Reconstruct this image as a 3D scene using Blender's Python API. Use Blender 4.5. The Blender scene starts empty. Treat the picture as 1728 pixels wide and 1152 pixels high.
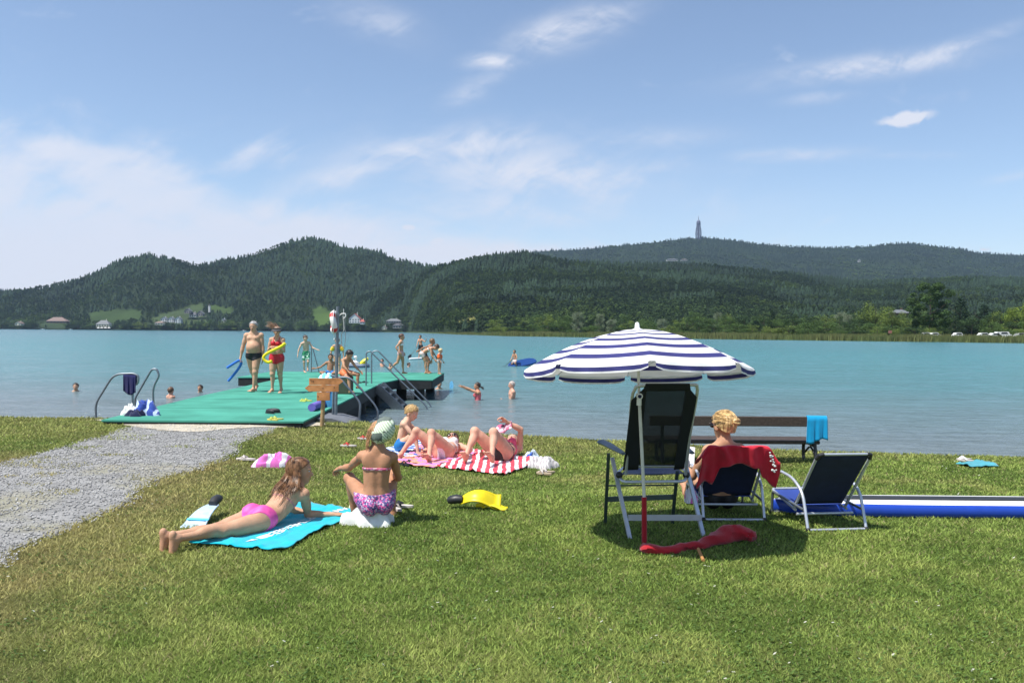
import bpy, math, random, time
import numpy as np
from mathutils import Vector, Matrix
random.seed(7); RNG=np.random.default_rng(11)
R=math.radians; PI=math.pi
T0=time.time()
sc=bpy.context.scene
COL=sc.collection
# ------------------------------------------------------------------ camera
CAM=(0.0,0.0,1.58); FPX=1356.0; PITCH=math.atan(16.5/FPX); ROLL=R(0.43)
cd=bpy.data.cameras.new('camera'); cam=bpy.data.objects.new('camera',cd); COL.objects.link(cam)
cd.sensor_width=36; cd.lens=36*FPX/1728; cd.clip_end=30000; cd.clip_start=0.05
CM=Matrix.Translation(CAM)@Matrix.Rotation(PI/2-PITCH,4,'X')@Matrix.Rotation(ROLL,4,'Z')
cam.matrix_world=CM; sc.camera=cam
CR=CM.to_3x3()
def ray(px,py): return CR@Vector((px-864,576-py,-FPX))
def at(px,py,z=0.0):
    d=ray(px,py); t=(z-CAM[2])/d.z; return Vector((d.x*t,d.y*t,z))
def atY(px,py,Y):
    d=ray(px,py); t=Y/d.y; return Vector((d.x*t,Y,CAM[2]+d.z*t))
WZ=-0.62; DZ=0.05
# ------------------------------------------------------------------ noise
def _h(ix,iy,s): 
    n=(ix.astype(np.int64)*374761393+iy.astype(np.int64)*668265263+s*1442695041)&0xffffffff
    n=((n^(n>>13))*1274126177)&0xffffffff
    return ((n^(n>>16))&0xffff)/65535.0
def vnoise(x,y,s=0):
    x=np.asarray(x,dtype=np.float64); y=np.asarray(y,dtype=np.float64)
    ix=np.floor(x).astype(np.int64); iy=np.floor(y).astype(np.int64); fx=x-ix; fy=y-iy
    fx=fx*fx*(3-2*fx); fy=fy*fy*(3-2*fy)
    a=_h(ix,iy,s); b=_h(ix+1,iy,s); c=_h(ix,iy+1,s); d=_h(ix+1,iy+1,s)
    return (a*(1-fx)+b*fx)*(1-fy)+(c*(1-fx)+d*fx)*fy
def fbm(x,y,s=0,o=4):
    r=0;a=.5;t=0
    for i in range(o): r=r+a*vnoise(np.asarray(x)*2**i,np.asarray(y)*2**i,s+i*17); t+=a; a*=.5
    return r/t
def sst(a,b,x):
    t=np.clip((np.asarray(x,dtype=np.float64)-a)/(b-a),0,1); return t*t*(3-2*t)
# ------------------------------------------------------------------ object helpers
def tag(o,label=None,cat=None,group=None,kind=None):
    if label: o['label']=label
    if cat: o['category']=cat
    if group: o['group']=group
    if kind: o['kind']=kind
    return o
def empty(name,loc=(0,0,0),rz=0,label=None,cat=None,group=None):
    o=bpy.data.objects.new(name,None); COL.objects.link(o); o.location=loc; o.rotation_euler=(0,0,rz)
    o.empty_display_size=.1
    return tag(o,label,cat,group)
def mesh_np(name,V,F,m,parent=None,smooth=False,col=None,loc=None):
    """V (n,3); F (m,k) int array, or list of arrays"""
    me=bpy.data.meshes.new(name)
    V=np.asarray(V,dtype=np.float32)
    if isinstance(F,np.ndarray): Fs=[F]
    else: Fs=[np.asarray(f) for f in F if len(f)]
    nl=sum(f.size for f in Fs); nf=sum(len(f) for f in Fs)
    me.vertices.add(len(V)); me.vertices.foreach_set('co',V.ravel())
    me.loops.add(nl); me.loops.foreach_set('vertex_index',np.concatenate([f.ravel() for f in Fs]).astype(np.int32))
    me.polygons.add(nf)
    st=[];c=0
    for f in Fs:
        st.append(c+np.arange(len(f))*f.shape[1]); c+=f.size
    me.polygons.foreach_set('loop_start',np.concatenate(st).astype(np.int32))
    me.update(calc_edges=True)
    if smooth: me.polygons.foreach_set('use_smooth',np.ones(nf,dtype=bool))
    if col is not None:
        ca=me.color_attributes.new('Col','FLOAT_COLOR','POINT')
        c4=np.ones((len(V),4),dtype=np.float32); c4[:,:3]=col
        ca.data.foreach_set('color',c4.ravel())
    for mm in (m if isinstance(m,(list,tuple)) else [m]): me.materials.append(mm)
    o=bpy.data.objects.new(name,me); COL.objects.link(o)
    if loc is not None: o.location=loc
    if parent is not None: o.parent=parent
    return o
class MB:
    """collects shapes (world or local coordinates) for ONE mesh"""
    def __init__(s): s.v=[]; s.f=[]; s.mi=[]; s.m=0
    def add(s,vs,fs):
        b=len(s.v); s.v+= [tuple(v) for v in vs]; s.f+=[tuple(i+b for i in f) for f in fs]; s.mi+=[s.m]*len(fs); return s
    def box(s,c,d,M=None,bev=0.0):
        c=Vector(c); hx,hy,hz=[q/2 for q in d]; b=min(bev,hx*.9,hy*.9,hz*.9)
        if b<=0:
            vs=[Vector((x*hx,y*hy,z*hz)) for z in(-1,1) for y in(-1,1) for x in(-1,1)]
            fs=[(0,2,3,1),(4,5,7,6),(0,1,5,4),(2,6,7,3),(0,4,6,2),(1,3,7,5)]
        else:
            rings=[(-hz,b),(-hz+b,0),(hz-b,0),(hz,b)]; vs=[];fs=[]
            for z,i in rings:
                x=hx-i;y=hy-i;q=b
                vs+=[Vector(p) for p in((-x+q,-y,z),(x-q,-y,z),(x,-y+q,z),(x,y-q,z),(x-q,y,z),(-x+q,y,z),(-x,y-q,z),(-x,-y+q,z))]
            for r in range(3):
                for k in range(8): fs.append((r*8+k,r*8+(k+1)%8,(r+1)*8+(k+1)%8,(r+1)*8+k))
            fs.append(tuple(reversed(range(8)))); fs.append(tuple(range(24,32)))
        if M is not None: vs=[M@v for v in vs]
        return s.add([v+c for v in vs],fs)
    def beam(s,a,b,w,h,up=(0,0,1),bev=0.0):
        a=Vector(a);b=Vector(b);d=(b-a); L=d.length; d.normalize(); u=Vector(up); x=d.cross(u)
        if x.length<1e-4: x=d.cross(Vector((0,1,0)))
        x.normalize(); u=x.cross(d)
        M=Matrix((x,d,u)).transposed()
        return s.box((a+b)/2,(w,L,h),M,bev)
    def tube(s,pts,r,n=10,closed=False,caps=True,flat=None):
        pts=[Vector(p) for p in pts]; N=len(pts)
        rs=r if isinstance(r,(list,tuple,np.ndarray)) else [r]*N
        base=len(s.v); prev=None; vs=[];fs=[]
        for i,p in enumerate(pts):
            if closed: t=pts[(i+1)%N]-pts[i-1]
            else: t=pts[min(i+1,N-1)]-pts[max(i-1,0)]
            if t.length<1e-9: t=Vector((0,0,1))
            t.normalize()
            if prev is None:
                a=Vector((0,0,1)) if abs(t.z)<.9 else Vector((1,0,0)); x=a.cross(t).normalized()
            else:
                x=prev-t*prev.dot(t)
                if x.length<1e-6: x=Vector((1,0,0)).cross(t)
                x.normalize()
            prev=x; y=t.cross(x); fl=flat if flat else 1
            for k in range(n):
                a=2*PI*k/n; vs.append(p+(x*math.cos(a)+y*math.sin(a)*fl)*rs[i])
        for i in range(N if closed else N-1):
            j=(i+1)%N
            for k in range(n): fs.append((i*n+k,i*n+(k+1)%n,j*n+(k+1)%n,j*n+k))
        if caps and not closed: fs.append(tuple(reversed(range(n)))); fs.append(tuple((N-1)*n+k for k in range(n)))
        return s.add(vs,fs)
    def cyl(s,a,b,r,n=14,r2=None): return s.tube([a,b],[r,r if r2 is None else r2],n)
    def sph(s,c,rad,n=12,m=8,M=None):
        rx,ry,rz=rad if isinstance(rad,(tuple,list)) else (rad,)*3; c=Vector(c); vs=[];fs=[]
        for j in range(m+1):
            ph=PI*j/m
            for i in range(n):
                a=2*PI*i/n; v=Vector((rx*math.sin(ph)*math.cos(a),ry*math.sin(ph)*math.sin(a),-rz*math.cos(ph)))
                vs.append(c+(M@v if M is not None else v))
        for j in range(m):
            for i in range(n): fs.append((j*n+i,j*n+(i+1)%n,(j+1)*n+(i+1)%n,(j+1)*n+i))
        return s.add(vs,fs)
    def lathe(s,prof,c=(0,0,0),n=24,M=None):
        c=Vector(c); vs=[];fs=[]
        for r,z in prof:
            for i in range(n):
                a=2*PI*i/n; v=Vector((r*math.cos(a),r*math.sin(a),z)); vs.append(c+(M@v if M is not None else v))
        for j in range(len(prof)-1):
            for i in range(n): fs.append((j*n+i,j*n+(i+1)%n,(j+1)*n+(i+1)%n,(j+1)*n+i))
        return s.add(vs,fs)
    def prism(s,poly,a,b):
        """poly: list of (u,v) with functions a(u,v)->bottom pt, b(u,v)->top pt"""
        n=len(poly); vs=[a(u,v) for u,v in poly]+[b(u,v) for u,v in poly]
        fs=[tuple(reversed(range(n))),tuple(range(n,2*n))]+[(i,(i+1)%n,n+(i+1)%n,n+i) for i in range(n)]
        return s.add(vs,fs)
    def build(s,name,m,parent=None,smooth=False,loc=None,label=None):
        """vertices are world coords; if parent given they are relative to parent's frame (parents unrotated: minus location)"""
        me=bpy.data.meshes.new(name)
        off=Vector((0,0,0))
        if parent is not None and getattr(s,'world',True):
            p=parent
            while p is not None: off+=p.location; p=p.parent
        if loc is not None: off+=Vector(loc)
        me.from_pydata([tuple(Vector(v)-off) for v in s.v],[],s.f)
        ms=m if isinstance(m,(list,tuple)) else [m]
        for q in ms: me.materials.append(q)
        if len(ms)>1: me.polygons.foreach_set('material_index',s.mi)
        me.update()
        if smooth:
            me.polygons.foreach_set('use_smooth',[True]*len(me.polygons))
            try: me.set_sharp_from_angle(angle=R(40))
            except Exception: pass
        o=bpy.data.objects.new(name,me); COL.objects.link(o)
        if loc is not None: o.location=loc
        if parent is not None: o.parent=parent
        if label: o['label']=label
        return o
def copy_tree(o,parent=None):
    c=o.copy(); COL.objects.link(c); c.parent=parent
    for ch in list(o.children): copy_tree(ch,c)
    return c
def smoothpath(pts,n=6,closed=False):
    pts=[Vector(p) for p in pts]; out=[]; N=len(pts)
    for i in range(N if closed else N-1):
        p0=pts[(i-1)%N] if closed or i>0 else pts[0]; p1=pts[i]; p2=pts[(i+1)%N]; p3=pts[(i+2)%N] if closed or i+2<N else pts[-1]
        for k in range(n):
            t=k/n; out.append(.5*((2*p1)+(p2-p0)*t+(2*p0-5*p1+4*p2-p3)*t*t+(3*p1-p0-3*p2+p3)*t**3))
    if not closed: out.append(pts[-1])
    return out
def roundpath(pts,r=.05,n=5):
    """polyline with filleted corners"""
    pts=[Vector(p) for p in pts]; out=[pts[0]]
    for i in range(1,len(pts)-1):
        a,b,c=pts[i-1],pts[i],pts[i+1]; d1=(a-b); d2=(c-b); q=min(r,d1.length*.45,d2.length*.45)
        p=b+d1.normalized()*q; s=b+d2.normalized()*q
        for k in range(n+1):
            t=k/n; out.append((1-t)**2*p+2*t*(1-t)*b+t*t*s)
    out.append(pts[-1]); return out
# ------------------------------------------------------------------ materials
def nodes(m): 
    m.use_nodes=True; nt=m.node_tree; return nt,nt.nodes,nt.links,nt.nodes['Principled BSDF']
def mat(name,c,rough=.6,metal=0,var=.12,scale=12,bump=0,bscale=60,spec=.5,trans=0,alpha=1,sheen=0,c2=None,coat=0,attr=False,sss=0,wave=None):
    m=bpy.data.materials.new(name); nt,N,L,b=nodes(m)
    b.inputs['Roughness'].default_value=rough; b.inputs['Metallic'].default_value=metal
    b.inputs['Specular IOR Level'].default_value=spec; b.inputs['Coat Weight'].default_value=coat
    b.inputs['Sheen Weight'].default_value=sheen
    if sss: b.inputs['Subsurface Weight'].default_value=sss; b.inputs['Subsurface Radius'].default_value=(1,.35,.2); b.inputs['Subsurface Scale'].default_value=.012
    tc=N.new('ShaderNodeTexCoord'); nz=N.new('ShaderNodeTexNoise'); nz.inputs['Scale'].default_value=scale; nz.inputs['Detail'].default_value=5
    L.new(tc.outputs['Object'],nz.inputs['Vector'])
    mx=N.new('ShaderNodeMix'); mx.data_type='RGBA'
    cr=N.new('ShaderNodeMapRange'); cr.inputs[1].default_value=.3; cr.inputs[2].default_value=.7
    L.new(nz.outputs['Fac'],cr.inputs[0]); L.new(cr.outputs[0],mx.inputs[0])
    if attr:
        at_=N.new('ShaderNodeVertexColor'); at_.layer_name='Col'
        hs=N.new('ShaderNodeHueSaturation'); hs.inputs['Value'].default_value=1-var; L.new(at_.outputs[0],hs.inputs['Color'])
        hs2=N.new('ShaderNodeHueSaturation'); hs2.inputs['Value'].default_value=1+var; L.new(at_.outputs[0],hs2.inputs['Color'])
        L.new(hs.outputs[0],mx.inputs[6]); L.new(hs2.outputs[0],mx.inputs[7])
    else:
        a=[max(0,q*(1-var)) for q in c]; d=[min(1,q*(1+var)) for q in (c2 or c)]
        mx.inputs[6].default_value=(*a,1); mx.inputs[7].default_value=(*d,1)
    L.new(mx.outputs[2],b.inputs['Base Color'])
    if bump:
        n2=N.new('ShaderNodeTexNoise'); n2.inputs['Scale'].default_value=bscale; n2.inputs['Detail'].default_value=4; L.new(tc.outputs['Object'],n2.inputs['Vector'])
        bp=N.new('ShaderNodeBump'); bp.inputs['Strength'].default_value=bump; bp.inputs['Distance'].default_value=.01
        L.new(n2.outputs['Fac'],bp.inputs['Height']); L.new(bp.outputs[0],b.inputs['Normal'])
    out=N['Material Output']
    if trans:
        tr=N.new('ShaderNodeBsdfTranslucent'); L.new(mx.outputs[2],tr.inputs['Color']); ms=N.new('ShaderNodeMixShader'); ms.inputs[0].default_value=trans
        L.new(b.outputs[0],ms.inputs[1]); L.new(tr.outputs[0],ms.inputs[2]); L.new(ms.outputs[0],out.inputs['Surface'])
    if alpha<1: b.inputs['Alpha'].default_value=alpha
    return m
def stripes(m,axis,period,duty,cA,cB,offset=0,space='Object',wob=0):
    """recolour material m with two-colour stripes along axis of object coords"""
    nt,N,L,b=nodes(m); tc=N.new('ShaderNodeTexCoord'); sp=N.new('ShaderNodeSeparateXYZ'); L.new(tc.outputs[space],sp.inputs[0])
    v=sp.outputs[axis]
    if wob:
        nz=N.new('ShaderNodeTexNoise'); nz.inputs['Scale'].default_value=6; L.new(tc.outputs[space],nz.inputs['Vector'])
        q=N.new('ShaderNodeMath'); q.operation='MULTIPLY_ADD'; q.inputs[1].default_value=wob; L.new(nz.outputs['Fac'],q.inputs[0]); L.new(v,q.inputs[2]); v=q.outputs[0]
    a=N.new('ShaderNodeMath'); a.operation='ADD'; a.inputs[1].default_value=offset+100*period; L.new(v,a.inputs[0])
    d=N.new('ShaderNodeMath'); d.operation='DIVIDE'; d.inputs[1].default_value=period; L.new(a.outputs[0],d.inputs[0])
    f=N.new('ShaderNodeMath'); f.operation='FRACT'; L.new(d.outputs[0],f.inputs[0])
    g=N.new('ShaderNodeMath'); g.operation='LESS_THAN'; g.inputs[1].default_value=duty; L.new(f.outputs[0],g.inputs[0])
    mx=N.new('ShaderNodeMix'); mx.data_type='RGBA'; mx.inputs[6].default_value=(*cB,1); mx.inputs[7].default_value=(*cA,1)
    L.new(g.outputs[0],mx.inputs[0]); L.new(mx.outputs[2],b.inputs['Base Color'])
    return m
def weave(name,c,**k): return mat(name,c,rough=.9,spec=.2,var=.1,scale=9,bump=.35,bscale=260,sheen=.3,**k)
M={}
M['metal']=mat('brushed_steel',(.30,.32,.34),.32,1,.1,20)
M['metald']=mat('dull_galvanised_steel',(.22,.25,.28),.5,.8,.15,14)
M['alu']=mat('bare_aluminium',(.62,.63,.66),.35,.9,.06,20)
M['alum']=mat('anodised_silver_tube',(.55,.58,.64),.4,.55,.06,20)
M['black']=mat('black_plastic',(.015,.016,.018),.45,0,.2)
M['greyplast']=mat('blue_grey_plastic',(.10,.13,.18),.45,0,.1)
M['white']=mat('white_plastic',(.78,.78,.76),.4,0,.05)
M['wood']=mat('weathered_timber',(.05,.035,.028),.75,0,.35,30,bump=.5,bscale=40)
M['sign']=mat('varnished_larch',(.42,.17,.05),.5,0,.25,9,bump=.3,bscale=30,c2=(.5,.22,.08))
M['post']=mat('peeled_pine_post',(.40,.26,.12),.7,0,.2,12,bump=.4)
M['navy']=weave('navy_cloth',(.012,.016,.06))
M['red']=weave('red_cloth',(.36,.010,.018))
M['towelred']=weave('red_terry',(.62,.02,.045))
M['whitecloth']=weave('white_terry',(.72,.73,.70))
M['turq']=weave('turquoise_terry',(.0,.40,.52))
M['skyblue']=weave('sky_blue_terry',(.0,.28,.55))
M['pink']=weave('pink_cloth',(.75,.10,.38))
M['dark']=mat('dark_rubber',(.02,.022,.026),.6,0,.2)
# ------------------------------------------------------------------ light & sky
SUN_EL=R(63); SH=Vector((.84,.54,0)).normalized()      # horizontal direction shadows fall
sd=(SH*math.cos(SUN_EL)*-1+Vector((0,0,math.sin(SUN_EL))))   # towards the sun
sl=bpy.data.lights.new('sun','SUN'); sl.energy=4.5; sl.angle=R(.53); sl.color=(1,.955,.88)
so=bpy.data.objects.new('sun',sl); COL.objects.link(so); so.rotation_euler=sd.to_track_quat('Z','Y').to_euler(); so.location=(0,0,30)
w=bpy.data.worlds.new('World'); sc.world=w; w.use_nodes=True; nt=w.node_tree; N=nt.nodes; L=nt.links
bg=N['Background']; sky=N.new('ShaderNodeTexSky'); sky.sky_type='NISHITA'; sky.sun_disc=False; sky.sun_elevation=SUN_EL
sky.sun_rotation=math.atan2(sd.x,sd.y); sky.air_density=1.0; sky.dust_density=.7; sky.ozone_density=2.0; sky.altitude=450
bg.inputs['Strength'].default_value=.111
geo=N.new('ShaderNodeTexCoord')
def vm(op,a,b=None):
    n=N.new('ShaderNodeVectorMath'); n.operation=op
    for i,q in enumerate((a,b)):
        if q is None: continue
        if isinstance(q,(tuple,list,Vector)): n.inputs[i].default_value=tuple(q)
        else: L.new(q,n.inputs[i])
    return n
def ma(op,a,b=None,c=None,cl=False):
    n=N.new('ShaderNodeMath'); n.operation=op; n.use_clamp=cl
    for i,q in enumerate((a,b,c)):
        if q is None: continue
        if isinstance(q,(int,float)): n.inputs[i].default_value=q
        else: L.new(q,n.inputs[i])
    return n.outputs[0]
dirn=geo.outputs['Generated']
def skynoise(sx,sy,sz,scale,detail=6,rot=0,dist=0,rough=.55,off=(0,0,0)):
    mp=N.new('ShaderNodeMapping'); mp.inputs['Scale'].default_value=(sx,sy,sz); mp.inputs['Rotation'].default_value=(0,rot,0); mp.inputs['Location'].default_value=off
    L.new(dirn,mp.inputs[0]); nz=N.new('ShaderNodeTexNoise'); nz.inputs['Scale'].default_value=scale; nz.inputs['Detail'].default_value=detail
    nz.inputs['Roughness'].default_value=rough; nz.inputs['Distortion'].default_value=dist; L.new(mp.outputs[0],nz.inputs[0]); return nz.outputs['Fac']
sp=N.new('ShaderNodeSeparateXYZ'); L.new(dirn,sp.inputs[0])
yy=ma('MAXIMUM',sp.outputs[1],.05); U=ma('DIVIDE',sp.outputs[0],yy); V=ma('DIVIDE',sp.outputs[2],yy)
cmb=N.new('ShaderNodeCombineXYZ'); L.new(U,cmb.inputs[0]); L.new(V,cmb.inputs[1])
wn=N.new('ShaderNodeTexNoise'); wn.inputs['Scale'].default_value=4; wn.inputs['Detail'].default_value=3; L.new(cmb.outputs[0],wn.inputs[0])
wv_=vm('ADD',cmb.outputs[0],vm('MULTIPLY',vm('SUBTRACT',wn.outputs['Color'],(.5,.5,.5)).outputs[0],(.16,.10,0)).outputs[0]).outputs[0]
def streak(ang,sx,sy,det=8,rough=.6,off=0):
    mp=N.new('ShaderNodeMapping'); mp.inputs['Rotation'].default_value=(0,0,R(ang)); L.new(wv_,mp.inputs[0]); m2=N.new('ShaderNodeMapping'); m2.inputs['Scale'].default_value=(sx,sy,1); m2.inputs['Location'].default_value=(off,off*.7,0); L.new(mp.outputs[0],m2.inputs[0])
    nz=N.new('ShaderNodeTexNoise'); nz.inputs['Scale'].default_value=1; nz.inputs['Detail'].default_value=det; nz.inputs['Roughness'].default_value=rough; nz.inputs['Distortion'].default_value=.3; L.new(m2.outputs[0],nz.inputs[0]); return nz.outputs['Fac']
def gblob(px,py,rx,ry,slope=0):
    d=ray(px,py); u0=d.x/d.y; v0=d.z/d.y; rx/=FPX; ry/=FPX
    du=ma('SUBTRACT',U,u0); dv=ma('SUBTRACT',ma('SUBTRACT',V,v0),ma('MULTIPLY',du,slope))
    q=ma('ADD',ma('POWER',ma('ABSOLUTE',ma('DIVIDE',du,rx)),2),ma('POWER',ma('ABSOLUTE',ma('DIVIDE',dv,ry)),2))
    return ma('EXPONENT',ma('MULTIPLY',q,-1.6))
def field(lst):
    r=None
    for q in lst:
        v=ma('MULTIPLY',gblob(*q[:5]),q[5]); r=v if r is None else ma('MAXIMUM',r,v)
    return r
def band(v,a,b):
    r=N.new('ShaderNodeMapRange'); r.interpolation_type='SMOOTHSTEP'; r.inputs[1].default_value=a; r.inputs[2].default_value=b; L.new(v,r.inputs[0]); return r.outputs[0]
s1=streak(-20,4,15); s2=streak(12,9,26,8,.65,3.1); s3=streak(-38,14,40,7,.65,7.7); s4=streak(0,48,70,7,.6,2.2)
tx=ma('ADD',ma('MULTIPLY',s1,.55),ma('ADD',ma('MULTIPLY',s2,.30),ma('MULTIPLY',s3,.15)))
B1=field(((60,430,520,150,.02,1.0),(-250,330,500,150,0,1.0),(250,330,260,95,-.30,.85),(150,262,190,40,-.12,.75),(480,400,420,80,.0,.75),(700,430,500,45,0,.7),(420,270,110,36,.35,.6)))
B2=field(((600,290,160,34,.30,.8),(760,250,210,36,.12,1.1),(930,300,330,70,-.10,.9),(1010,330,170,40,.0,.8),(900,350,300,50,0,.7),(1100,285,160,26,.0,.6),(960,50,110,34,.28,1.25),(835,104,56,17,0,1.1),(1500,108,210,22,.14,1.05),(1610,82,120,16,.34,.9),(1330,262,150,14,.04,.7),(655,45,90,36,-.3,.55),(800,150,70,28,.6,.45),(1080,235,180,26,0,.4),(1540,262,90,8,0,.4),(1380,165,60,12,.1,.45),(1700,300,60,10,.2,.3)))
B3=field(((1528,201,66,19,.16,1.5),(690,384,24,9,0,1.3),(738,408,30,15,.2,1.2),(812,415,40,13,.1,.9),(1660,421,22,6,0,1.1),(60,455,150,28,.05,.7),(170,440,90,20,0,.55)))
edge=band(ma('ADD',B1,ma('MULTIPLY',ma('SUBTRACT',tx,.5),1.9)),.10,.72)
veil=ma('MULTIPLY',edge,ma('ADD',.34,ma('MULTIPLY',tx,.95)))
wis=ma('MULTIPLY',ma('MINIMUM',B2,1.2),ma('ADD',.24,ma('MULTIPLY',band(tx,.42,.585),1.0)))
cumm=band(ma('ADD',B3,ma('MULTIPLY',ma('SUBTRACT',s4,.5),1.7)),.45,1.15)
cumm=ma('MULTIPLY',cumm,ma('MINIMUM',B3,1.0))
lowh=ma('MULTIPLY',band(V,.22,-.02),.26)
tot=ma('MINIMUM',ma('ADD',ma('MAXIMUM',ma('MAXIMUM',veil,ma('MULTIPLY',wis,.84)),ma('MULTIPLY',cumm,.95)),lowh),.95)
mix=N.new('ShaderNodeMix'); mix.data_type='RGBA'; L.new(tot,mix.inputs[0]); 
hs=N.new('ShaderNodeHueSaturation'); hs.inputs['Saturation'].default_value=.94; L.new(sky.outputs[0],hs.inputs['Color'])
L.new(hs.outputs[0],mix.inputs[6]); mix.inputs[7].default_value=(4.9,5.05,5.6,1)
L.new(mix.outputs[2],bg.inputs['Color'])
sc.view_settings.view_transform='Standard'; sc.view_settings.look='None'; sc.view_settings.gamma=1; sc.view_settings.exposure=.60
# ------------------------------------------------------------------ near terrain
_sx=np.array([-60,-9,-3.9,-3.2,.36,3.9,7.5,14,60.]); _sy=np.array([14.6,14.5,14.6,15.2,13.7,12.35,11.75,11.3,10.5])
def shoreY(x): return np.interp(x,_sx,_sy)
def gz(x,y):
    x=np.asarray(x,dtype=np.float64); y=np.asarray(y,dtype=np.float64)
    low=-.17*sst(7.5,9.0,y-.12*np.sin(x*.8))*sst(-4.6,-1.2,x)-.03*sst(9,13.5,y)
    und=.018*(fbm(x*.35,y*.35,3,3)-.5)*2
    d=y-shoreY(x)-.12*(fbm(x*1.3,y*.2,5,2)-.5)
    bank=-.5*sst(-.1,.75,d)-.16*np.clip(d-.5,0,11)
    return low+und+bank
def G(x,y): return float(gz(x,y))
def atg(px,py,dz=0):
    z=0
    for i in range(6): p=at(px,py,z+dz); z=G(p.x,p.y)
    return at(px,py,z+dz)
def grasscol(x,y):
    n=fbm(x*.55,y*.55,21,4); n2=fbm(x*2.2,y*2.2,33,3); n3=fbm(x*7,y*7,45,2)
    # worn, drier turf near the path and the left foreground
    dry=sst(-1.4,-3.6,x+.55*(y-5.5)*-.0-.0+ .9*(n-.5))*.75*sst(12,8,y)+.35*sst(11.2,12.6,y+n)+.12*sst(6.4,5.2,y)*sst(.52,.66,n2)+.12*sst(.55,.72,n)+.30*sst(8.6,9.4,y)*sst(.45,.6,n2)*sst(10.6,9.6,y)
    dry=np.clip(dry+.35*(n3-.5),0,1)[:,None]
    g=np.array([.092,.136,.028])[None]; g2=np.array([.172,.222,.052])[None]; b=np.array([.27,.205,.10])[None]
    t=np.clip(.5+1.6*(n2-.5)+.8*(n3-.5),0,1)[:,None]
    return (g*(1-t)+g2*t)*(1-dry*.8)+b*dry*.8
def grid(name,xs,ys,zf,m,col=None,dz=0):
    X,Y=np.meshgrid(xs,ys,indexing='ij'); Z=zf(X.ravel(),Y.ravel())+dz
    V=np.stack([X.ravel(),Y.ravel(),Z],1); nx,ny=X.shape; I=np.arange(nx*ny).reshape(nx,ny)
    F=np.stack([I[:-1,:-1],I[1:,:-1],I[1:,1:],I[:-1,1:]],-1).reshape(-1,4)
    return mesh_np(name,V,F,m,smooth=True,col=col(X.ravel(),Y.ravel()) if col else None)
mg=mat('soil_and_thatch',(.1,.1,.1),.95,0,.35,55,bump=1,bscale=70,spec=.1,attr=True)
def soilcol(x,y):
    c=grasscol(x,y)*.62; d=(y-shoreY(x))
    k=sst(.0,.25,d)[:,None]; peb=np.array([.20,.18,.14])[None]*(.6+.8*fbm(x*6,y*6,8,2))[:,None]
    k2=sst(-.02,.06,d+.1*(fbm(x*3,y*3,2)-.5))[:,None]*0
    return c*(1-k)+peb*k
xs=np.concatenate([np.linspace(-400,-16,14)[:-1],np.linspace(-16,16,266),np.linspace(16,400,14)[1:]])
ys=np.concatenate([np.linspace(-300,0,10)[:-1],np.linspace(0,18,226),np.linspace(18,60,22)[1:]])
tag(grid('ground',xs,ys,gz,mg,soilcol),kind='structure')
# ---- water
mw=bpy.data.materials.new('lake_water'); nt2,N,L,b=nodes(mw)
tc=N.new('ShaderNodeTexCoord'); sp=N.new('ShaderNodeSeparateXYZ'); L.new(tc.outputs['Object'],sp.inputs[0])
cr=N.new('ShaderNodeValToRGB'); mr=N.new('ShaderNodeMapRange'); mr.inputs[1].default_value=0; mr.inputs[2].default_value=1
# distance from shore measured along y, log-like
nzc=N.new('ShaderNodeTexNoise'); nzc.inputs['Scale'].default_value=.06; nzc.inputs['Detail'].default_value=4; L.new(tc.outputs['Object'],nzc.inputs['Vector'])
ad=ma('ADD',ma('ADD',sp.outputs[1],ma('MULTIPLY',sp.outputs[0],.22)),ma('MULTIPLY',ma('SUBTRACT',nzc.outputs['Fac'],.5),10))
lg=ma('LOGARITHM',ma('MAXIMUM',ad,5),10); L.new(lg,mr.inputs[0]); mr.inputs[1].default_value=1.1; mr.inputs[2].default_value=2.8
L.new(mr.outputs[0],cr.inputs[0]); e=cr.color_ramp.elements
e[0].position=0; e[0].color=(.165,.18,.185,1); e[1].position=1; e[1].color=(.070,.185,.215,1)
for p,c in ((.12,(.135,.178,.19,1)),(.27,(.082,.198,.212,1)),(.5,(.064,.218,.236,1)),(.75,(.066,.205,.230,1))): q=e.new(p); q.color=c
L.new(cr.outputs[0],b.inputs['Base Color']); b.inputs['Roughness'].default_value=.16; b.inputs['IOR'].default_value=1.33
hs=[]
for (sx,sy,s,a,det) in ((.45,1.5,1.7,.5,3),(1.0,3.0,3.6,.20,3),(.10,.30,1.3,1.1,3),(2.2,4.4,8,.035,2)):
    mp=N.new('ShaderNodeMapping'); mp.inputs['Scale'].default_value=(sx,sy,1); mp.inputs['Rotation'].default_value=(0,0,R(random.uniform(-14,14))); L.new(tc.outputs['Object'],mp.inputs[0])
    nz=N.new('ShaderNodeTexNoise'); nz.inputs['Scale'].default_value=s; nz.inputs['Detail'].default_value=det; nz.inputs['Distortion'].default_value=.4; L.new(mp.outputs[0],nz.inputs[0])
    hs.append(ma('MULTIPLY',nz.outputs['Fac'],a))
h=hs[0]
for q in hs[1:]: h=ma('ADD',h,q)
bp=N.new('ShaderNodeBump'); bp.inputs['Strength'].default_value=1; bp.inputs['Distance'].default_value=.30; L.new(h,bp.inputs['Height']); L.new(bp.outputs[0],b.inputs['Normal'])
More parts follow.
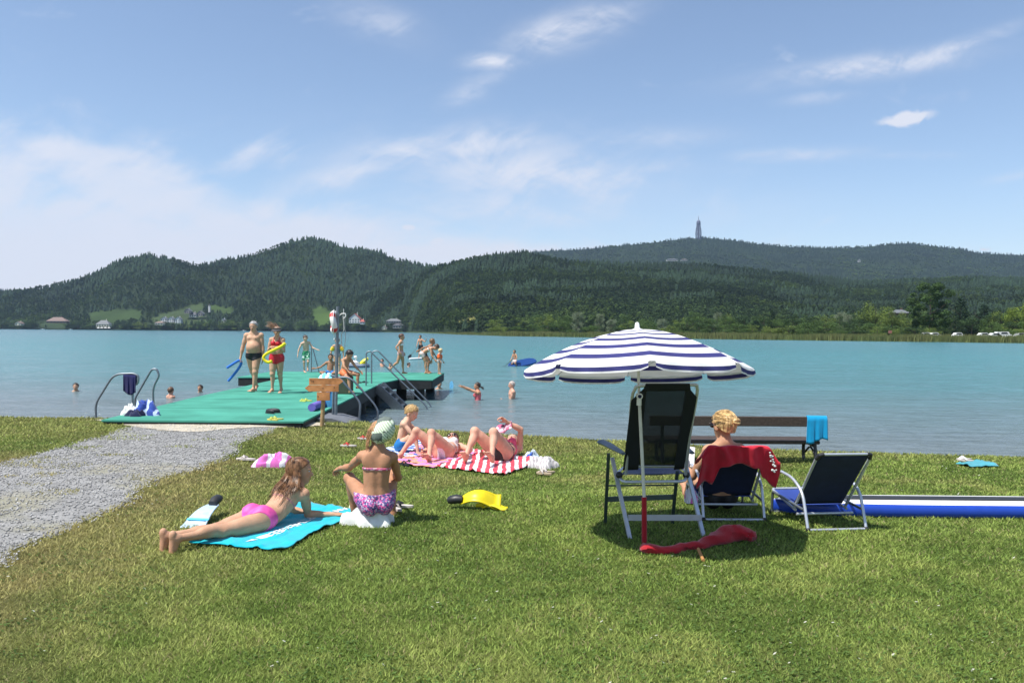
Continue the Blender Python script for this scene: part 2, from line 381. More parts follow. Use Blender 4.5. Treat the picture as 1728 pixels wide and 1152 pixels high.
def watermesh():
    Y=9.5*(110/9.5)**np.linspace(0,1,820); A=np.linspace(-.98,.98,620); YY,AA=np.meshgrid(Y,A,indexing='ij'); X=YY*AA; x=X.ravel(); y=YY.ravel(); dy=y*.003
    def rid(sx,sy,sd,rot): c,s_=math.cos(rot),math.sin(rot); return 1-np.abs(2*fbm((x*c+y*s_)*sx,(-x*s_+y*c)*sy,sd,2)-1)
    z=.030*rid(.55,1.25,201,.15)+.016*rid(1.1,2.6,211,-.2)*sst(70,20,y)+.007*rid(2.6,5.2,221,.1)*sst(32,14,y)+.05*fbm(x*.12,y*.22,231,2)
    pat=.55+.9*fbm(x*.05,y*.11,241,3); z=z*pat; z-=z.mean(); z*=sst(112,80,y)
    V=np.stack([x,y,WZ+z],1); n0,n1=X.shape; I=np.arange(n0*n1).reshape(n0,n1); F=np.stack([I[:-1,:-1],I[:-1,1:],I[1:,1:],I[1:,:-1]],-1).reshape(-1,4)
    b0=len(V); V=np.concatenate([V,np.array([(-3500,9,WZ-.06),(3500,9,WZ-.06),(3500,1600,WZ-.06),(-3500,1600,WZ-.06)])]); F=np.concatenate([F,np.array([[b0,b0+1,b0+2,b0+3]])])
    return mesh_np('water',V,F,mw,smooth=True)
tag(watermesh(),kind='structure')
# ---- gravel path and pale ramp
def poly_in(P,x,y):
    P=np.asarray(P); ins=np.zeros(x.shape,bool); n=len(P)
    for i in range(n):
        x1,y1=P[i]; x2,y2=P[(i+1)%n]
        if y1==y2: continue
        c=((y1>y)!=(y2>y))&(x<(x2-x1)*(y-y1)/(y2-y1)+x1); ins^=c
    return ins
def poly_sd(P,x,y):
    P=np.asarray(P); d=np.full(x.shape,1e9); n=len(P)
    for i in range(n):
        a=P[i]; b_=P[(i+1)%n]; ab=b_-a; t=np.clip(((x-a[0])*ab[0]+(y-a[1])*ab[1])/(ab@ab+1e-12),0,1)
        d=np.minimum(d,np.hypot(x-a[0]-t*ab[0],y-a[1]-t*ab[1]))
    return np.where(poly_in(P,x,y),-d,d)
path_px=[(-700,830),(-250,805),(0,783),(60,768),(120,752),(170,738),(215,724),(250,716),(330,714),(440,714),(470,722),(430,734),(395,752),(360,780),(330,795),(280,806),(235,822),(215,845),(180,868),(120,890),(60,915),(0,955),(-300,1060),(-900,1200)]
PATH=[tuple(atg(*p).xy) for p in path_px]
RAMP=[tuple(atg(*p).xy) for p in ((168,709),(540,712),(548,718),(500,722),(430,722),(330,729),(270,726),(215,719))]
def pathmask(x,y): return poly_sd(PATH,x,y)+.28*(fbm(x*1.6,y*1.6,61,4)-.5)*2*.6
def cells(name,x0,x1,y0,y1,st,mask,m,dz,colf):
    xs=np.arange(x0,x1,st); ys=np.arange(y0,y1,st); X,Y=np.meshgrid(xs,ys,indexing='ij'); nx,ny=X.shape
    d=mask(X.ravel(),Y.ravel()).reshape(nx,ny); I=np.arange(nx*ny).reshape(nx,ny)
    k=(d[:-1,:-1]<0)|(d[1:,1:]<0); F=np.stack([I[:-1,:-1],I[1:,:-1],I[1:,1:],I[:-1,1:]],-1)[k]
    Z=gz(X.ravel(),Y.ravel())+dz; V=np.stack([X.ravel(),Y.ravel(),Z],1)
    u,inv=np.unique(F,return_inverse=True); V=V[u]; F=inv.reshape(F.shape)
    return mesh_np(name,V,F,m,smooth=True,col=colf(V[:,0],V[:,1]))
def gravcol(x,y):
    n=fbm(x*1.5,y*1.5,71,3)[:,None]; n2=fbm(x*14,y*14,77,2)[:,None]; g=grasscol(x,y)
    c=np.array([.27,.268,.262])*(.62+.7*n2); k=sst(.60,.78,fbm(x*1.1+9,y*1.1,81,4))[:,None]*.35
    return c*(1-k)+g*1.3*k
mgr=mat('grey_gravel',(.3,.3,.3),.95,0,.4,90,bump=1,bscale=120,spec=.2,attr=True)
tag(cells('path',-14,-2.5,4,14.6,.05,pathmask,mgr,.006,gravcol),kind='structure')
def rampmask(x,y): return poly_sd(RAMP,x,y)+.10*(fbm(x*4,y*4,91,3)-.5)*2
tag(cells('pavement',-8.6,-2.8,12.5,14.3,.04,rampmask,mat('pale_lime_gravel',(.5,.45,.36),.95,0,.2,30,bump=1,bscale=60,attr=True),.014,lambda x,y:np.array([.44,.39,.30])*(.75+.5*fbm(x*9,y*9,95,2))[:,None]),kind='structure')
# gravel stones
def stones():
    n=60000; x=RNG.uniform(-13,-2.6,n); y=4.4+10*RNG.random(n)**1.3; k=pathmask(x,y)<.10; x=x[k];y=y[k]; n=len(x)
    ang=np.arctan2(y,x); vis=np.abs(x/y)<.80; x=x[vis];y=y[vis]; n=len(x)
    s=RNG.uniform(.005,.012,n)*(.8+.06*y); o=np.array([[1,0,0],[-1,0,0],[0,1,0],[0,-1,0],[0,0,.8],[0,0,-.5]])
    V=o[None]*(s[:,None]*RNG.uniform(.6,1.2,(n,6)))[:,:,None]; a=RNG.uniform(0,6.28,n); ca,sa=np.cos(a)[:,None],np.sin(a)[:,None]
    vx=V[:,:,0]*ca-V[:,:,1]*sa; vy=V[:,:,0]*sa+V[:,:,1]*ca; V=np.stack([vx+x[:,None],vy+y[:,None],V[:,:,2]+(gz(x,y)+.010)[:,None]],-1)
    f=np.array([[0,2,4],[2,1,4],[1,3,4],[3,0,4],[2,0,5],[1,2,5],[3,1,5],[0,3,5]]); F=(f[None]+(np.arange(n)*6)[:,None,None]).reshape(-1,3)
    c=np.repeat(RNG.uniform(.17,.50,n),6)[:,None]*np.array([1,.985,.95])[None]
    return tag(mesh_np('gravel',V.reshape(-1,3),F,mat('gravel_stones',(.4,.4,.4),.9,0,.1,30,attr=True),col=c),'loose grey gravel scattered over the path to the jetty','gravel',kind='stuff')
stones()
NOGRASS=[]    # polygons (world xy) where turf is covered
# ------------------------------------------------------------------ far land
LZ=WZ+.45
_cu=np.array([-900,0,640,690,712,735,770,850,1000,1180,1450,1728,2100,2700.]); _cy=np.array([1400,1400,1330,1250,980,760,560,395,345,300,262,232,205,190.])
def coastY(u): return np.interp(u,_cu,_cy)
def colX(u,Y):   # x for pixel column u (at the horizon) and depth Y
    d=ray(u,560); return d.x/d.y*Y
def colslopes(us): 
    ds=[ray(float(u),560) for u in us]; return np.array([d.x/d.y for d in ds])
def elev(us,pys):
    return np.array([ray(float(u),float(p)).z/ray(float(u),float(p)).y for u,p in zip(us,pys)])
mland=mat('meadow_grass',(.06,.10,.03),.9,0,.25,.02,attr=True,spec=.1)
us=np.arange(-900,2701,12.); sl_=colslopes(us)
ts=np.array([0,.004,.02,.06,.12,.3,.6,1.])
Y0=coastY(us); V=[]
for t in ts:
    Y=Y0+(4300-Y0)*t; V.append(np.stack([sl_*Y,Y,np.full_like(Y,WZ-.4 if t==0 else LZ+3*t)],1))
V=np.array(V); nt_,nu=V.shape[:2]; I=np.arange(nt_*nu).reshape(nt_,nu)
F=np.stack([I[:-1,:-1],I[:-1,1:],I[1:,1:],I[1:,:-1]],-1).reshape(-1,4)
tag(mesh_np('terrain',V.reshape(-1,3),F,mland,col=np.tile([.075,.105,.03],(nt_*nu,1))),kind='structure')
# ---- tree prototypes for the woods
def conifer(tiers=3,n=7,seed=0):
    r=np.random.default_rng(seed); V=[];F=[]
    for k in range(tiers):
        z0=.12+.26*k*3/tiers; z1=min(1,z0+.5); rad=(.24-.06*k*3/tiers)*1.0; b=len(V)
        for i in range(n):
            a=2*PI*i/n+k; q=rad*(1.15 if i%2 else .72)*r.uniform(.85,1.15); V.append((q*math.cos(a),q*math.sin(a),z0+r.uniform(-.03,.03)-(.03 if i%2 else -.02)))
        V.append((r.uniform(-.01,.01),0,z1 if k<tiers-1 else 1.0))
        F+=[(b+i,b+(i+1)%n,b+n) for i in range(n)]
    return np.array(V),np.array(F)
def lump(seed=0,sub=1,flat=1.0,j=.24):
    r=np.random.default_rng(seed); t=(1+5**.5)/2
    v=[(-1,t,0),(1,t,0),(-1,-t,0),(1,-t,0),(0,-1,t),(0,1,t),(0,-1,-t),(0,1,-t),(t,0,-1),(t,0,1),(-t,0,-1),(-t,0,1)]
    f=[(0,11,5),(0,5,1),(0,1,7),(0,7,10),(0,10,11),(1,5,9),(5,11,4),(11,10,2),(10,7,6),(7,1,8),(3,9,4),(3,4,2),(3,2,6),(3,6,8),(3,8,9),(4,9,5),(2,4,11),(6,2,10),(8,6,7),(9,8,1)]
    v=[np.array(q)/np.linalg.norm(q) for q in v]
    for _ in range(sub):
        c={};nf=[]
        def mid(a,b):
            k=(min(a,b),max(a,b))
            if k not in c: m_=(v[a]+v[b]); v.append(m_/np.linalg.norm(m_)); c[k]=len(v)-1
            return c[k]
        for a,b_,d in f: x,y,z=mid(a,b_),mid(b_,d),mid(d,a); nf+=[(a,x,z),(b_,y,x),(d,z,y),(x,y,z)]
        f=nf
    v=np.array(v); v=v*(1+r.uniform(-j,j,len(v)))[:,None]
    v=v*np.array([.27,.27,.40])*np.array([1,1,flat])+np.array([0,0,.58]); return v,np.array(f)
P_con=[conifer(3,7,1),conifer(3,6,2),conifer(4,7,3)]; P_low=[conifer(2,5,4),conifer(2,5,5)]
P_dec=[lump(s,1) for s in (1,2,3)]; P_dlow=[lump(s,0,j=.3) for s in (4,5)]; P_leaf=[]
def scatter(name,pos,hgt,wid,col,kinds,protos,m,label,cat):
    Vs=[];Fs=[];Cs=[];c=0
    for k,(pv,pf) in enumerate(protos):
        s=kinds==k; n=s.sum()
        if not n: continue
        a=RNG.uniform(0,6.28,n); ca,sa=np.cos(a)[:,None],np.sin(a)[:,None]; h=hgt[s][:,None]; w_=(wid[s]*hgt[s])[:,None]
        x=pv[None,:,0]*w_; y=pv[None,:,1]*w_; z=pv[None,:,2]*h
        V=np.stack([x*ca-y*sa+pos[s,0:1],x*sa+y*ca+pos[s,1:2],z+pos[s,2:3]],-1)
        Vs.append(V.reshape(-1,3)); Fs.append((pf[None]+(np.arange(n)*len(pv))[:,None,None]).reshape(-1,3)+c)
        cc=col[s][:,None,:]*RNG.uniform(.82,1.18,(n,len(pv),1)); Cs.append(cc.reshape(-1,3)); c+=n*len(pv)
    o=mesh_np(name,np.concatenate(Vs),np.concatenate(Fs),m,col=np.concatenate(Cs)); return tag(o,label,cat,kind='stuff')
def leafproto(seed,n=150):
    r=np.random.default_rng(seed); c=[]
    for k in range(9):
        a=r.uniform(0,6.28); z=r.uniform(.28,.86); q=.24*math.sin(PI*min(1,z))**.5*r.uniform(.2,1); c.append((q*math.cos(a),q*math.sin(a),z,r.uniform(.08,.15)))
    ci=r.integers(0,9,n); C=np.array([q[:3] for q in c])[ci]; Rr=np.array([q[3] for q in c])[ci]; d=r.normal(size=(n,3)); d/=np.linalg.norm(d,axis=1)[:,None]
    p=C+d*(Rr*r.random(n)**.25)[:,None]; nr=d+r.normal(0,.5,(n,3)); a=np.cross(nr,r.normal(size=(n,3))); a/=np.linalg.norm(a,axis=1)[:,None]; b_=np.cross(nr,a); b_/=np.linalg.norm(b_,axis=1)[:,None]; s_=(.055*r.uniform(.6,1.3,n))[:,None]
    V=np.stack([p-a*s_,p+b_*s_,p+a*s_,p-b_*s_],1).reshape(-1,3); k=np.arange(n)[:,None]*4; F=np.concatenate([k+np.array([[0,1,2]]),k+np.array([[0,2,3]])]); return V,F
mfo=mat('forest_foliage',(.03,.05,.02),.85,0,.22,.35,attr=True,spec=.15)
def hill(name,pts,Yr,base,treeH,spacing,low,label,ustep=8,seed=0,meadows=(),decid=.35,noise=.10,rowpow=1.15,tone=.92,blue=0,umin=None,umax=None):
    pu=np.array([p[0] for p in pts],float); pv=np.array([p[1] for p in pts],float)
    us=np.arange(pu[0],pu[-1]+1,ustep); py=np.interp(us,pu,pv)
    Yr_=np.interp(us,*zip(*Yr)) if isinstance(Yr,(list,tuple)) else np.full_like(us,Yr)
    Yb=np.array([base(u) for u in us],float); sl_=colslopes(us); el=elev(us,py)
    tn=34; T=np.concatenate([np.linspace(0,1,tn),[1.06,1.15,1.35]])
    zr=CAM[2]+el*Yr_-treeH*.85
    def surf(u,t):
        s=np.interp(u,us,sl_); yb=np.interp(u,us,Yb); yr=np.interp(u,us,Yr_); z_=np.interp(u,us,zr); tt=np.minimum(t,1)
        Y=yb+(yr-yb)*t; f=tt**rowpow; X=s*Y
        nz=(fbm(X/230.,Y/170.,seed,4)-.5)*2
        z=LZ+(z_-LZ)*(f*(1+noise*3.2*nz*(1-tt)*np.minimum(1,tt*4)))-np.where(t>1,(t-1)*(z_-LZ)*1.4,0)
        z=z-18*np.abs(fbm(X/90.,Y/140.,seed+5,3)-.5)*np.sin(PI*tt)
        return np.stack([X,Y,z],-1)
    U,TT=np.meshgrid(us,T,indexing='ij'); V=surf(U.ravel(),TT.ravel()); nu,nt_=U.shape; I=np.arange(nu*nt_).reshape(nu,nt_)
    F=np.stack([I[:-1,:-1],I[1:,:-1],I[1:,1:],I[:-1,1:]],-1).reshape(-1,4)
    def project(Vv):
        d=(Vv-np.array(CAM))@np.array(CR); return 864+d[:,0]/-d[:,2]*FPX,576-d[:,1]/-d[:,2]*FPX
    def mead(Vv):
        x,y=project(Vv); k=np.zeros(len(Vv),int)
        for j,(poly,c) in enumerate(meadows): k[poly_in(poly,x,y)]=j+1
        return k
    col=np.tile([.018,.03,.012],(len(V),1)); 
    if len(meadows):
        # finer colour comes from extra subdivision near meadows
        k=mead(V+np.array([0,0,0])); 
        for j,(poly,c) in enumerate(meadows): col[k==j+1]=c
    tag(mesh_np(name,V,F,mland,smooth=True,col=col),kind='structure')
    # trees
    wid=np.abs(np.interp(us[-1],us,sl_)-sl_[0])*Yr_.mean()*.9; dep=(Yr_-Yb).mean(); n=int(wid*dep*1.05/spacing**2)
    u=RNG.uniform(us[0],us[-1],n); t=RNG.random(n)**.85*1.05; p=surf(u,t); k=mead(p+np.array([0,0,2])); p=p[k==0]; u=u[k==0]; t=t[k==0]; n=len(p)
    nz=fbm(p[:,0]/70,p[:,1]/60,seed+9,3)+.10*(RNG.random(n)-.5); dec=(nz+ .22*(1-t)*decid*2)>(.66-decid*.25)
    h=treeH*RNG.uniform(.62,1.12,n)*np.where(dec,.8,1.0); wd=np.where(dec,RNG.uniform(.75,1.15,n),RNG.uniform(.8,1.25,n))
    pr=(P_low+P_dlow) if low else (P_con+[leafproto(s) for s in (1,2,3)]); m=len(pr)//2; kinds=np.where(dec,m+RNG.integers(0,m,n),RNG.integers(0,m,n))
    cc=np.where(dec[:,None],np.array([[.046,.078,.026]]),np.array([[.021,.040,.020]]))*RNG.uniform(.7,1.35,n)[:,None]
    cc*=tone*(.55+.9*fbm(p[:,0]/160,p[:,1]/150,seed+60,3))[:,None]; lt=(fbm(p[:,0]/40,p[:,1]/40,seed+30,2)>.62)&dec; cc[lt]*=np.array([1.5,1.4,1.0])
    tag(scatter('forest',p-np.array([0,0,.06])*h[:,None],h,wd,cc,kinds,pr,mfo,label,'forest'))
    return surf,project
A_pts=[(-700,500),(-500,470),(-300,480),(-150,492),(0,489),(30,485),(60,481),(95,474),(130,467),(155,457),(180,446),(210,431),(250,424),(290,431),(320,440),(345,441),(380,433),(420,425),(455,414),(490,401),(520,396),(545,400),(560,406),(600,413),(640,418),(665,431),(700,438),(760,452),(820,470),(900,500)]
MEAD_A=[([(150,527),(200,521),(240,523),(236,538),(190,548),(150,545)],(.034,.058,.018)),([(533,514),(548,520),(562,528),(562,546),(538,556),(527,550)],(.055,.095,.022)),([(60,541),(120,541),(120,553),(60,553)],(.03,.05,.02)),([(255,535),(340,510),(350,545),(255,552)],(.05,.075,.03)),([(348,512),(390,520),(388,532),(350,524)],(.045,.075,.022))]
hillA=hill('hills',A_pts,[(-700,1900),(300,1750),(520,1950),(900,1900)],lambda u:float(coastY(min(u,640)))+4,12.5,6.9,False,'dark conifer forest over the two rounded hills across the lake',seed=3,meadows=MEAD_A,decid=.45)
B_pts=[(600,500),(680,462),(720,447),(760,438),(800,429),(840,423),(870,420),(900,421),(930,430),(970,436),(1040,438),(1100,441),(1180,440),(1240,446),(1300,452),(1380,462),(1450,470),(1550,466),(1650,462),(1728,466),(1900,470),(2300,480)]
MEAD_B=[([(766,545),(785,538),(803,535),(804,549),(775,552)],(.20,.20,.06))]
hillB=hill('hills',B_pts,[(600,1500),(900,1350),(1300,1500),(2300,1500)],lambda u:float(coastY(u))+ (300 if u>860 else 40+260*max(0,u-740)/120),12.5,6.9,False,'mixed green forest on the lower hill behind the far reeds',seed=8,meadows=MEAD_B,decid=.55,rowpow=1.25,tone=.80)
C_pts=[(500,480),(700,450),(850,428),(920,419),(980,417),(1040,411),(1100,405),(1150,399),(1190,397),(1240,402),(1280,408),(1340,413),(1400,414),(1450,413),(1500,408),(1530,406),(1570,411),(1620,416),(1650,423),(1728,427),(1850,430),(2000,440),(2300,450)]
hillC=hill('hills',C_pts,3400,lambda u:1750.,13,12.5,True,'hazy blue forest along the distant ridge with the tower',seed=14,decid=.35,ustep=10,tone=.55)
D_pts=[(-900,470),(-500,478),(-200,484),(0,485),(40,487),(120,500),(250,520)]
hillD=hill('hills',D_pts,3600,lambda u:2300.,19,18,True,'small hazy wood on the farthest slope at the left edge',seed=19,decid=.2,ustep=20,tone=.55)
# ---- reeds
def reeds():
    n=42000; u=RNG.uniform(742,2250,n); d=RNG.random(n)**1.4*20; Y=coastY(u)+d*(1+.4*fbm(u/30.,u*0,4,2)); s=np.interp(u,us,colslopes(us)); X=s*Y
    nn=fbm(X/9,Y/9,51,3); h=(1.35+1.6*nn)*RNG.uniform(.8,1.2,n)*np.where(u<860,.55+.45*sst(742,880,u),1); k=RNG.random(n)<.25+nn; 
    X=X[k];Y=Y[k];h=h[k];nn=nn[k]; n=len(X); w_=RNG.uniform(.08,.20,n)*(Y/250); a=RNG.uniform(-.6,.6,n); lx=RNG.normal(0,.22,n)*h
    V=np.zeros((n,3,3)); z0=WZ+.02
    V[:,0]=np.stack([X-w_*np.cos(a),Y-w_*np.sin(a),np.full(n,z0)],1); V[:,1]=np.stack([X+w_*np.cos(a),Y+w_*np.sin(a),np.full(n,z0)],1); V[:,2]=np.stack([X+lx,Y,z0+h],1)
    c=np.array([[.115,.155,.040]])*(1-nn[:,None])+np.array([[.19,.185,.065]])*nn[:,None]; c=np.repeat(c*RNG.uniform(.7,1.3,(n,1)),3,0)
    tag(mesh_np('reeds',V.reshape(-1,3),np.arange(3*n).reshape(-1,3),mat('reed_blades',(.1,.1,.03),.8,0,.1,5,attr=True,trans=.25),col=c),'yellow green reed bed along the far right shore','reeds',kind='stuff')
reeds()
# ---- individual shore trees
def leafcloud(clumps,n,size,seed,flat=.5):
    r=np.random.default_rng(seed); cw=np.array([c[3]**2 for c in clumps]); cw/=cw.sum(); ci=r.choice(len(clumps),n,p=cw); C=np.array([c[:3] for c in clumps])[ci]; Rr=np.array([c[3] for c in clumps])[ci]
    d=r.normal(size=(n,3)); d/=np.linalg.norm(d,axis=1)[:,None]; rad=Rr*r.random(n)**.28
    p=C+d*rad[:,None]*np.array([1,1,.8]); nrm=d+r.normal(0,.5,(n,3)); nrm/=np.linalg.norm(nrm,axis=1)[:,None]
    a=np.cross(nrm,r.normal(size=(n,3))); a/=np.linalg.norm(a,axis=1)[:,None]; b_=np.cross(nrm,a); s=(size*r.uniform(.5,1.3,n))[:,None]
    V=np.stack([p-a*s,p+b_*s*.7,p+a*s,p-b_*s*.7],1).reshape(-1,3); F=np.arange(4*n).reshape(-1,4)
    cc=np.repeat(r.uniform(.72,1.3,(len(clumps),1))[ci]*r.uniform(.75,1.25,(n,1)),4,0); return V,F,cc
def crown_clumps(kind,seed):
    r=random.Random(seed); c=[]
    if kind=='conifer':
        for k in range(26):
            z=.12+.85*k/26; rr=.23*(1-z)+.03; a=k*2.4; c.append((rr*math.cos(a)*.9,rr*math.sin(a)*.9,z,.06+.09*(1-z)))
    elif kind=='poplar':
        for k in range(64):
            a=r.uniform(0,6.28); z=r.uniform(.26,.95); q=.36*math.sin(PI*min(1,(z-.10)/.92))**.5*r.uniform(.35,1); c.append((q*math.cos(a),q*math.sin(a),z,r.uniform(.05,.095)))
    else:
        for k in range(24):
            a=r.uniform(0,6.28); z=r.uniform(.16,.88); q=.40*math.sin(PI*min(1,(z-.02)/.96))**.5*r.uniform(.2,1); c.append((q*math.cos(a),q*math.sin(a),z,r.uniform(.09,.17)))
    return c
def leafmat(name,c): return mat(name,c,.8,0,.15,.4,attr=True,trans=.2,spec=.2)
mleaf=leafmat('tree_leaves',(.1,.1,.1)); mbark=mat('bark',(.09,.07,.05),.9,0,.3,2)
TP={}
def treeproto(kind,c,seed,n,size):
    V,F,cc=leafcloud(crown_clumps(kind,seed),n,size,seed); 
    root=empty('tree'); tk=MB(); 
    tk.tube([(0,0,0),(.006,0,.2),(-.01,.005,.5),(0,0,.82)],[.022,.017,.010,.003],8)
    r=random.Random(seed)
    for k in range(7):
        a=r.uniform(0,6.28); z=r.uniform(.2,.6); q=r.uniform(.14,.27); tk.tube([(0,0,z),(q*.5*math.cos(a),q*.5*math.sin(a),z+.07),(q*math.cos(a),q*math.sin(a),z+.18)],[.009,.006,.002],5)
    tk.build('trunk',mbark,root,True); mesh_np('crown',V,F,mleaf,root,col=cc*np.array(c)[None]); return root
# kind -> (shape, colour)
KINDS={'dark':('round',(.036,.066,.022)),'mid':('round',(.070,.118,.032)),'light':('round',(.135,.185,.042)),'willow':('round',(.16,.195,.12)),'bright':('round',(.16,.22,.035)),'conifer':('conifer',(.022,.046,.020)),'poplar':('poplar',(.058,.105,.030))}
used=set()
for i,(k,(s,c)) in enumerate(KINDS.items()):
    n={'poplar':11000,'conifer':3000}.get(s,3200); TP[k]=[treeproto(s,c,20+i,n,.018 if s!='poplar' else .014)]
    if s=='round' and k in('mid','dark','light'): TP[k].append(treeproto(s,c,40+i,n,.016))
def put_tree(kind,px,Y,topy,wpx,label,group=None,basez=None):
    ps=TP[kind]; p=random.choice(ps)
    if id(p) in used: root=copy_tree(p)
    else: root=p; used.add(id(p))
    top=atY(px,topy,Y); z0=LZ-.1 if basez is None else basez; H=top.z-z0; Wd=wpx/FPX*Y/ (.80 if kind!='poplar' else .72); 
    root.location=(top.x,Y,z0); root.scale=(Wd,Wd,H); root.rotation_euler=(0,0,random.uniform(0,6.28)); tag(root,label,'tree',group); return root
put_tree('poplar',1570,300,477,72,'tall rounded dark green tree rising above all others on the far right shore')
put_tree('light',1478,330,505,52,'pale green broad tree left of the low grey roof on the right shore')
put_tree('light',1506,310,514,40,'yellow green tree just left of the tall rounded tree')
put_tree('bright',1704,330,516,36,'bright green tree between the dark trees and the right edge of the far shore')
put_tree('bright',1738,335,508,50,'bright yellow green tree cut by the right edge of the photo')
put_tree('conifer',1622,330,500,56,'dark layered conifer right of the tall rounded tree')
put_tree('conifer',1662,350,512,60,'dark spreading conifer behind the parked white cars')
put_tree('dark',1690,345,516,40,'dark bushy tree left of the bright green one at the right edge')
put_tree('dark',1545,275,550,64,'low dark bush overhanging the small beach on the far shore')
put_tree('dark',1600,320,530,50,'dark tree directly under the right side of the tall rounded tree')
put_tree('willow',1418,400,524,26,'silvery willow among darker trees left of the pale green broad tree')
put_tree('willow',1432,380,528,22,'smaller silvery willow touching the pale green broad tree')
put_tree('willow',976,440,524,26,'leftmost silvery willow above the umbrella on the far shore')
put_tree('willow',1012,430,527,20,'silvery willow left of the umbrella tip on the far shore')
put_tree('willow',1032,425,537,22,'small round silvery willow nearest the umbrella tip')
put_tree('willow',1118,420,536,22,'grey green willow right of the umbrella tip on the far shore')
put_tree('willow',1212,420,524,18,'slim silvery willow above the right half of the umbrella')
spec=[(1330,546,60,'light'),(1300,550,40,'light'),(1360,542,50,'mid'),(1392,540,54,'mid'),(1450,535,44,'dark'),(1240,540,52,'mid'),(1270,545,40,'light'),(1205,545,44,'dark'),(1160,538,50,'dark'),(1085,540,44,'mid'),(1060,545,36,'dark'),(950,540,44,'mid'),(925,545,36,'dark'),(900,545,34,'mid'),(1000,545,36,'mid'),(1130,548,30,'light'),(1425,552,44,'mid'),(1470,545,60,'mid'),(1500,550,56,'mid'),(1530,545,30,'dark'),(1580,540,36,'mid'),(1640,530,50,'dark'),(1715,540,46,'dark'),(1670,540,40,'mid'),(1345,530,40,'dark'),(1375,532,44,'dark'),(1290,532,40,'dark'),(1225,530,40,'mid'),(1310,536,46,'mid'),(870,548,30,'mid'),(845,548,26,'light'),(1180,532,40,'mid'),(1760,530,60,'mid'),(1800,520,60,'dark'),(1850,530,60,'light')]
lab={'light':'light green bushy tree in the belt behind the far reeds','mid':'mid green bushy tree in the belt behind the far reeds','dark':'dark bushy tree in the belt behind the far reeds'}
for px,ty,wd,k in spec: put_tree(k,px,float(coastY(px))+random.uniform(32,90),ty+random.uniform(-3,3),wd,lab[k],'trees in the belt behind the far reeds')
for i in range(70):
    px=random.uniform(820,1800); k=random.choice(['mid','dark','dark','light','mid','conifer']); put_tree(k,px,float(coastY(px))+random.uniform(95,240),random.uniform(522,543)+max(0,(1000-px)*.03),random.uniform(24,44),{'light':'light green tree in the second row behind the reed belt','mid':'mid green tree in the second row behind the reed belt','dark':'dark broadleaf tree in the second row behind the reed belt','conifer':'dark conifer in the second row behind the reed belt'}[k],'second row of trees behind the reed belt')
for i in range(24):
    px=random.uniform(860,1790); k=random.choice(['mid','dark','light','mid']); put_tree(k,px,float(coastY(px))+random.uniform(24,40),random.uniform(549,556),random.uniform(26,44),{'light':'small light green bush right behind the far reeds','mid':'small mid green bush right behind the far reeds','dark':'small dark bush right behind the far reeds'}[k],'bushes right behind the far reeds')
lab2={'light':'light green tree on the waterline of the left far shore','mid':'mid green tree on the waterline of the left far shore','dark':'dark green tree on the waterline of the left far shore'}
for i in range(100):
    px=-40+i*7.65+random.uniform(-5,5); 
    if 60<px<118 or 160<px<196 or 262<px<312 or 585<px<604 or 645<px<685: 
        if random.random()<.55: continue
    k=random.choice(['mid','dark','dark','light']); put_tree(k,px,1000+(float(coastY(min(px,690)))-1000)*1.0+8,random.uniform(537,549),random.uniform(12,26),lab2[k],'trees on the waterline of the left far shore',basez=LZ)
# ---- houses
mW=mat('white_render',(.55,.55,.53),.8,0,.05,1); mC=mat('cream_render',(.55,.50,.38),.8,0,.08,1); mG=mat('grey_timber',(.24,.23,.22),.8,0,.1,1); mBr=mat('brown_timber',(.10,.06,.04),.8,0,.1,1)
mRr=mat('red_tiles',(.34,.09,.07),.8,0,.15,2); mRg=mat('grey_slate',(.13,.14,.15),.7,0,.15,2); mRd=mat('dark_slate',(.07,.07,.08),.7,0,.15,2); mGl=mat('window_glass',(.03,.04,.05),.15,0,.1,2); mRb=mat('brown_shingles',(.20,.14,.12),.8,0,.15,2)
def house(name,px,py,Y,wpx,hpx,roofpx,label,wall=mW,roof=mRg,gable=False,rows=2,cols=4,depth=10,cat='house',rz=0,group=None):
    """py = image row of the eaves' wall foot; wall height hpx"""
    b=atY(px,py,Y); k=Y/FPX; sc8=.84 if Y>1200 else 1; W=wpx*k*sc8;H=hpx*k*sc8;Rf=roofpx*k*sc8; root=empty(name,b,rz,label,cat,group); D=depth
    m=MB(); m.box((0,D/2,H/2),(W,D,H)); m.world=False
    if gable: m.add([(-W/2,0,H),(W/2,0,H),(0,0,H+Rf),(-W/2,D,H),(W/2,D,H),(0,D,H+Rf)],[(0,1,2),(5,4,3)])
    m.build('wall',wall,root)
    m=MB(); m.world=False; o=.8; th=.35
    if gable:
        for s in(-1,1):
            e=(s*(W/2+o),H-o*Rf/(W/2)); vs=[(e[0],-o,e[1]),(0,-o,H+Rf),(0,D+o,H+Rf),(e[0],D+o,e[1])]; vs+=[(x,y,z+th) for x,y,z in vs]
            m.add(vs,[(0,1,2,3),(7,6,5,4),(0,4,5,1),(1,5,6,2),(2,6,7,3),(3,7,4,0)])
    else:
        r=W*.28; vs=[(-W/2-o,-o,H),(W/2+o,-o,H),(W/2+o,D+o,H),(-W/2-o,D+o,H),(-W/2+r,D/2,H+Rf),(W/2-r,D/2,H+Rf)]; m.add(vs,[(0,1,5,4),(1,2,5),(2,3,4,5),(3,0,4),(0,3,2,1)])
    rr=m.build('roof',roof,root)
    m=MB(); m.world=False; m.box((W*.18,D*.55,H+Rf*.9),(1.0,1.0,Rf*.6+1.5)); m.build('chimney',wall,rr)
    for r in range(rows):
        for c in range(cols):
            m=MB(); m.world=False; x=-W/2+W*(c+.5)/cols; z=H*(r+.5)/rows; m.box((x,-.06,z),(W/cols*.5,.12,H/rows*.5)); m.build('window',mGl,root)
    return root
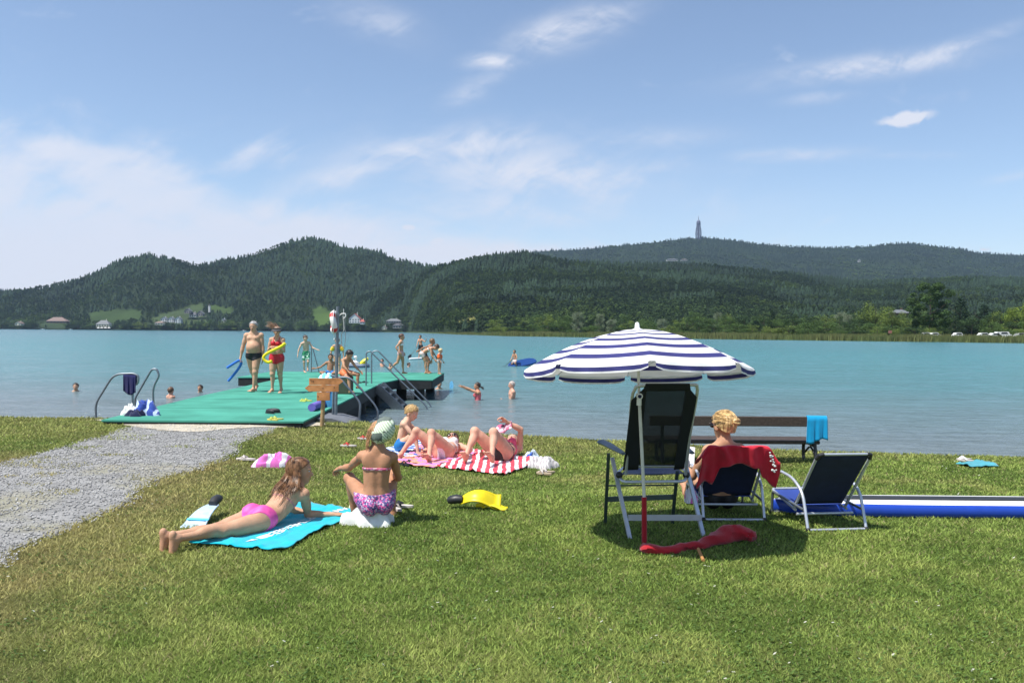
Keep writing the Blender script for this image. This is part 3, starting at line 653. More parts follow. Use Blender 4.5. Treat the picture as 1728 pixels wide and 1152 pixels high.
house('white_house',276,544,1385,12,7,4,'leftmost of the three white gabled guest houses on the far shore',gable=True,cols=3,depth=9)
house('white_house',288,544,1380,12,7,4,'middle white gabled guest house of the row of three',gable=True,cols=3,depth=9)
house('white_house',300,545,1375,11,8,4.5,'rightmost white gabled guest house, a gap apart from the other two',gable=True,rows=3,cols=2,depth=9)
house('lake_hotel',95,545,1370,40,4,8,'wide dark chalet under a broad brown roof on the far left shore',wall=mBr,roof=mRb,rows=1,cols=6)
house('boathouse',30,549,1385,12,4,4,'small pale house at the far left end of the lake shore',wall=mC,roof=mRb,gable=True,rows=1,cols=2)
house('lake_restaurant',173,551,1370,26,5,8,'low building with a steep grey hipped roof above white parasols',wall=mC,roof=mRg,rows=1,cols=5)
house('terrace_house',268,548,1360,16,4,3,'low cream terrace house left below the white guest houses',wall=mC,roof=mRb,rows=1,cols=3)
for i,(x,y,w_,h,l) in enumerate(((316,529,12,5,'topmost grey roofed house of the hillside village'),(325,535,14,5,'grey house in the middle of the hillside village'),(337,533,12,5,'right upper grey house of the hillside village'),(320,542,13,5,'grey house on the left lower row of the hillside village'),(333,543,14,5,'grey house low in the hillside village'),(346,541,9,4,'small dark house at the right end of the hillside village'))):
    house('village_house',x,y,1440+i*6,w_,h,5,l,wall=[mG,mW,mG][i%3],roof=[mRg,mRd][i%2],gable=i%2==0,rows=1,cols=3)
house('white_cottage',376,545,1380,8,5,4,'small white cottage in the trees right of the hillside village',gable=True,cols=2)
t=empty('chapel_tower',atY(353.5,527,1480),0,'slim white tower standing above the hillside trees','tower'); m=MB(); m.world=False; m.box((0,0,6),(3.4,3.4,12)); m.build('wall',mW,t); m=MB(); m.world=False; m.lathe([(2.6,12),(.1,15.5)],n=4); m.build('roof',mRd,t)
house('red_roof_house',598,545,1290,22,9,10,'white house under a bright red gable roof behind the jetty pole',roof=mRr,gable=True,rows=2,cols=4,depth=14)
house('red_roof_annex',611,547,1286,8,5,5,'small annex with a red roof right of the red roofed house',roof=mRr,rows=1,cols=2)
house('grey_villa',664,545,1290,30,4,5,'long grey roofed villa among the trees above the shore',wall=mG,roof=mRg,rows=1,cols=6)
house('grey_villa',672,554,1280,22,6,4,'lower grey villa block in front of the long roofed one',wall=mG,roof=mRd,rows=1,cols=4)
house('cream_house',648,556,1275,9,4,4,'small cream gabled house left of the grey villas',wall=mC,roof=mRb,gable=True,rows=1,cols=2)
def onhill(surf,px,py):
    # march along the ray until it meets the hill
    d=ray(px,py); 
    for Y in np.arange(400,3500,8):
        pass
    return None
house('hill_hotel',1135,440,2050,22,3.2,1.6,'long pale hotel lying on the wooded ridge left below the tower',wall=mW,roof=mRg,rows=1,cols=8,depth=14)
house('hill_hotel_wing',1155,440,2060,12,2.6,1.2,'short pale wing at the right end of the ridge hotel',wall=mW,roof=mRb,rows=1,cols=4,depth=12)
house('hill_cottage',1451,442,2200,3,3,2,'tiny white cottage high on the far forest slope',gable=True,rows=1,cols=1)
house('farmhouse',1525,531,520,24,3,6,'house with a long low grey roof left of the tall rounded tree',wall=mBr,roof=mRg,rows=1,cols=4,depth=12)
house('hill_cottage',699,486,1500,5,3,2,'pale hut in a clearing on the hill right of the higher summit',wall=mC,roof=mRb,rows=1,cols=1,depth=5)
# white parasols and boats on the far shore
for px in (166,172,178,184):
    p=atY(px,555.5,1362); r=empty('parasol',(p.x,p.y,p.z),0,'white parasol in the row below the grey hipped roof','parasol','white parasols on the restaurant terrace'); m=MB(); m.world=False; m.lathe([(2.9,2.2),(1.4,3.2),(0,3.7)],n=8); m.build('canopy',M['white'],r); m=MB(); m.world=False; m.cyl((0,0,0),(0,0,3.4),.08,6); m.build('pole',M['metal'],r)
def motorboat(px,Y,L,label,col=None):
    p=at(px,560,WZ); d=ray(px,560); x=d.x/d.y*Y; r=empty('motorboat',(x,Y,WZ),random.uniform(-.3,.3),label,'boat'); 
    m=MB(); m.world=False; st=[]
    for t in np.linspace(0,1,9):
        w_=.16*L*(1-t**3)**.7; st.append((t,w_))
    vs=[];fs=[]
    for t,w_ in st:
        X=(t-.5)*L; vs+=[(X,-w_,.55+.2*t),(X,-w_*.6,-.1),(X,w_*.6,-.1),(X,w_,.55+.2*t)]
    for i in range(8):
        for k in range(4): fs.append((i*4+k,i*4+(k+1)%4,i*4+4+(k+1)%4,i*4+4+k))
    fs.append((3,2,1,0)); m.add(vs,fs); m.build('hull',M['white'],r); m=MB(); m.world=False; m.box((.02*L,0,.95),(.3*L,.2*L,.5),bev=.1); m.build('cabin',M['white'],r); m=MB(); m.world=False; m.box((.19*L,0,.98),(.04*L,.18*L,.32)); m.build('windscreen',mGl,r)
motorboat(411,1290,9,'small white boat moored below the trees right of the white cottage')
motorboat(119,1340,7,'tiny white boat off the broad brown chalet')
motorboat(72,1345,7,'tiny white boat off the shore at the far left')
motorboat(725,980,6,'white boat lying in front of the reeds where the right shore begins')
# parked cars & camper on the far right shore
def far_car(px,Y,L,H,label,van=False):
    d=ray(px,565); z0=LZ+.95; r=empty('parked_car',(d.x/d.y*Y,Y,z0),0,label,'car','white cars parked behind the far reeds')
    prof=[(-.5,.12),(-.5,.5),(-.42,.58),(-.30,.95),(.16,1.0),(.33,.62),(.47,.52),(.5,.3),(.5,.12)] if not van else [(-.5,.1),(-.5,.97),(.25,1.0),(.36,.6),(.5,.5),(.5,.1)]
    m=MB(); m.world=False; m.prism([(a*L,b_*H) for a,b_ in prof],lambda u,v:(u,-.85,v),lambda u,v:(u,.85,v)); m.build('body',M['white'],r)
    m=MB(); m.world=False; m.prism([(-.26*L,.62*H),(-.22*L,.9*H),(.13*L,.92*H),(.25*L,.62*H)],lambda u,v:(u,-.88,v),lambda u,v:(u,.88,v)); m.build('window',mGl,r)
    for s in(-.32,.32): m=MB(); m.world=False; m.cyl((s*L,-.9,.3),(s*L,.9,.3),.32,10); m.build('wheel',M['black'],r)
for px,L,l,v in ((1563,4.4,'white car beside the little beach under the low dark bush',False),(1577,4.6,'white car just right of the one beside the little beach',False),(1617,4.2,'lone white car parked below the layered conifer',False),(1660,4.8,'leftmost white car of the row near the right edge',False),(1679,4.6,'second white car of the row near the right edge',False),(1693,5.6,'white van at the middle of the row near the right edge',True),(1722,4.6,'white car at the right edge of the far shore',False)):
    far_car(px,275 if px<1600 else 262,L*.85,1.6 if not v else 2.0,l,v)
p=atY(1562,575,262); r=empty('rowing_boat',(p.x,p.y,WZ+.1),.3,'small pale boat pulled up on the little beach of the far shore','boat')
m=MB(); m.world=False; m.sph((0,0,.3),(1.9,.7,.35),14,8); m.build('hull',mC,r); m=MB(); m.world=False; m.box((0,0,.55),(.3,1.1,.06)); m.build('seat',mBr,r)
p=atY(1502,571,258); r=empty('notice_board',(p.x,p.y,LZ),0,'small reddish notice board in the reeds left of the low dark bush','sign'); m=MB(); m.world=False; m.box((0,0,2.6),(1.1,.1,.9)); m.build('board',mat('faded_red_board',(.30,.12,.09)),r); m=MB(); m.world=False; m.cyl((0,.1,0),(0,.1,2.4),.07,6); m.build('post',mBr,r)
# ---- lookout tower
def tower():
    b=atY(1178.5,406,3380); k=3380/FPX; root=empty('lookout_tower',b,0,'tall slender twisted lookout tower with a spire on the distant ridge','tower'); mt=mat('blue_grey_steel',(.13,.14,.20),.6,.3,.1,.1)
    prof=[(0,4.2),(6,4.6),(12,4.9),(18,4.4),(24,3.2),(29,3.0),(31.5,3.3)]
    H=[h*k for h,_ in prof]; Rr=[q*k for _,q in prof]
    def rad(z): return np.interp(z,H,Rr)
    for j in range(16):
        a0=2*PI*j/16; pts=[]
        for z in np.linspace(-4*k,31.5*k,16): a=a0+z/(31*k)*1.7; pts.append((rad(max(z,0))*math.cos(a),rad(max(z,0))*.78*math.sin(a),z))
        m=MB(); m.world=False; m.tube(pts,.9,5); m.build('column',mt,root)
    for z in np.linspace(2*k,29*k,9):
        m=MB(); m.world=False; m.tube([(rad(z)*math.cos(t),rad(z)*.78*math.sin(t),z) for t in np.linspace(0,2*PI,24,endpoint=False)],.6,5,closed=True); m.build('ring',mt,root)
    m=MB(); m.world=False; m.cyl((0,0,-4*k),(0,0,30*k),1.5*k,12); m.build('lift_shaft',mt,root)
    m=MB(); m.world=False; m.lathe([(0,27.5*k),(3.0*k,28*k),(3.2*k,29*k),(2.8*k,31*k),(2.9*k,32*k),(1.9*k,34*k),(.7*k,35*k),(0,35*k)],n=18); m.build('viewing_platform',mt,root)
    m=MB(); m.world=False; m.tube([(0,0,34.5*k),(0,0,38*k),(0,0,42.5*k)],[.7*k,.45*k,.12*k],6); m.build('spire',mt,root)
tower()
# ------------------------------------------------------------------ haze
mh=bpy.data.materials.new('haze_air'); nt3=mh.node_tree if mh.use_nodes else None; mh.use_nodes=True; nt3=mh.node_tree
for n_ in list(nt3.nodes):
    if n_.type=='BSDF_PRINCIPLED': nt3.nodes.remove(n_)
pv=nt3.nodes.new('ShaderNodeVolumePrincipled'); pv.inputs['Color'].default_value=(.50,.70,1,1); pv.inputs['Density'].default_value=HAZE if 'HAZE' in globals() else .000062; pv.inputs['Anisotropy'].default_value=.2
nt3.links.new(pv.outputs[0],nt3.nodes['Material Output'].inputs['Volume'])
m=MB(); m.box((0,2140,290),(11500,5000,620)); hz=m.build('haze',mh); tag(hz,'thin bluish summer haze over the lake and hills','haze',kind='stuff')
# ------------------------------------------------------------------ lawn
def lawn():
    n=560000; y=3.1*(17.5/3.1)**RNG.random(n); x=(RNG.random(n)*2-1)*(.80*y+.3); x=x; 
    y=y+RNG.normal(0,.01,n); k=y<shoreY(x)+.12*(fbm(x*1.3,y*.2,5,2)-.5)+.10; x=x[k];y=y[k]
    pm=pathmask(x,y); rm=rampmask(x,y); tuft=fbm(x*1.6+3,y*2.6,101,3)
    k=(pm>RNG.uniform(-.06,.10,len(x)))|((tuft>.66)&(RNG.random(len(x))<.6)&(pm<0)); k&=(rm>.02)|((tuft>.68)&(RNG.random(len(x))<.4)); k&=~((y>14.0)&(x>-7.2)&(x<-3.6))
    x=x[k];y=y[k];pm=pm[k]
    for P in NOGRASS:
        P=np.asarray(P); b0=P.min(0);b1=P.max(0); c=(x>b0[0])&(x<b1[0])&(y>b0[1])&(y<b1[1]); i=np.where(c)[0]; ins=poly_in(P,x[i],y[i]); kk=np.ones(len(x),bool); kk[i[ins]]=False; x=x[kk];y=y[kk];pm=pm[kk]
    n=len(x); nn=fbm(x*2.2,y*2.2,33,3); edge=np.exp(-np.abs(pm)/.12)+np.exp(-np.abs(y-shoreY(x))/.2)*1.0
    h=RNG.uniform(.009,.022,n)*(.7+.7*nn)*(1+.06*y)+.022*edge*RNG.random(n)**2; wd=.00095*y*RNG.uniform(.7,1.3,n)
    a=RNG.uniform(0,6.28,n); la=RNG.uniform(0,6.28,n); ln=h*RNG.uniform(.3,1.5,n); z=gz(x,y)-.003
    cx,cy=np.cos(a)*wd,np.sin(a)*wd
    V=np.empty((n,3,3),dtype=np.float32); V[:,0]=np.stack([x-cx,y-cy,z],1); V[:,1]=np.stack([x+cx,y+cy,z],1); V[:,2]=np.stack([x+np.cos(la)*ln,y+np.sin(la)*ln,z+h],1)
    c=grasscol(x,y)*RNG.uniform(.62,1.55,n)[:,None]*1.47; straw=RNG.random(n)<.055; c[straw]=np.array([.30,.26,.13])*RNG.uniform(.7,1.2,(straw.sum(),1))
    C=np.repeat(c,3,0); C[2::3]*=1.15
    m=mat('grass_blades',(.1,.1,.1),.7,0,.03,5,attr=True,trans=.3,spec=.2)
    tag(mesh_np('grass',V.reshape(-1,3),np.arange(3*n).reshape(-1,3),m,col=C),'short mown lawn with dry and worn patches','grass',kind='stuff')
    # clover and daisy leaves
    n=26000; y=3.2*(12/3.2)**RNG.random(n); x=(RNG.random(n)*2-1)*.78*y; k=(pathmask(x,y)>.12)&(fbm(x*1.3,y*1.3,111,3)>.47)&(y<shoreY(x)-.1); x=x[k];y=y[k]
    for P in NOGRASS: kk=~poly_in(P,x,y); x=x[kk];y=y[kk]
    n=len(x); s=RNG.uniform(.004,.010,n)*(1+.04*y); a=RNG.uniform(0,6.28,n); tx=RNG.normal(0,.5,n); z=gz(x,y)+RNG.uniform(.008,.022,n)
    V=np.empty((n,4,3),dtype=np.float32)
    for i in range(4):
        aa=a+i*PI/2; V[:,i]=np.stack([x+np.cos(aa)*s,y+np.sin(aa)*s*.8,z+np.cos(aa)*s*tx],1)
    c=np.array([[.10,.17,.04]])*RNG.uniform(.6,1.5,(n,1)); wh=RNG.random(n)<.02; c[wh]=(.6,.6,.5)
    tag(mesh_np('clover',V.reshape(-1,3),np.arange(4*n).reshape(-1,4),m,col=np.repeat(c,4,0)),'clover leaves scattered through the lawn','clover',kind='stuff')
# ------------------------------------------------------------------ people: one smooth skin grown from tapered limbs (distance field -> surface)
def nrm(v): v=np.asarray(v,float); return v/(np.linalg.norm(v)+1e-12)
def perp(v,d): v=np.asarray(v,float); d=nrm(d); return nrm(v-d*np.dot(v,d))
class Field:
    def __init__(s,lo,hi,v):
        s.v=v; s.lo=np.array(lo,float); s.n=(np.ceil((np.array(hi)-s.lo)/v).astype(int)+1); s.ax=[(s.lo[i]+np.arange(s.n[i])*v).astype(np.float32) for i in range(3)]
        s.f=np.full(s.n,1.0,np.float32)
    def sub(s,lo,hi):
        a=np.maximum(0,np.floor((np.array(lo)-s.lo)/s.v).astype(int)); b=np.minimum(s.n,np.ceil((np.array(hi)-s.lo)/s.v).astype(int)+1)
        b=np.maximum(b,a); return tuple(slice(a[i],b[i]) for i in range(3))
    def co(s,sl): return s.ax[0][sl[0]][:,None,None],s.ax[1][sl[1]][None,:,None],s.ax[2][sl[2]][None,None,:]
def smin(a,b,k):
    h=np.maximum(k-np.abs(a-b),0); return np.minimum(a,b)-h*h/(4*np.maximum(k,1e-6))
class Prim: pass
def cone(a,b,r1,r2,k=.01):
    p=Prim(); a=np.asarray(a,float); b=np.asarray(b,float); p.k=k; R_=max(r1,r2); p.lo=np.minimum(a,b)-R_; p.hi=np.maximum(a,b)+R_
    ab=b-a; L2=max(ab@ab,1e-12)
    def ev(X,Y,Z):
        x=X-a[0];y=Y-a[1];z=Z-a[2]; t=np.clip((x*ab[0]+y*ab[1]+z*ab[2])/L2,0,1)
        return np.sqrt((x-t*ab[0])**2+(y-t*ab[1])**2+(z-t*ab[2])**2)-(r1+(r2-r1)*t)
    p.ev=ev; return p
def ell(c,ax,rad,k=.01):
    """ax: 3 orthonormal axes rows"""
    p=Prim(); c=np.asarray(c,float); A=np.array(ax,float); rad=np.array(rad,float); p.k=k; e=np.sqrt(((A.T*rad)**2).sum(1)); p.lo=c-e; p.hi=c+e
    def ev(X,Y,Z):
        x=X-c[0];y=Y-c[1];z=Z-c[2]; q=[(x*A[i][0]+y*A[i][1]+z*A[i][2])/rad[i] for i in range(3)]
        k0=np.sqrt(q[0]**2+q[1]**2+q[2]**2); k1=np.sqrt((q[0]/rad[0])**2+(q[1]/rad[1])**2+(q[2]/rad[2])**2)
        return np.where(k0<1e-3,-rad.min(),k0*(k0-1)/np.maximum(k1,1e-6))
    p.ev=ev; return p
def apply(F,prims,mg=.03,kfun=None,neg=False):
    for p in prims:
        m_=p.k+mg; sl=F.sub(p.lo-m_,p.hi+m_); X,Y,Z=F.co(sl)
        if 0 in F.f[sl].shape: continue
        d=p.ev(X,Y,Z).astype(np.float32)
        if neg: F.f[sl]=-smin(-F.f[sl],d,p.k)
        else: F.f[sl]=smin(F.f[sl],d,p.k)
def surfnet(f,lo,v):
    ins=f<0; n=np.array(f.shape)
    c=np.zeros(n-1,np.uint8)
    for dx in(0,1):
        for dy in(0,1):
            for dz in(0,1): c+=ins[dx:n[0]-1+dx,dy:n[1]-1+dy,dz:n[2]-1+dz]
    act=(c>0)&(c<8); idx=np.full(act.shape,-1,np.int64); ii=np.argwhere(act); idx[act]=np.arange(len(ii))
    P=np.zeros((len(ii),3)); W=np.zeros(len(ii))
    I,J,K=ii.T
    for ax in range(3):
        o=[(0,0),(0,1),(1,0),(1,1)]
        for a,b in o:
            d0=[0,0,0]; oth=[q for q in range(3) if q!=ax]; d0[oth[0]]=a; d0[oth[1]]=b; d1=list(d0); d1[ax]=1
            f0=f[I+d0[0],J+d0[1],K+d0[2]]; f1=f[I+d1[0],J+d1[1],K+d1[2]]; m=(f0<0)!=(f1<0)
            t=np.where(m,f0/np.where(m,f0-f1,1),0); pt=np.array(d0,float)[None].repeat(len(ii),0); pt[:,ax]=t
            P[m]+=pt[m]; W[m]+=1
    P=P/W[:,None]; V=lo+(ii+P)*v; Q=[]
    for ax in range(3):
        oth=[q for q in range(3) if q!=ax]; sl0=[slice(None)]*3; sl1=[slice(None)]*3; sl0[ax]=slice(0,n[ax]-1); sl1[ax]=slice(1,n[ax])
        e=ins[tuple(sl0)]!=ins[tuple(sl1)]; pts=np.argwhere(e); k=(pts[:,oth[0]]>0)&(pts[:,oth[1]]>0)&(pts[:,oth[0]]<n[oth[0]]-1)&(pts[:,oth[1]]<n[oth[1]]-1); pts=pts[k]
        s=ins[tuple(sl0)][tuple(pts.T)]
        def cell(a,b):
            q=pts.copy(); q[:,oth[0]]-=a; q[:,oth[1]]-=b; return idx[tuple(q.T)]
        q=np.stack([cell(1,1),cell(0,1),cell(0,0),cell(1,0)],1)
        flip=s if ax!=1 else ~s
        q[~flip]=q[~flip][:,::-1]; Q.append(q)
    return V,np.concatenate(Q)
SKIN={}
def skinmat(c,i):
    m=mat('skin_%d'%i,c,.50,0,.07,10,attr=True,sss=.12,spec=.35,bump=.12,bscale=90); return m
MSK=mat('skin',(.6,.4,.3),.60,0,.11,14,attr=True,sss=.10,spec=.25,bump=.18,bscale=70)
MEYE=mat('eye_dark',(.03,.02,.015),.2,0,.1); MEW=mat('eye_white',(.7,.7,.7),.25,0,.02)
PB={}
LOG=[]
def person(label,H=1.7,P=(0,0,1),U=(0,0,1),Fw=(0,-1,0),Uc=None,Fc=None,Uh=None,Fh=None,arms=None,legs=None,fem=False,fat=1.0,child=0.0,belly=0,bust=0,skin=(.55,.33,.22),vox=.0075,wear=(),hair=None,group=None,cut=None,name='person',faces=True,spine=0,thin=1.0,hsz=None,fing=1.0,neckd=None,hairobj=None):
    """P: midpoint of the hip joints. arms/legs: dict L/R of bone directions. returns info dict with joints"""
    U=nrm(U); Fw=perp(Fw,U); Uc=nrm(Uc if Uc is not None else U); Fc=perp(Fc if Fc is not None else Fw,Uc); Uh=nrm(Uh if Uh is not None else (0,0,1)); Fh=perp(Fh if Fh is not None else Fc,Uh)
    L=np.cross(U,Fw); Lc=np.cross(Uc,Fc); Lh=np.cross(Uh,Fh); P=np.array(P,float); h=H; hs=hsz or (1.06+.34*child)
    bw=(1.0 if not fem else .95)*(1-.02*child); fa=fat
    W=P+U*.095*h; mid=nrm(U+Uc); C=W+Uc*.115*h; Nk=W+Uc*(.205-.02*child)*h; nd=nrm(neckd) if neckd is not None else nrm(Uc*.6+Uh*.6+Fh*.12)
    HC=Nk+nd*(.040)*h*(1-.1*child)+Uh*.052*h*hs+Fh*.006*h
    T=[];k=.035*h
    sw=(.101 if not fem else .089)*h*(1-.04*child); 
    pw=(.078 if not fem else .088)*fa**.5*(1-.10*child)
    T.append(ell(W+Uc*.10*h-Fc*.004*h,(Lc,Fc,Uc),(.084*h*bw*fa**.5*(1-.07*child),.056*h*fa**.6*(1-.05*child),.108*h),k))
    T.append(ell(W+U*.0*h,(nrm(L+Lc),nrm(Fw+Fc),mid),((.070 if fem else .076)*h*fa**.8*(1-.05*child),.052*h*fa*.98,.085*h),k))
    T.append(ell(P+U*.028*h,(L,Fw,U),(pw*h,.056*h*fa**.6,.062*h),k))
    for s in(-1,1):
        T.append(ell(P-Fw*.030*h+L*s*.040*h-U*.012*h,(L,Fw,U),(.042*h*fa**.4,.046*h*fa**.4*(1.08 if fem else 1)*(1-.12*child),.052*h),.02*h))
        T.append(cone(Nk-Uc*.004*h,Nk+Lc*s*sw*.85-Uc*.034*h,.027*h,.026*h*(1 if fem else 1.12),.03*h)); T.append(cone(Nk+Uc*.015*h-Fc*.006*h,Nk+Lc*s*sw*.55-Uc*.018*h-Fc*.006*h,.022*h,.018*h,.03*h))
        T.append(ell(W+Uc*.145*h+Lc*s*.05*h-Fc*.040*h,(Lc,Fc,Uc),(.032*h,.018*h,.045*h),.02*h))
        if bust: T.append(ell(W+Uc*.118*h+Lc*s*.040*h+Fc*(.040+.012*bust)*h,(Lc,Fc,Uc),(.033*h*bust**.3,.030*h*bust,.034*h*bust**.4),.018*h))
        elif not child: T.append(ell(W+Uc*.130*h+Lc*s*.040*h+Fc*.030*h,(Lc,Fc,Uc),(.042*h,.027*h*fa**.6,.034*h),.02*h))
    if belly: T.append(ell(W+U*.005*h+Fw*.026*h*belly,(L,Fw,U),(.076*h*fa**.5,.058*h*belly,.078*h),.04*h))
    # neck + head
    T.append(cone(Nk-Uc*.02*h,HC-Uh*.035*h*hs-Fh*.008*h,(.032 if fem else .039)*h*(1-.1*child),(.028 if fem else .035)*h*(1-.05*child),.024*h))
    q=h*hs
    hd=[ell(HC+Uh*.014*q-Fh*.006*q,(Lh,Fh,Uh),(.0445*q,.0555*q,.050*q),.01*q),
        ell(HC-Uh*.022*q+Fh*.014*q,(Lh,Fh,Uh),(.034*q,.036*q,.038*q),.018*q),
        ell(HC-Uh*.050*q+Fh*.031*q,(Lh,Fh,Uh),(.016*q,.012*q,.011*q),.015*q)]
    if faces:
        hd+=[cone(HC-Uh*.001*q+Fh*.047*q,HC-Uh*.019*q+Fh*.058*q,.0045*q,.0075*q,.008*q),
             ell(HC+Uh*.010*q+Fh*.043*q,(Lh,Fh,Uh),(.030*q,.010*q,.006*q),.010*q),
             ell(HC-Uh*.031*q+Fh*.046*q,(Lh,Fh,Uh),(.013*q,.007*q,.0038*q),.005*q),
             ell(HC-Uh*.0375*q+Fh*.044*q,(Lh,Fh,Uh),(.011*q,.007*q,.0040*q),.005*q)]
    for s in(-1,1):
        hd.append(ell(HC+Lh*s*.0455*q-Uh*.010*q-Fh*.006*q,(nrm(Lh*1+Fh*s*-.4),nrm(Fh+Lh*s*.4),Uh),(.005*q,.0115*q,.018*q),.006*q))
    T2=hd
    lo=[];hi=[]; parts=[]
    J={'P':P,'W':W,'N':Nk,'HC':HC,'q':q,'Uh':Uh,'Fh':Fh,'Lh':Lh,'U':U,'F':Fw,'L':L,'Uc':Uc,'Fc':Fc,'Lc':Lc,'h':h}
    def limb(prims,jp,kk,rr): parts.append((prims,np.array(jp),kk,rr))
    tf=fa**.5*thin
    for s,key in((1,'L'),(-1,'R')):
        lg=legs[key] if legs and key in legs else None
        if lg is not None:
            hj=P+L*s*.047*h; td=nrm(lg[0]); sd_=nrm(lg[1]); fd=perp(lg[2],sd_) if len(lg)<4 else nrm(lg[2])
            kn=hj+td*.245*h; an=kn+sd_*.232*h
            bend=td-sd_; kf=perp(bend,sd_) if np.linalg.norm(bend)>.25 else perp(fd,sd_)
            lat=np.cross(sd_,kf)
            ch=(1-.10*child)
            g=[cone(hj+td*.01*h,kn,(.054 if not fem else .058)*h*tf*ch,.033*h*tf,.02*h),
               cone(hj+td*.03*h+kf*.008*h,hj+td*.17*h+kf*.008*h,.046*h*tf*ch,.036*h*tf,.02*h),
               ell(kn+kf*.004*h,np.eye(3),(.029*h*tf,)*3,.015*h),
               cone(kn,an,.0275*h*tf,.0175*h*tf**.5,.018*h),
               ell(kn+sd_*.070*h-kf*.014*h,(kf,lat,sd_),(.027*h*tf*ch,.028*h*tf*ch,.062*h),.018*h),
               ell(an,np.eye(3),(.0185*h,)*3,.012*h)]
            # foot
            fd2=nrm(fd); fu=nrm(-sd_-fd2*np.dot(-sd_,fd2)); fl=np.cross(fu,fd2); heel=an+nrm(-fu)*.022*h-fd2*.018*h; ball=an-fu*.027*h+fd2*.085*h
            g+=[ell(heel,(fl,fd2,fu),(.0175*h,.024*h,.018*h),.012*h),cone(an-fu*.004*h+fd2*.004*h,ball+fu*.004*h,.020*h,.0125*h,.015*h),ell((heel+ball)/2+fu*.0*h+fl*.0,(fl,fd2,fu),(.017*h,.055*h,.012*h),.012*h),
                ell(ball,(fl,fd2,fu),(.0255*h,.020*h,.0105*h),.012*h)]
            for t_ in range(5):
                o=(t_-2)*.0102*h*s*-1; L_=(.030-.0030*t_)*h; rr=(.0075 if t_==0 else .0056)*h
                g.append(cone(ball+fl*-o*1+fd2*.008*h,ball+fl*-o+fd2*L_-fu*.003*h,rr,rr*.85,.004*h))
            limb(g,hj,.045*h,.085*h); J['knee'+key]=kn; J['ankle'+key]=an; J['ball'+key]=ball; J['hip'+key]=hj; J['td'+key]=td; J['kf'+key]=kf
        ar=arms[key] if arms and key in arms else None
        if ar is not None:
            sj=Nk+Lc*s*sw-Uc*.034*h; ud=nrm(ar[0]); fd=nrm(ar[1]); el_=sj+ud*.168*h; wr=el_+fd*.140*h; hdv=nrm(ar[2]) if len(ar)>2 and ar[2] is not None else fd
            pn=perp(ar[3],hdv) if len(ar)>3 and ar[3] is not None else perp(-Lc*s+Fc*.15 if abs(np.dot(hdv,Lc))<.9 else Fc,hdv); curl=ar[4] if len(ar)>4 else .35
            af=fa**.45*thin*(1-.06*child)
            g=[ell(sj,np.eye(3),((.030 if not fem else .0255)*h*af,)*3,.02*h),cone(sj,el_,(.027 if not fem else .0235)*h*af,.0205*h*af,.02*h),ell(sj+ud*.075*h,(ud,perp(Fc+.01,ud),np.cross(ud,perp(Fc+.01,ud))),(.06*h,.0265*h*af,.0245*h*af),.015*h),
               cone(el_,wr,.0205*h*af,.0135*h*af**.5,.012*h),ell(el_+fd*.040*h,(fd,perp(pn+.01,fd),np.cross(fd,perp(pn+.01,fd))),(.048*h,.0225*h*af,.0215*h*af),.012*h)]
            side=np.cross(hdv,pn)*(-1 if s==1 else 1)   # thumb side
            pc=wr+hdv*.028*h; g.append(ell(pc,(hdv,side,pn),(.033*h,.0225*h,.0105*h),.008*h)); g.append(cone(wr-fd*.005*h,pc,.0125*h,.011*h,.008*h))
            fr=.0052*h*fing
            for i in range(4):
                o=(1.5-i)*.0112*h; b0=wr+hdv*.050*h+side*o; Lf=[.040,.045,.042,.033][i]*h; a=curl*.55; p0=b0; dd=hdv*math.cos(a)+pn*math.sin(a)+side*(1.5-i)*.05
                for sgm,fr_ in enumerate((.45,.30,.25)):
                    p1=p0+nrm(dd)*Lf*fr_*1.15; g.append(cone(p0,p1,fr*(1-.1*sgm),fr*(.92-.1*sgm),.003*h)); p0=p1; a+=curl*.75; dd=hdv*math.cos(a)+pn*math.sin(a)+side*(1.5-i)*.05
            tb=wr+hdv*.014*h+side*.018*h; td_=nrm(hdv*.75+side*.65+pn*.35*(curl+.3)); t1=tb+td_*.026*h; t2=t1+nrm(hdv*.95+side*.2+pn*.5*curl)*.024*h
            g+=[cone(tb,t1,.0085*h,.0062*h,.006*h),cone(t1,t2,.0060*h,.0048*h,.003*h)]
            limb(g,sj,.035*h,.055*h); J['elbow'+key]=el_; J['wrist'+key]=wr; J['hand'+key]=wr+hdv*.055*h; J['sh'+key]=sj; J['palm'+key]=pn; J['side'+key]=side; J['hd'+key]=hdv
    allp=T+T2+[p for g in parts for p in g[0]]
    lo=np.min([p.lo for p in allp],0)-.06; hi=np.max([p.hi for p in allp],0)+.06
    Fd=Field(lo,hi,vox); apply(Fd,T)
    H2=Field(np.min([p.lo for p in T2],0)-.03,np.max([p.hi for p in T2],0)+.03,vox)
    # merge: head via same field (aligned sub-block)
    apply(Fd,T2)
    if faces:
        apply(Fd,[ell(HC+Uh*.001*q+Fh*.055*q+Lh*s*.0185*q,(Lh,Fh,Uh),(.0105*q,.0080*q,.0068*q),.006*q) for s in(-1,1)],neg=True)
    if spine:
        a=W-Fw*.06*h; apply(Fd,[cone(P+U*.03*h-Fw*.068*h,W+Uc*.16*h-Fc*.072*h,.010*h,.010*h,.02*h*spine)],neg=True)
    parts.sort(key=lambda p:-p[3]); J['Fg']=None
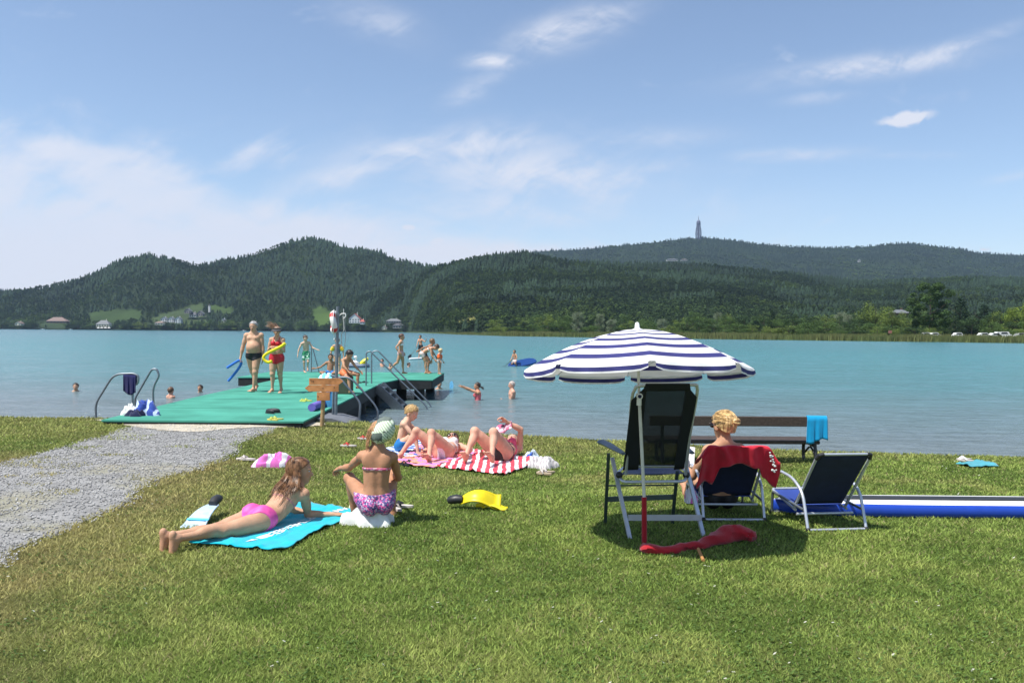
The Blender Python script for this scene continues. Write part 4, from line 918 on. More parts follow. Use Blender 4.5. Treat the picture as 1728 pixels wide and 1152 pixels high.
    for prims,jp,kk,rr in parts:
        if rr==.055*h and J['Fg'] is None: J['Fg']=Fd.f.copy()
        plo=np.min([p.lo for p in prims],0)-.06; phi=np.max([p.hi for p in prims],0)+.06; sl=Fd.sub(plo,phi)
        G_=Field.__new__(Field); G_.v=vox; G_.ax=[Fd.ax[i][sl[i]] for i in range(3)]; G_.lo=np.array([a[0] for a in G_.ax],float); G_.n=np.array([len(a) for a in G_.ax]); G_.f=np.full(G_.n,1.0,np.float32)
        apply(G_,prims); X,Y,Z=G_.co((slice(None),)*3); d2=(X-jp[0])**2+(Y-jp[1])**2+(Z-jp[2])**2; kf_=.0025+kk*np.exp(-d2/rr**2); Fd.f[sl]=smin(Fd.f[sl],G_.f,kf_.astype(np.float32))
    J['Fd']=Fd
    if J['Fg'] is None: J['Fg']=Fd.f
    V,Q=surfnet(Fd.f,Fd.lo,vox)
    base=np.array([P[0],P[1],lo[2]+.06]); 
    root=empty(name,tuple(base),0,label,'person',group); J['root']=root; J['base']=base
    sk=np.array(skin); colr=np.tile(sk,(len(V),1))
    def tint(c,r,colour,amt):
        d=np.linalg.norm((V-c),axis=1); k_=np.clip(1.4*(1-d/r),0,1)[:,None]*amt; colr[:]=colr*(1-k_)+np.array(colour)*k_
    # warm / tanned variation
    nz=(fbm(V[:,0]*7+V[:,2]*3,V[:,1]*7+V[:,2]*6,3,3)-.5)[:,None]; colr*=1+nz*np.array([[.10,.16,.18]])
    if faces:
        tint(HC-Uh*.034*q+Fh*.052*q,.016*q,(sk[0]*.85,sk[1]*.42,sk[2]*.42),.8)
        for s in(-1,1): tint(HC-Uh*.016*q+Fh*.040*q+Lh*s*.026*q,.020*q,(sk[0]*1.02,sk[1]*.75,sk[2]*.72),.5)
    for key in('L','R'):
        for nm in('knee','elbow'): 
            if nm+key in J: tint(J[nm+key],.045*h,(sk[0]*.95,sk[1]*.78,sk[2]*.72),.45)
        if 'hand'+key in J: tint(J['hand'+key],.06*h,(sk[0]*1.0,sk[1]*.82,sk[2]*.78),.45)
        if 'ball'+key in J: tint((J['ball'+key]+J['ankle'+key])/2,.08*h,(sk[0]*1.02,sk[1]*.82,sk[2]*.76),.4)
        if not fem and not child: tint(W+Uc*.118*h+Lc*(1 if key=='L' else -1)*.045*h+Fc*.065*h,.018*h,(sk[0]*.6,sk[1]*.4,sk[2]*.38),.8)
    if cut is not None:
        pass
    body=mesh_np('body',V-base,Q,MSK,root,smooth=True,col=np.clip(colr,0,1))
    if faces:
        for s in(-1,1):
            e=HC+Uh*.001*q+Fh*.0455*q+Lh*s*.0185*q; m=MB(); m.world=False; Mx=Matrix([list(Lh),list(Fh),list(Uh)]).transposed(); m.sph(tuple(e-base),(.0070*q,.0056*q,.0034*q),10,6,Mx); m.m=1; m.sph(tuple(e+Fh*.0030*q-base),(.0036*q,.0032*q,.0034*q),8,6,Mx)
            m.build('eye',[MEW,MEYE],root,True)
    for wspec in wear: garment(J,*wspec)
    if hair: dohair(J,**hair)
    J.pop('Fd'); J.pop('Fg'); return J
def garment(J,name,fn,off,m,inner=None,label=None,rough=0):
    """skin offset outward by off and limited to the region fn(J,X,Y,Z)<0"""
    Fd=J['Fd']; X,Y,Z=Fd.co((slice(None),)*3)
    r=fn(J,X,Y,Z); f=np.maximum((Fd.f if name=='armband' else J['Fg'])-off,r)
    nb=np.argwhere(f<0)
    if len(nb)==0: print('EMPTY garment',name,J['root']['label']); return
    a=np.maximum(nb.min(0)-2,0); b=np.minimum(nb.max(0)+3,Fd.n); V,Q=surfnet(f[a[0]:b[0],a[1]:b[1],a[2]:b[2]],Fd.lo+a*Fd.v,Fd.v)
    o=mesh_np(name,V-J['base'],Q,m,J['root'],smooth=True)
    if label: o['label']=label
    return o
def loc(J,X,Y,Z,o='P',fr=('L','F','U')):
    c=J[o]; x=X-c[0];y=Y-c[1];z=Z-c[2]; h=J['h']; return [ (x*J[a][0]+y*J[a][1]+z*J[a][2])/h for a in fr]
def briefs(top=.050,leg=.55,low=-.062):
    def fn(J,X,Y,Z):
        x,y,z=loc(J,X,Y,Z); h=J['h']
        r=np.maximum(z-top+.10*np.maximum(y,0), (low+leg*np.maximum(np.abs(x)-.012,0))-z); r=np.maximum(r,y-.078); r=np.maximum(r,np.abs(x)-.115); return r*h
    return fn
def bikini_bottom(top=.030,leg=.62,low=-.085,back=True):
    def fn(J,X,Y,Z):
        x,y,z=loc(J,X,Y,Z); h=J['h']
        lg=low+leg*np.maximum(np.abs(x)-.012,0)
        r=np.maximum(z-top-.012*np.abs(x)*8, lg-z); r=np.maximum(r,y-.085); r=np.maximum(r,np.abs(x)-.12); return r*h
    return fn
def shorts(top=.055,fr=.55,rad=.085):
    def fn(J,X,Y,Z):
        x,y,z=loc(J,X,Y,Z); h=J['h']; r=np.maximum(np.maximum(z-top,-.06-z),np.abs(x)-.115)*h; r=np.maximum(r,(y-.09)*h)
        for k in('L','R'):
            if 'hip'+k not in J: continue
            a=J['hip'+k]; ab=J['knee'+k]-a; t=((X-a[0])*ab[0]+(Y-a[1])*ab[1]+(Z-a[2])*ab[2])/(ab@ab); tc_=np.clip(t,0,1)
            d=np.sqrt((X-a[0]-tc_*ab[0])**2+(Y-a[1]-tc_*ab[1])**2+(Z-a[2]-tc_*ab[2])**2); q=np.maximum(d-rad*h,(t-fr)*.245*h); q=np.maximum(q,(-.15-t)*.245*h); r=np.minimum(r,q)
        return r
    return fn
def bra(z0=.085,z1=.152,band=.096,bw=.010,front=True,strap=True,halter=False):
    def fn(J,X,Y,Z):
        x,y,z=loc(J,X,Y,Z,'W',('Lc','Fc','Uc')); h=J['h']
        r=np.maximum(np.abs(z-band)-bw,np.abs(x)-.105)
        if front:
            for s in(-1,1):
                cx=np.abs(x-s*.040); tri=np.maximum(z0-z,(z-z1)+cx*1.0*.9); tri=np.maximum(tri,cx-.040); tri=np.maximum(tri,.01-y); r=np.minimum(r,tri)
        if strap:
            for s in(-1,1):
                q=np.abs(x-s*(.040+.0*z))-.006; q=np.maximum(q,z0-z) if True else q; q=np.maximum(q,z-.205); q=np.maximum(q,-y-.0) if halter else q; r=np.minimum(r,q)
        return r*h
    return fn
def onepiece():
    def fn(J,X,Y,Z):
        a=briefs(.09,.7,-.07)(J,X,Y,Z); x,y,z=loc(J,X,Y,Z,'W',('Lc','Fc','Uc')); h=J['h']; b=np.maximum(np.maximum(z-.15,-.10-z),np.abs(x)-.10)*h; c=np.maximum(np.maximum(np.abs(np.abs(x)-.045)-.010,z-.22),.1-z)*h
        return np.minimum(np.minimum(a,b),c)
    return fn
def armband(key,t0=.25,t1=.75):
    def fn(J,X,Y,Z):
        a=J['sh'+key]; ab=J['elbow'+key]-a; h=J['h']; t=((X-a[0])*ab[0]+(Y-a[1])*ab[1]+(Z-a[2])*ab[2])/(ab@ab)
        d=np.sqrt((X-a[0]-t*ab[0])**2+(Y-a[1]-t*ab[1])**2+(Z-a[2]-t*ab[2])**2); return np.maximum(np.maximum(t0-t,t-t1)*.168*h,d-.075)
    return fn
def hairmat(c,sc_=1): 
    m=mat('hair_%d'%len(bpy.data.materials),c,.45,0,.35,40,c2=[min(1,q*1.7) for q in c],spec=.4); return m
def dohair(J,c=(.05,.03,.02),style='short',vol=1.0,length=.0,m=None,face=.012,back=0,seed=0,wind=None,n=140,guide=None,bald=0,tuft=110):
    """cap of hair as an offset of the skull with strand grooves, plus locks"""
    q=J['q'];HC=J['HC'];U,F,L_=J['Uh'],J['Fh'],J['Lh']; m=m or hairmat(c); base=J['base']; Fd=J['Fd']
    v=min(Fd.v,.007); t=.007*vol
    lo=HC-.10*q-.03; hi=HC+.10*q+.03; G_=Field(lo,hi,v); X,Y,Z=G_.co((slice(None),)*3); x=(X-HC[0])*L_[0]+(Y-HC[1])*L_[1]+(Z-HC[2])*L_[2]; y=(X-HC[0])*F[0]+(Y-HC[1])*F[1]+(Z-HC[2])*F[2]; z=(X-HC[0])*U[0]+(Y-HC[1])*U[1]+(Z-HC[2])*U[2]
    sk=ell(HC+U*.013*q-F*.008*q,(L_,F,U),(.0465*q+t,.0560*q+t,.052*q+t),0).ev(X,Y,Z)
    nk=ell(HC-U*.022*q-F*.022*q,(L_,F,U),(.038*q+t*.7,.030*q+t,.036*q),0).ev(X,Y,Z)
    f=smin(sk,nk,.01)
    az=np.arctan2(x,y); gro=.0022*np.sin(az*23+seed+z*40/q*.05)*1+.0016*np.sin(az*41+2*seed); f=f+gro*np.clip((.055*q-z)/(.03*q),.2,1)
    hl=(.024*q)  # hairline height at the forehead
    front=(y-(.018*q)-(z-.004*q)*.9)   # cut away face: keep hair above/behind
    reg=np.maximum(hl-z-0*y,0)*0+np.maximum((y+.010*q)*1.0-(z+.0*q)*1.25-.004*q, -(z+(.034+back)*q)-0*y)
    if style=='cap': reg=np.maximum(reg,-(z-.004*q))
    f=np.maximum(f,reg); V,Q=surfnet(f.astype(np.float32),G_.lo,v)
    if bald==0 or style!='none': mesh_np('hair',V-base,Q,m,J['root'],smooth=True)
    if tuft:
        mb=MB(); mb.world=False; r=random.Random(seed+5); c0=HC+U*.013*q-F*.008*q
        for i in range(tuft):
            az=r.uniform(-PI,PI); el=r.uniform(-.15,1.5); dv=L_*math.sin(az)*math.cos(el)+F*math.cos(az)*math.cos(el)+U*math.sin(el)
            if np.dot(dv,F)>.45 and np.dot(dv,U)<.42: continue
            if np.dot(dv,U)<-.1+.3*max(0,np.dot(dv,F)): continue
            p=c0+L_*np.dot(dv,L_)*.0475*q+F*np.dot(dv,F)*.057*q+U*np.dot(dv,U)*.053*q; crown=c0+U*.05*q-F*.03*q; td=perp(p-crown+np.array([1e-4,0,0]),dv); td=nrm(td+.5*np.array([r.gauss(0,.6) for _ in range(3)])); pts=[]; Lk=q*r.uniform(.012,.024)
            for k in range(5): u=k/4; pp=p+td*Lk*u+dv*(.0018*q*vol*(1-(u-.4)**2*3)+.0008*q); pts.append(tuple(pp-base))
            mb.tube(pts,[.0021*q*(1-.8*(k/4)**2) for k in range(5)],4)
        mb.build('hair_locks',m,J['root'],True)
    if guide:
        # long locks: guide = list of (start offset az range, polyline list) ; tapered strands swept along noisy guides
        mb=MB(); mb.world=False; r=random.Random(seed)
        for i in range(n):
            g=guide[i%len(guide)]; sp=g['spread']; pts=[]; ph=r.uniform(0,6.28); o=[r.gauss(0,1) for _ in range(3)]; Lq=r.uniform(.72,1.0)
            K=g['pts']; M_=len(K)
            for j in range(M_*3-2):
                tt=j/3*Lq; a=int(tt); fz=tt-a; p=np.array(K[a])*(1-fz)+np.array(K[min(a+1,M_-1)])*fz; sc_=sp[0]+(sp[1]-sp[0])*(tt/(M_-1)); wv=.006*math.sin(tt*5+ph)
                pts.append(tuple(p+np.array(o)*sc_+np.array([wv,wv*.6,0])-base))
            nn=len(pts); rr=g.get('r',.006); mb.tube(pts,[rr*(1-.75*(j/(nn-1))**1.5) for j in range(nn)],5)
        mb.build('hair_locks',m,J['root'],True)
    return m
# ------------------------------------------------------------------ the jetty
mcar=mat('green_carpet',(.070,.285,.215),.95,0,.20,1.3,bump=.5,bscale=220,spec=.1)
mfas=mat('tarred_timber',(.012,.015,.016),.7,0,.4,8,bump=.4,bscale=20)
mconc=mat('weathered_concrete',(.13,.14,.16),.9,0,.2,5,bump=.6,bscale=40)
J0=empty('jetty',(-5.3,13.5,WZ),0,'long bathing jetty covered in green carpet with a wide end platform','jetty')
DECK=[(-3.49,13.46),(-3.82,23.7),(-3.57,25.35),(-2.48,25.25),(-2.48,29.6),(-8.85,29.6),(-8.85,25.9),(-7.33,25.9),(-7.15,18),(-6.88,13.46)]
m=MB(); m.prism(DECK[::-1],lambda u,v:(u,v,DZ-.03),lambda u,v:(u,v,DZ)); m.build('carpet',mcar,J0)
for y in (15.6,17.7,19.8,21.9,24.0,26.0,27.8):
    x0,x1=(-7.1,-3.75) if y<25.5 else (-8.8,-2.5); m=MB(); m.box(((x0+x1)/2,y,DZ+.002),(x1-x0,.022,.004)); m.build('seam',mat('carpet_seam_%d'%int(y),(.025,.17,.12),.95),J0)
m=MB(); ins=[(-3.53,13.5),(-3.85,23.7),(-3.60,25.38),(-2.52,25.29),(-2.52,29.56),(-8.81,29.56),(-8.81,25.94),(-7.29,25.94),(-7.11,18),(-6.84,13.5)]
for i in range(len(ins)):
    a=ins[i];b=ins[(i+1)%len(ins)]; m.beam((a[0],a[1],DZ-.16),(b[0],b[1],DZ-.16),.05,.252)
m.build('edge_beam',mfas,J0)
m=MB(); m.prism([(x*.995-.02,y) for x,y in ins][::-1],lambda u,v:(u,v,DZ-.10),lambda u,v:(u,v,DZ-.034)); m.build('underboards',mfas,J0)
for (x,y) in ((-2.95,25.7),(-3.55,25.9),(-8.4,26.3),(-7.2,26.5),(-2.95,29.1),(-5.5,29.1),(-8.4,29.1)):
    m=MB(); m.box((x,y,-1.1),(.30,.30,2.02),bev=.04); m.box((x,y,-.20),(.5,.34,.14),bev=.02); m.build('pile',mfas,J0)
for y in (16.5,18.8,21.1,23.4):
    for x in (-3.95,-6.85):
        m=MB(); m.cyl((x,y,-2.2),(x,y,-.1),.12,12); m.build('pile',mfas,J0,True)
    m=MB(); m.beam((-3.9,y,-.24),(-7.0,y,-.24),.16,.16); m.build('cross_beam',mfas,J0)
m=MB(); m.beam((-3.74,14.2,-.30),(-4.0,23.5,-.38),.05,.22); m.beam((-3.85,14.9,-.55),(-3.95,21.5,-.55),.06,.25); m.build('lower_beam',mfas,J0)
m=MB(); m.box((-3.2,25.32,DZ-.2),(1.2,.05,.22)); m.build('platform_fascia',mfas,J0)
# concrete footing
m=MB(); m.prism([(-4.3,-.9),(-4.3,.0),(-3.25,-.02),(-2.95,-.10),(-2.45,-.62),(-2.35,-.9)][::-1],lambda u,v:(u,14.55,v),lambda u,v:(u,15.5,v)); o=m.build('concrete_footing',mconc,loc=(-3.3,15,-.5)); tag(o,'grey sloping concrete footing beside the near right end of the jetty','footing')
def rails(name,label,pths,r=.021,mt='metald',cat='handrail',group=None,parts='rail'):
    c=pths[0][0]; root=empty(name,(c[0],c[1],c[2]),0,label,cat,group)
    for p in pths: m=MB(); m.tube(roundpath(p,.16,6),r,10); m.build(parts,M[mt],root,True)
    return root
def aY(Y,*pp): return [atY(px,py,Y) for px,py in pp]
p1=aY(15.7,(162,706),(161,681),(192,631),(225,630),(234,634),(233,647),(224,651),(223.5,690)); p1.insert(0,p1[0]+Vector((0,0,-.5)))
rails('ladder_handrail','nearer left steel ladder rail with the navy towel hanging on it',[p1],cat='handrail')
p2=aY(16.5,(228.5,689),(227,673),(256,623),(264,622),(269,633),(258,654),(259,683)); p2.insert(0,p2[0]+Vector((0,0,-.6)))
rails('ladder_handrail','bare curved steel ladder rail right of the navy towel',[p2])
pa=aY(16.8,(560,636),(592,636.5),(631,681),(638,693),(637,712)); pb=aY(15.7,(558,633),(573,637),(601,670),(608,681),(604.6,727))
rails('stair_handrail','longer bent steel stair rail at the near right jetty edge behind the wooden sign',[pa])
rails('stair_handrail','shorter bent steel rail ending in the grass right of the wooden sign',[pb])
rr=[]
for Y,b,t1,t2,e in ((22.3,(617.7,651),(618,595),(624,592),(725,699)),(23.2,(627,647),(627,594),(637,591),(731.5,696))):
    q=aY(Y,b,t1,t2,(e[0]-4,e[1]-13),e); q[0].z=DZ; q[-1].z-=.2; rr.append(q)
rails('stair_handrail','pair of long steel stair rails sloping from the jetty into the water',rr)
st=empty('water_stairs',(-3.5,22.8,-.3),0,'grey steel steps leading from the right jetty edge down into the lake','stairs')
for Y in (22.35,23.15):
    m=MB(); a=Vector((-3.78,Y,.02)); b=Vector((-2.92,Y,-.80)); m.beam(a,b,.04,.26,bev=.01); m.build('stringer',M['metal'],st)
for i in range(5):
    t=(i+.4)/5; m=MB(); m.box((-3.78+.86*t+.02,22.75,.02-.82*t),(.22,.76,.03)); m.build('tread',M['metal'],st)
rails('ladder_handrail','thin steel ladder rails the boy in green shorts leans on at the far edge',[aY(29.35,(525.5,629),(525.5,586),(527.5,586),(538.5,628))],.020)
# pole with lifebuoy
PX=atY(567.5,700,15.2); po=empty('lifebuoy_pole',(PX.x,15.2,-.03),0,'steel pole with a hook and hanging rope at the near right corner of the jetty','pole')
m=MB(); m.tube(aY(15.2,(566.5,703),(570,517)),.030,12); m.build('pole',M['metald'],po,True)
m=MB(); m.tube(aY(15.25,(561.5,703),(563,652)),.022,10); m.build('lower_pole',M['metald'],po,True)
m=MB(); m.tube(roundpath(aY(15.2,(570,534),(577,529),(583,529),(583.5,534),(579,538)),.02),.010,8); m.tube(aY(15.2,(580,521),(580,531)),.006,6); m.build('hook',M['white'],po,True)
m=MB(); m.tube(smoothpath(aY(15.2,(579,532),(580,545),(580.5,556),(577,562),(576,572),(577,582))),.009,6); m.tube(smoothpath(aY(15.22,(582.5,532),(582,552),(583,570),(581,588))),.006,6); m.build('rope',mat('pale_rope',(.5,.52,.5),.9),po,True)
mlb=mat('lifebuoy_white_red',(.7,.7,.7),.5); nt4,N,L,b=nodes(mlb); tcb=N.new('ShaderNodeTexCoord'); s4=N.new('ShaderNodeSeparateXYZ'); L.new(tcb.outputs['Object'],s4.inputs[0]); a4=ma('ARCTAN2',s4.outputs[1],s4.outputs[2]); f4=ma('FRACT',ma('ADD',ma('DIVIDE',a4,PI/2),10.68)); g4=ma('LESS_THAN',f4,.30); mx4=N.new('ShaderNodeMix'); mx4.data_type='RGBA'; mx4.inputs[6].default_value=(.74,.72,.69,1); mx4.inputs[7].default_value=(.55,.03,.03,1); L.new(g4,mx4.inputs[0]); L.new(mx4.outputs[2],b.inputs['Base Color'])
c=atY(563.5,543.5,15.2); lb=empty('lifebuoy',c,R(9),'white and red lifebuoy ring hanging edge on from the jetty pole','lifebuoy')
m=MB(); m.world=False; m.tube([(0.02*math.sin(a*2),.165*math.cos(a),.165*math.sin(a)) for a in np.linspace(0,2*PI,36,endpoint=False)],.055,14,closed=True); m.build('ring',mlb,lb,True)
m=MB(); m.world=False; m.tube([(.0,.235*math.cos(a),.235*math.sin(a)) for a in np.linspace(0,2*PI,30,endpoint=False)],.006,6,closed=True); m.tube([(0,0,-.22),(.01,.03,-.30),(0,0,-.33)],.008,6); m.build('grab_line',M['white'],lb,True)
# wooden signpost
Y=13.9; f=atY(544,722,Y); sg=empty('signpost',(f.x,Y,G(f.x,Y)),0,'low wooden signpost with two arrow boards and a small plate','signpost')
m=MB(); m.tube([(f.x-.01,Y,G(f.x,Y)-.1),(f.x+.02,Y,.55),(f.x+.02,Y,.70)],[.037,.035,.034],12); m.build('post',M['post'],sg,True)
def board(pp,dy,nm):
    P=[atY(px,py,Y-dy) for px,py in pp]; m=MB(); n=len(P); m.add([p for p in P]+[p+Vector((0,.028,0)) for p in P],[tuple(reversed(range(n))),tuple(range(n,2*n))]+[(i,(i+1)%n,n+(i+1)%n,n+i) for i in range(n)])
    o=m.build(nm,M['sign'],sg); b_=o.modifiers.new('b','BEVEL'); b_.width=.004; b_.segments=2
    return P
board([(521.5,649),(521.5,638),(573,638),(579,643.5),(572,649)],.075,'arrow_board'); board([(521,660.5),(514,654.8),(521,649.5),(571.5,649.5),(571.5,661)],.08,'arrow_board'); board([(534.5,676.5),(534.5,661.3),(556.5,661.3),(556.5,675.5)],.078,'plate')
for px,py in ((524.5,641.5),(528.2,643),(564,653.5),(536.5,668.5),(545,655)): m=MB(); q=atY(px,py,Y-.083); m.cyl(q,q+Vector((0,.012,0)),.009,8); m.build('bolt',M['black'],sg)
# box the child sits on
m=MB(); q=at(578,665,DZ); m.box((q.x+.0,q.y+.22,DZ+.21),(.36,.40,.42),bev=.02); BOXC=(q.x,q.y+.22); o=m.build('storage_box',mat('dark_olive_box',(.05,.06,.035),.7),loc=(q.x,q.y+.2,DZ)); tag(o,'dark olive box on the jetty that the child in orange shorts sits on','box')
# ------------------------------------------------------------------ cloth helpers
def cloth_np(name,grid_pts,m,th=.008,parent=None,col=None):
    Gp=np.array([[tuple(p) for p in r] for r in grid_pts],float); nx,ny,_=Gp.shape
    du=np.gradient(Gp,axis=0); dv=np.gradient(Gp,axis=1); n=np.cross(du,dv); n/=np.linalg.norm(n,axis=2,keepdims=True)+1e-9
    V=np.concatenate([(Gp+n*th/2).reshape(-1,3),(Gp-n*th/2).reshape(-1,3)]); I=np.arange(nx*ny).reshape(nx,ny); K=I+nx*ny
    F=np.stack([I[:-1,:-1],I[1:,:-1],I[1:,1:],I[:-1,1:]],-1).reshape(-1,4); F2=np.stack([K[:-1,:-1],K[:-1,1:],K[1:,1:],K[1:,:-1]],-1).reshape(-1,4)
    def rim(a,b,flip):
        q=np.stack([a[:-1],a[1:],b[1:],b[:-1]],-1); return q[:,::-1] if flip else q
    R_=[rim(I[0],K[0],False),rim(I[-1],K[-1],True),rim(I[:,0],K[:,0],True),rim(I[:,-1],K[:,-1],False)]
    c=V.mean(0); off=c
    if parent is not None:
        off=np.array(parent.location); return mesh_np(name,V-off,np.concatenate([F,F2]+R_),m,parent,smooth=True)
    o=mesh_np(name,V-off,np.concatenate([F,F2]+R_),m,None,smooth=True,loc=tuple(off)); return o
def towel(label,corners,m,nx=50,ny=30,wr=.012,seed=1,lift=.024,cat='towel',name='towel',edge=.02,grass=True,group=None,amp2=0):
    A,B,C,D=[np.array(atg(*p)) for p in corners]; u=np.linspace(0,1,nx)[:,None]; v=np.linspace(0,1,ny)[None,:]
    P=(1-u)[...,None]*(1-v)[...,None]*A+u[...,None]*(1-v)[...,None]*B+u[...,None]*v[...,None]*C+(1-u)[...,None]*v[...,None]*D
    X=P[...,0];Yv=P[...,1]; e1=edge*(fbm(u*5+v*0,v*5,seed,3)-.5)*2; e2=edge*(fbm(u*4,v*4+9,seed+2,3)-.5)*2; X=X+e1*2;Yv=Yv+e2*2
    nz=fbm(X*7+Yv*3,Yv*9-X*4,seed+5,4); ridge=1-np.abs(2*fbm(X*4+Yv*2.2,Yv*5-X*3,seed+8,3)-1)
    Z=gz(X,Yv)+lift+wr*(nz-.4)+wr*1.6*np.clip(ridge-.80,0,1)*4
    o=cloth_np(name,np.stack([X,Yv,Z],-1),m,.007); tag(o,label,cat,group)
    if grass: NOGRASS.append([tuple(q[:2]*.97+ (A+B+C+D)[:2]/4*.03) for q in (A,B,C,D)])
    return o,(A,B,C,D)
def clump(label,center,rx,ry,h,m,seed=1,rz=0,name='crumpled_towel',cat='towel',n=56,parent=None,base=None,group=None,z=None):
    """heap of folded cloth: a lumpy closed dome with sharp folds"""
    c=np.array(center,float); th=np.linspace(0,2*PI,n,endpoint=False); rr=np.linspace(0,1,20); V=[];
    for j,r_ in enumerate(rr):
        for i,t in enumerate(th):
            x,y=math.cos(t)*r_,math.sin(t)*r_; w_=1+.22*math.sin(3*t+seed)+.14*math.sin(5*t+seed*2.3)
            f=fbm(np.array([x*2.6+seed*3.1]),np.array([y*2.6+seed]),seed,4)[0]; fo=1-abs(2*fbm(np.array([x*2.6+seed]),np.array([y*2.6+x*1.2]),seed+3,3)[0]-1)
            z=h*((1-r_**2.4)**.6*(.50+1.2*(f-.3))+.55*(fo-.62)*(1-r_**3)); X=x*rx*w_;Y_=y*ry*w_
            V.append((X,Y_,max(z,0.0)))
    V=np.array(V); k=rr.size; F=[]
    I=np.arange(k*n).reshape(k,n); F=np.stack([I[:-1],np.roll(I[:-1],-1,1),np.roll(I[1:],-1,1),I[1:]],-1).reshape(-1,4)[:,::-1]
    cs,sn=math.cos(rz),math.sin(rz); V=np.stack([V[:,0]*cs-V[:,1]*sn,V[:,0]*sn+V[:,1]*cs,V[:,2]],1)
    lowr=np.arange((k-1)*n,k*n); V[lowr,2]=-.015
    if parent is not None: return mesh_np(name,V+c-np.array(parent.location),F,m,parent,smooth=True)
    o=mesh_np(name,V,F,m,None,smooth=True,loc=tuple(c)); return tag(o,label,cat,group)
mtq=weave('turquoise_beach_towel',(.0,.42,.53))
TW,TC=towel('turquoise beach towel with white lettering under the girl lying on her front',[(322,921),(468,933),(610,866),(500,850)],mtq,80,40,.016,3)
# lettering on the towel, readable from its far side
def lettering(body_,A,B,C,D,u0,u1,v0,size,txt,parent):
    cu=bpy.data.curves.new('t','FONT'); cu.body=txt; cu.size=1; ob=bpy.data.objects.new('t',cu); COL.objects.link(ob); me=bpy.data.meshes.new_from_object(ob.evaluated_get(bpy.context.evaluated_depsgraph_get())); bpy.data.objects.remove(ob)
    v=np.array([tuple(q.co) for q in me.vertices]); w_=v[:,0].max()-v[:,0].min(); x=(v[:,0]-v[:,0].min())/w_; y=v[:,1]/w_
    u=u0+(u1-u0)*x; vv=v0-y*size   # along C->B direction and up towards the near edge
    return u,vv,me
dg=None
bpy.context.view_layer.update()
A_,B_,C_,D_=TC
from mathutils.bvhtree import BVHTree
def drape(me_v,faces,name,m,root_obj,lift=.004):
    bm_=root_obj.data; vs=[root_obj.location+v.co for v in bm_.vertices]; bvh=BVHTree.FromPolygons(vs,[tuple(p.vertices) for p in bm_.polygons]); out=[]
    for p in me_v:
        h_=bvh.ray_cast(Vector((p[0],p[1],3)),Vector((0,0,-1))); z=h_[0].z if h_[0] else p[2]; out.append((p[0]-root_obj.location.x,p[1]-root_obj.location.y,z+lift-root_obj.location.z))
    me2=bpy.data.meshes.new(name); me2.from_pydata(out,[],faces); me2.materials.append(m); o=bpy.data.objects.new(name,me2); COL.objects.link(o); o.parent=root_obj; return o
def patch(u,v): return (1-u)*(1-v)*A_+u*(1-v)*B_+u*v*C_+(1-u)*v*D_
mlet=mat('white_print',(.75,.78,.78),.8,0,.05)
def text_on(txt,p_start,p_end,hgt,name='lettering'):
    cu=bpy.data.curves.new('t','FONT'); cu.body=txt; cu.size=1; cu.offset=.012; ob=bpy.data.objects.new('t',cu); COL.objects.link(ob); bpy.context.view_layer.update(); me=bpy.data.meshes.new_from_object(ob.evaluated_get(bpy.context.evaluated_depsgraph_get())); bpy.data.objects.remove(ob)
    import bmesh; bm=bmesh.new(); bm.from_mesh(me); bmesh.ops.triangulate(bm,faces=bm.faces); bmesh.ops.subdivide_edges(bm,edges=bm.edges,cuts=1); bm.to_mesh(me)
    v=np.array([tuple(q.co) for q in me.vertices]); x0,x1=v[:,0].min(),v[:,0].max(); a=np.array(p_start);b=np.array(p_end); d=(b-a)[:2]; L_=np.linalg.norm(d); d/=L_; up=np.array([-d[1],d[0]])
    P=[(a[0]+d[0]*(q[0]-x0)/(x1-x0)*L_+up[0]*q[1]*hgt,a[1]+d[1]*(q[0]-x0)/(x1-x0)*L_+up[1]*q[1]*hgt,0) for q in v]
    return drape(P,[tuple(p.vertices) for p in me.polygons],name,mlet,TW)
text_on('WÖRTHERSEE',atg(545,868),atg(452,908),.115)
text_on('AM',atg(582,862),atg(560,868),.10)
sw=[atg(450,908),atg(436,911),atg(414,921),atg(428,918),atg(452,913),atg(462,910)]
drape([tuple(q) for q in sw],[(0,1,2,3,4,5)],'swoosh',mlet,TW)
def patterned_(n):
    m=weave(n,(.52,.49,.49)); return stripes(m,0,.05,.55,(.62,.59,.58),(.40,.37,.38),wob=.25)
# other towels
mrs=stripes(weave('red_white_stripes',(.6,.05,.08)),0,.105,.52,(.68,.03,.06),(.75,.72,.72),wob=.06)
towel('red and white striped beach towel under the woman in the pink top',[(736,789),(848,805),(918,779),(800,762)],mrs,70,36,.020,7)
mpo=stripes(weave('pink_orange_stripes',(.7,.3,.4)),1,.24,.5,(.70,.22,.50),(.80,.30,.18),wob=.15)
towel('pink and orange towel under the woman in the white bikini',[(664,783),(730,792),(806,768),(716,752)],mpo,60,34,.020,9)
mbw=stripes(weave('blue_white_towel',(.1,.3,.6)),1,.30,.55,(.62,.72,.80),(.03,.10,.42),wob=.1)
towel('blue and white towel under the blond boy',[(640,764),(712,776),(770,752),(690,742)],mbw,50,30,.016,11)
mtd=weave('dull_turquoise',(.05,.30,.36))
o,_=towel('small turquoise towel lying alone in the grass near the right edge',[(1611,784),(1640,790),(1684,789),(1655,780)],mtd,24,16,.02,15)
clump('white towel rolled under the sitting girl in the striped cap',tuple(atg(625,884,.0)),.19,.12,.17,M['whitecloth'],5,.1)
q=atg(597,860); clump('small pale yellow cloth at the left foot of the sitting girl',tuple(q),.045,.05,.13,mat('pale_yellow_cloth',(.70,.72,.50),.9),8,name='cloth',cat='cloth')
mps=stripes(weave('pink_striped_towel',(.7,.2,.5)),0,.16,.34,(.78,.74,.78),(.72,.16,.50),wob=.1)
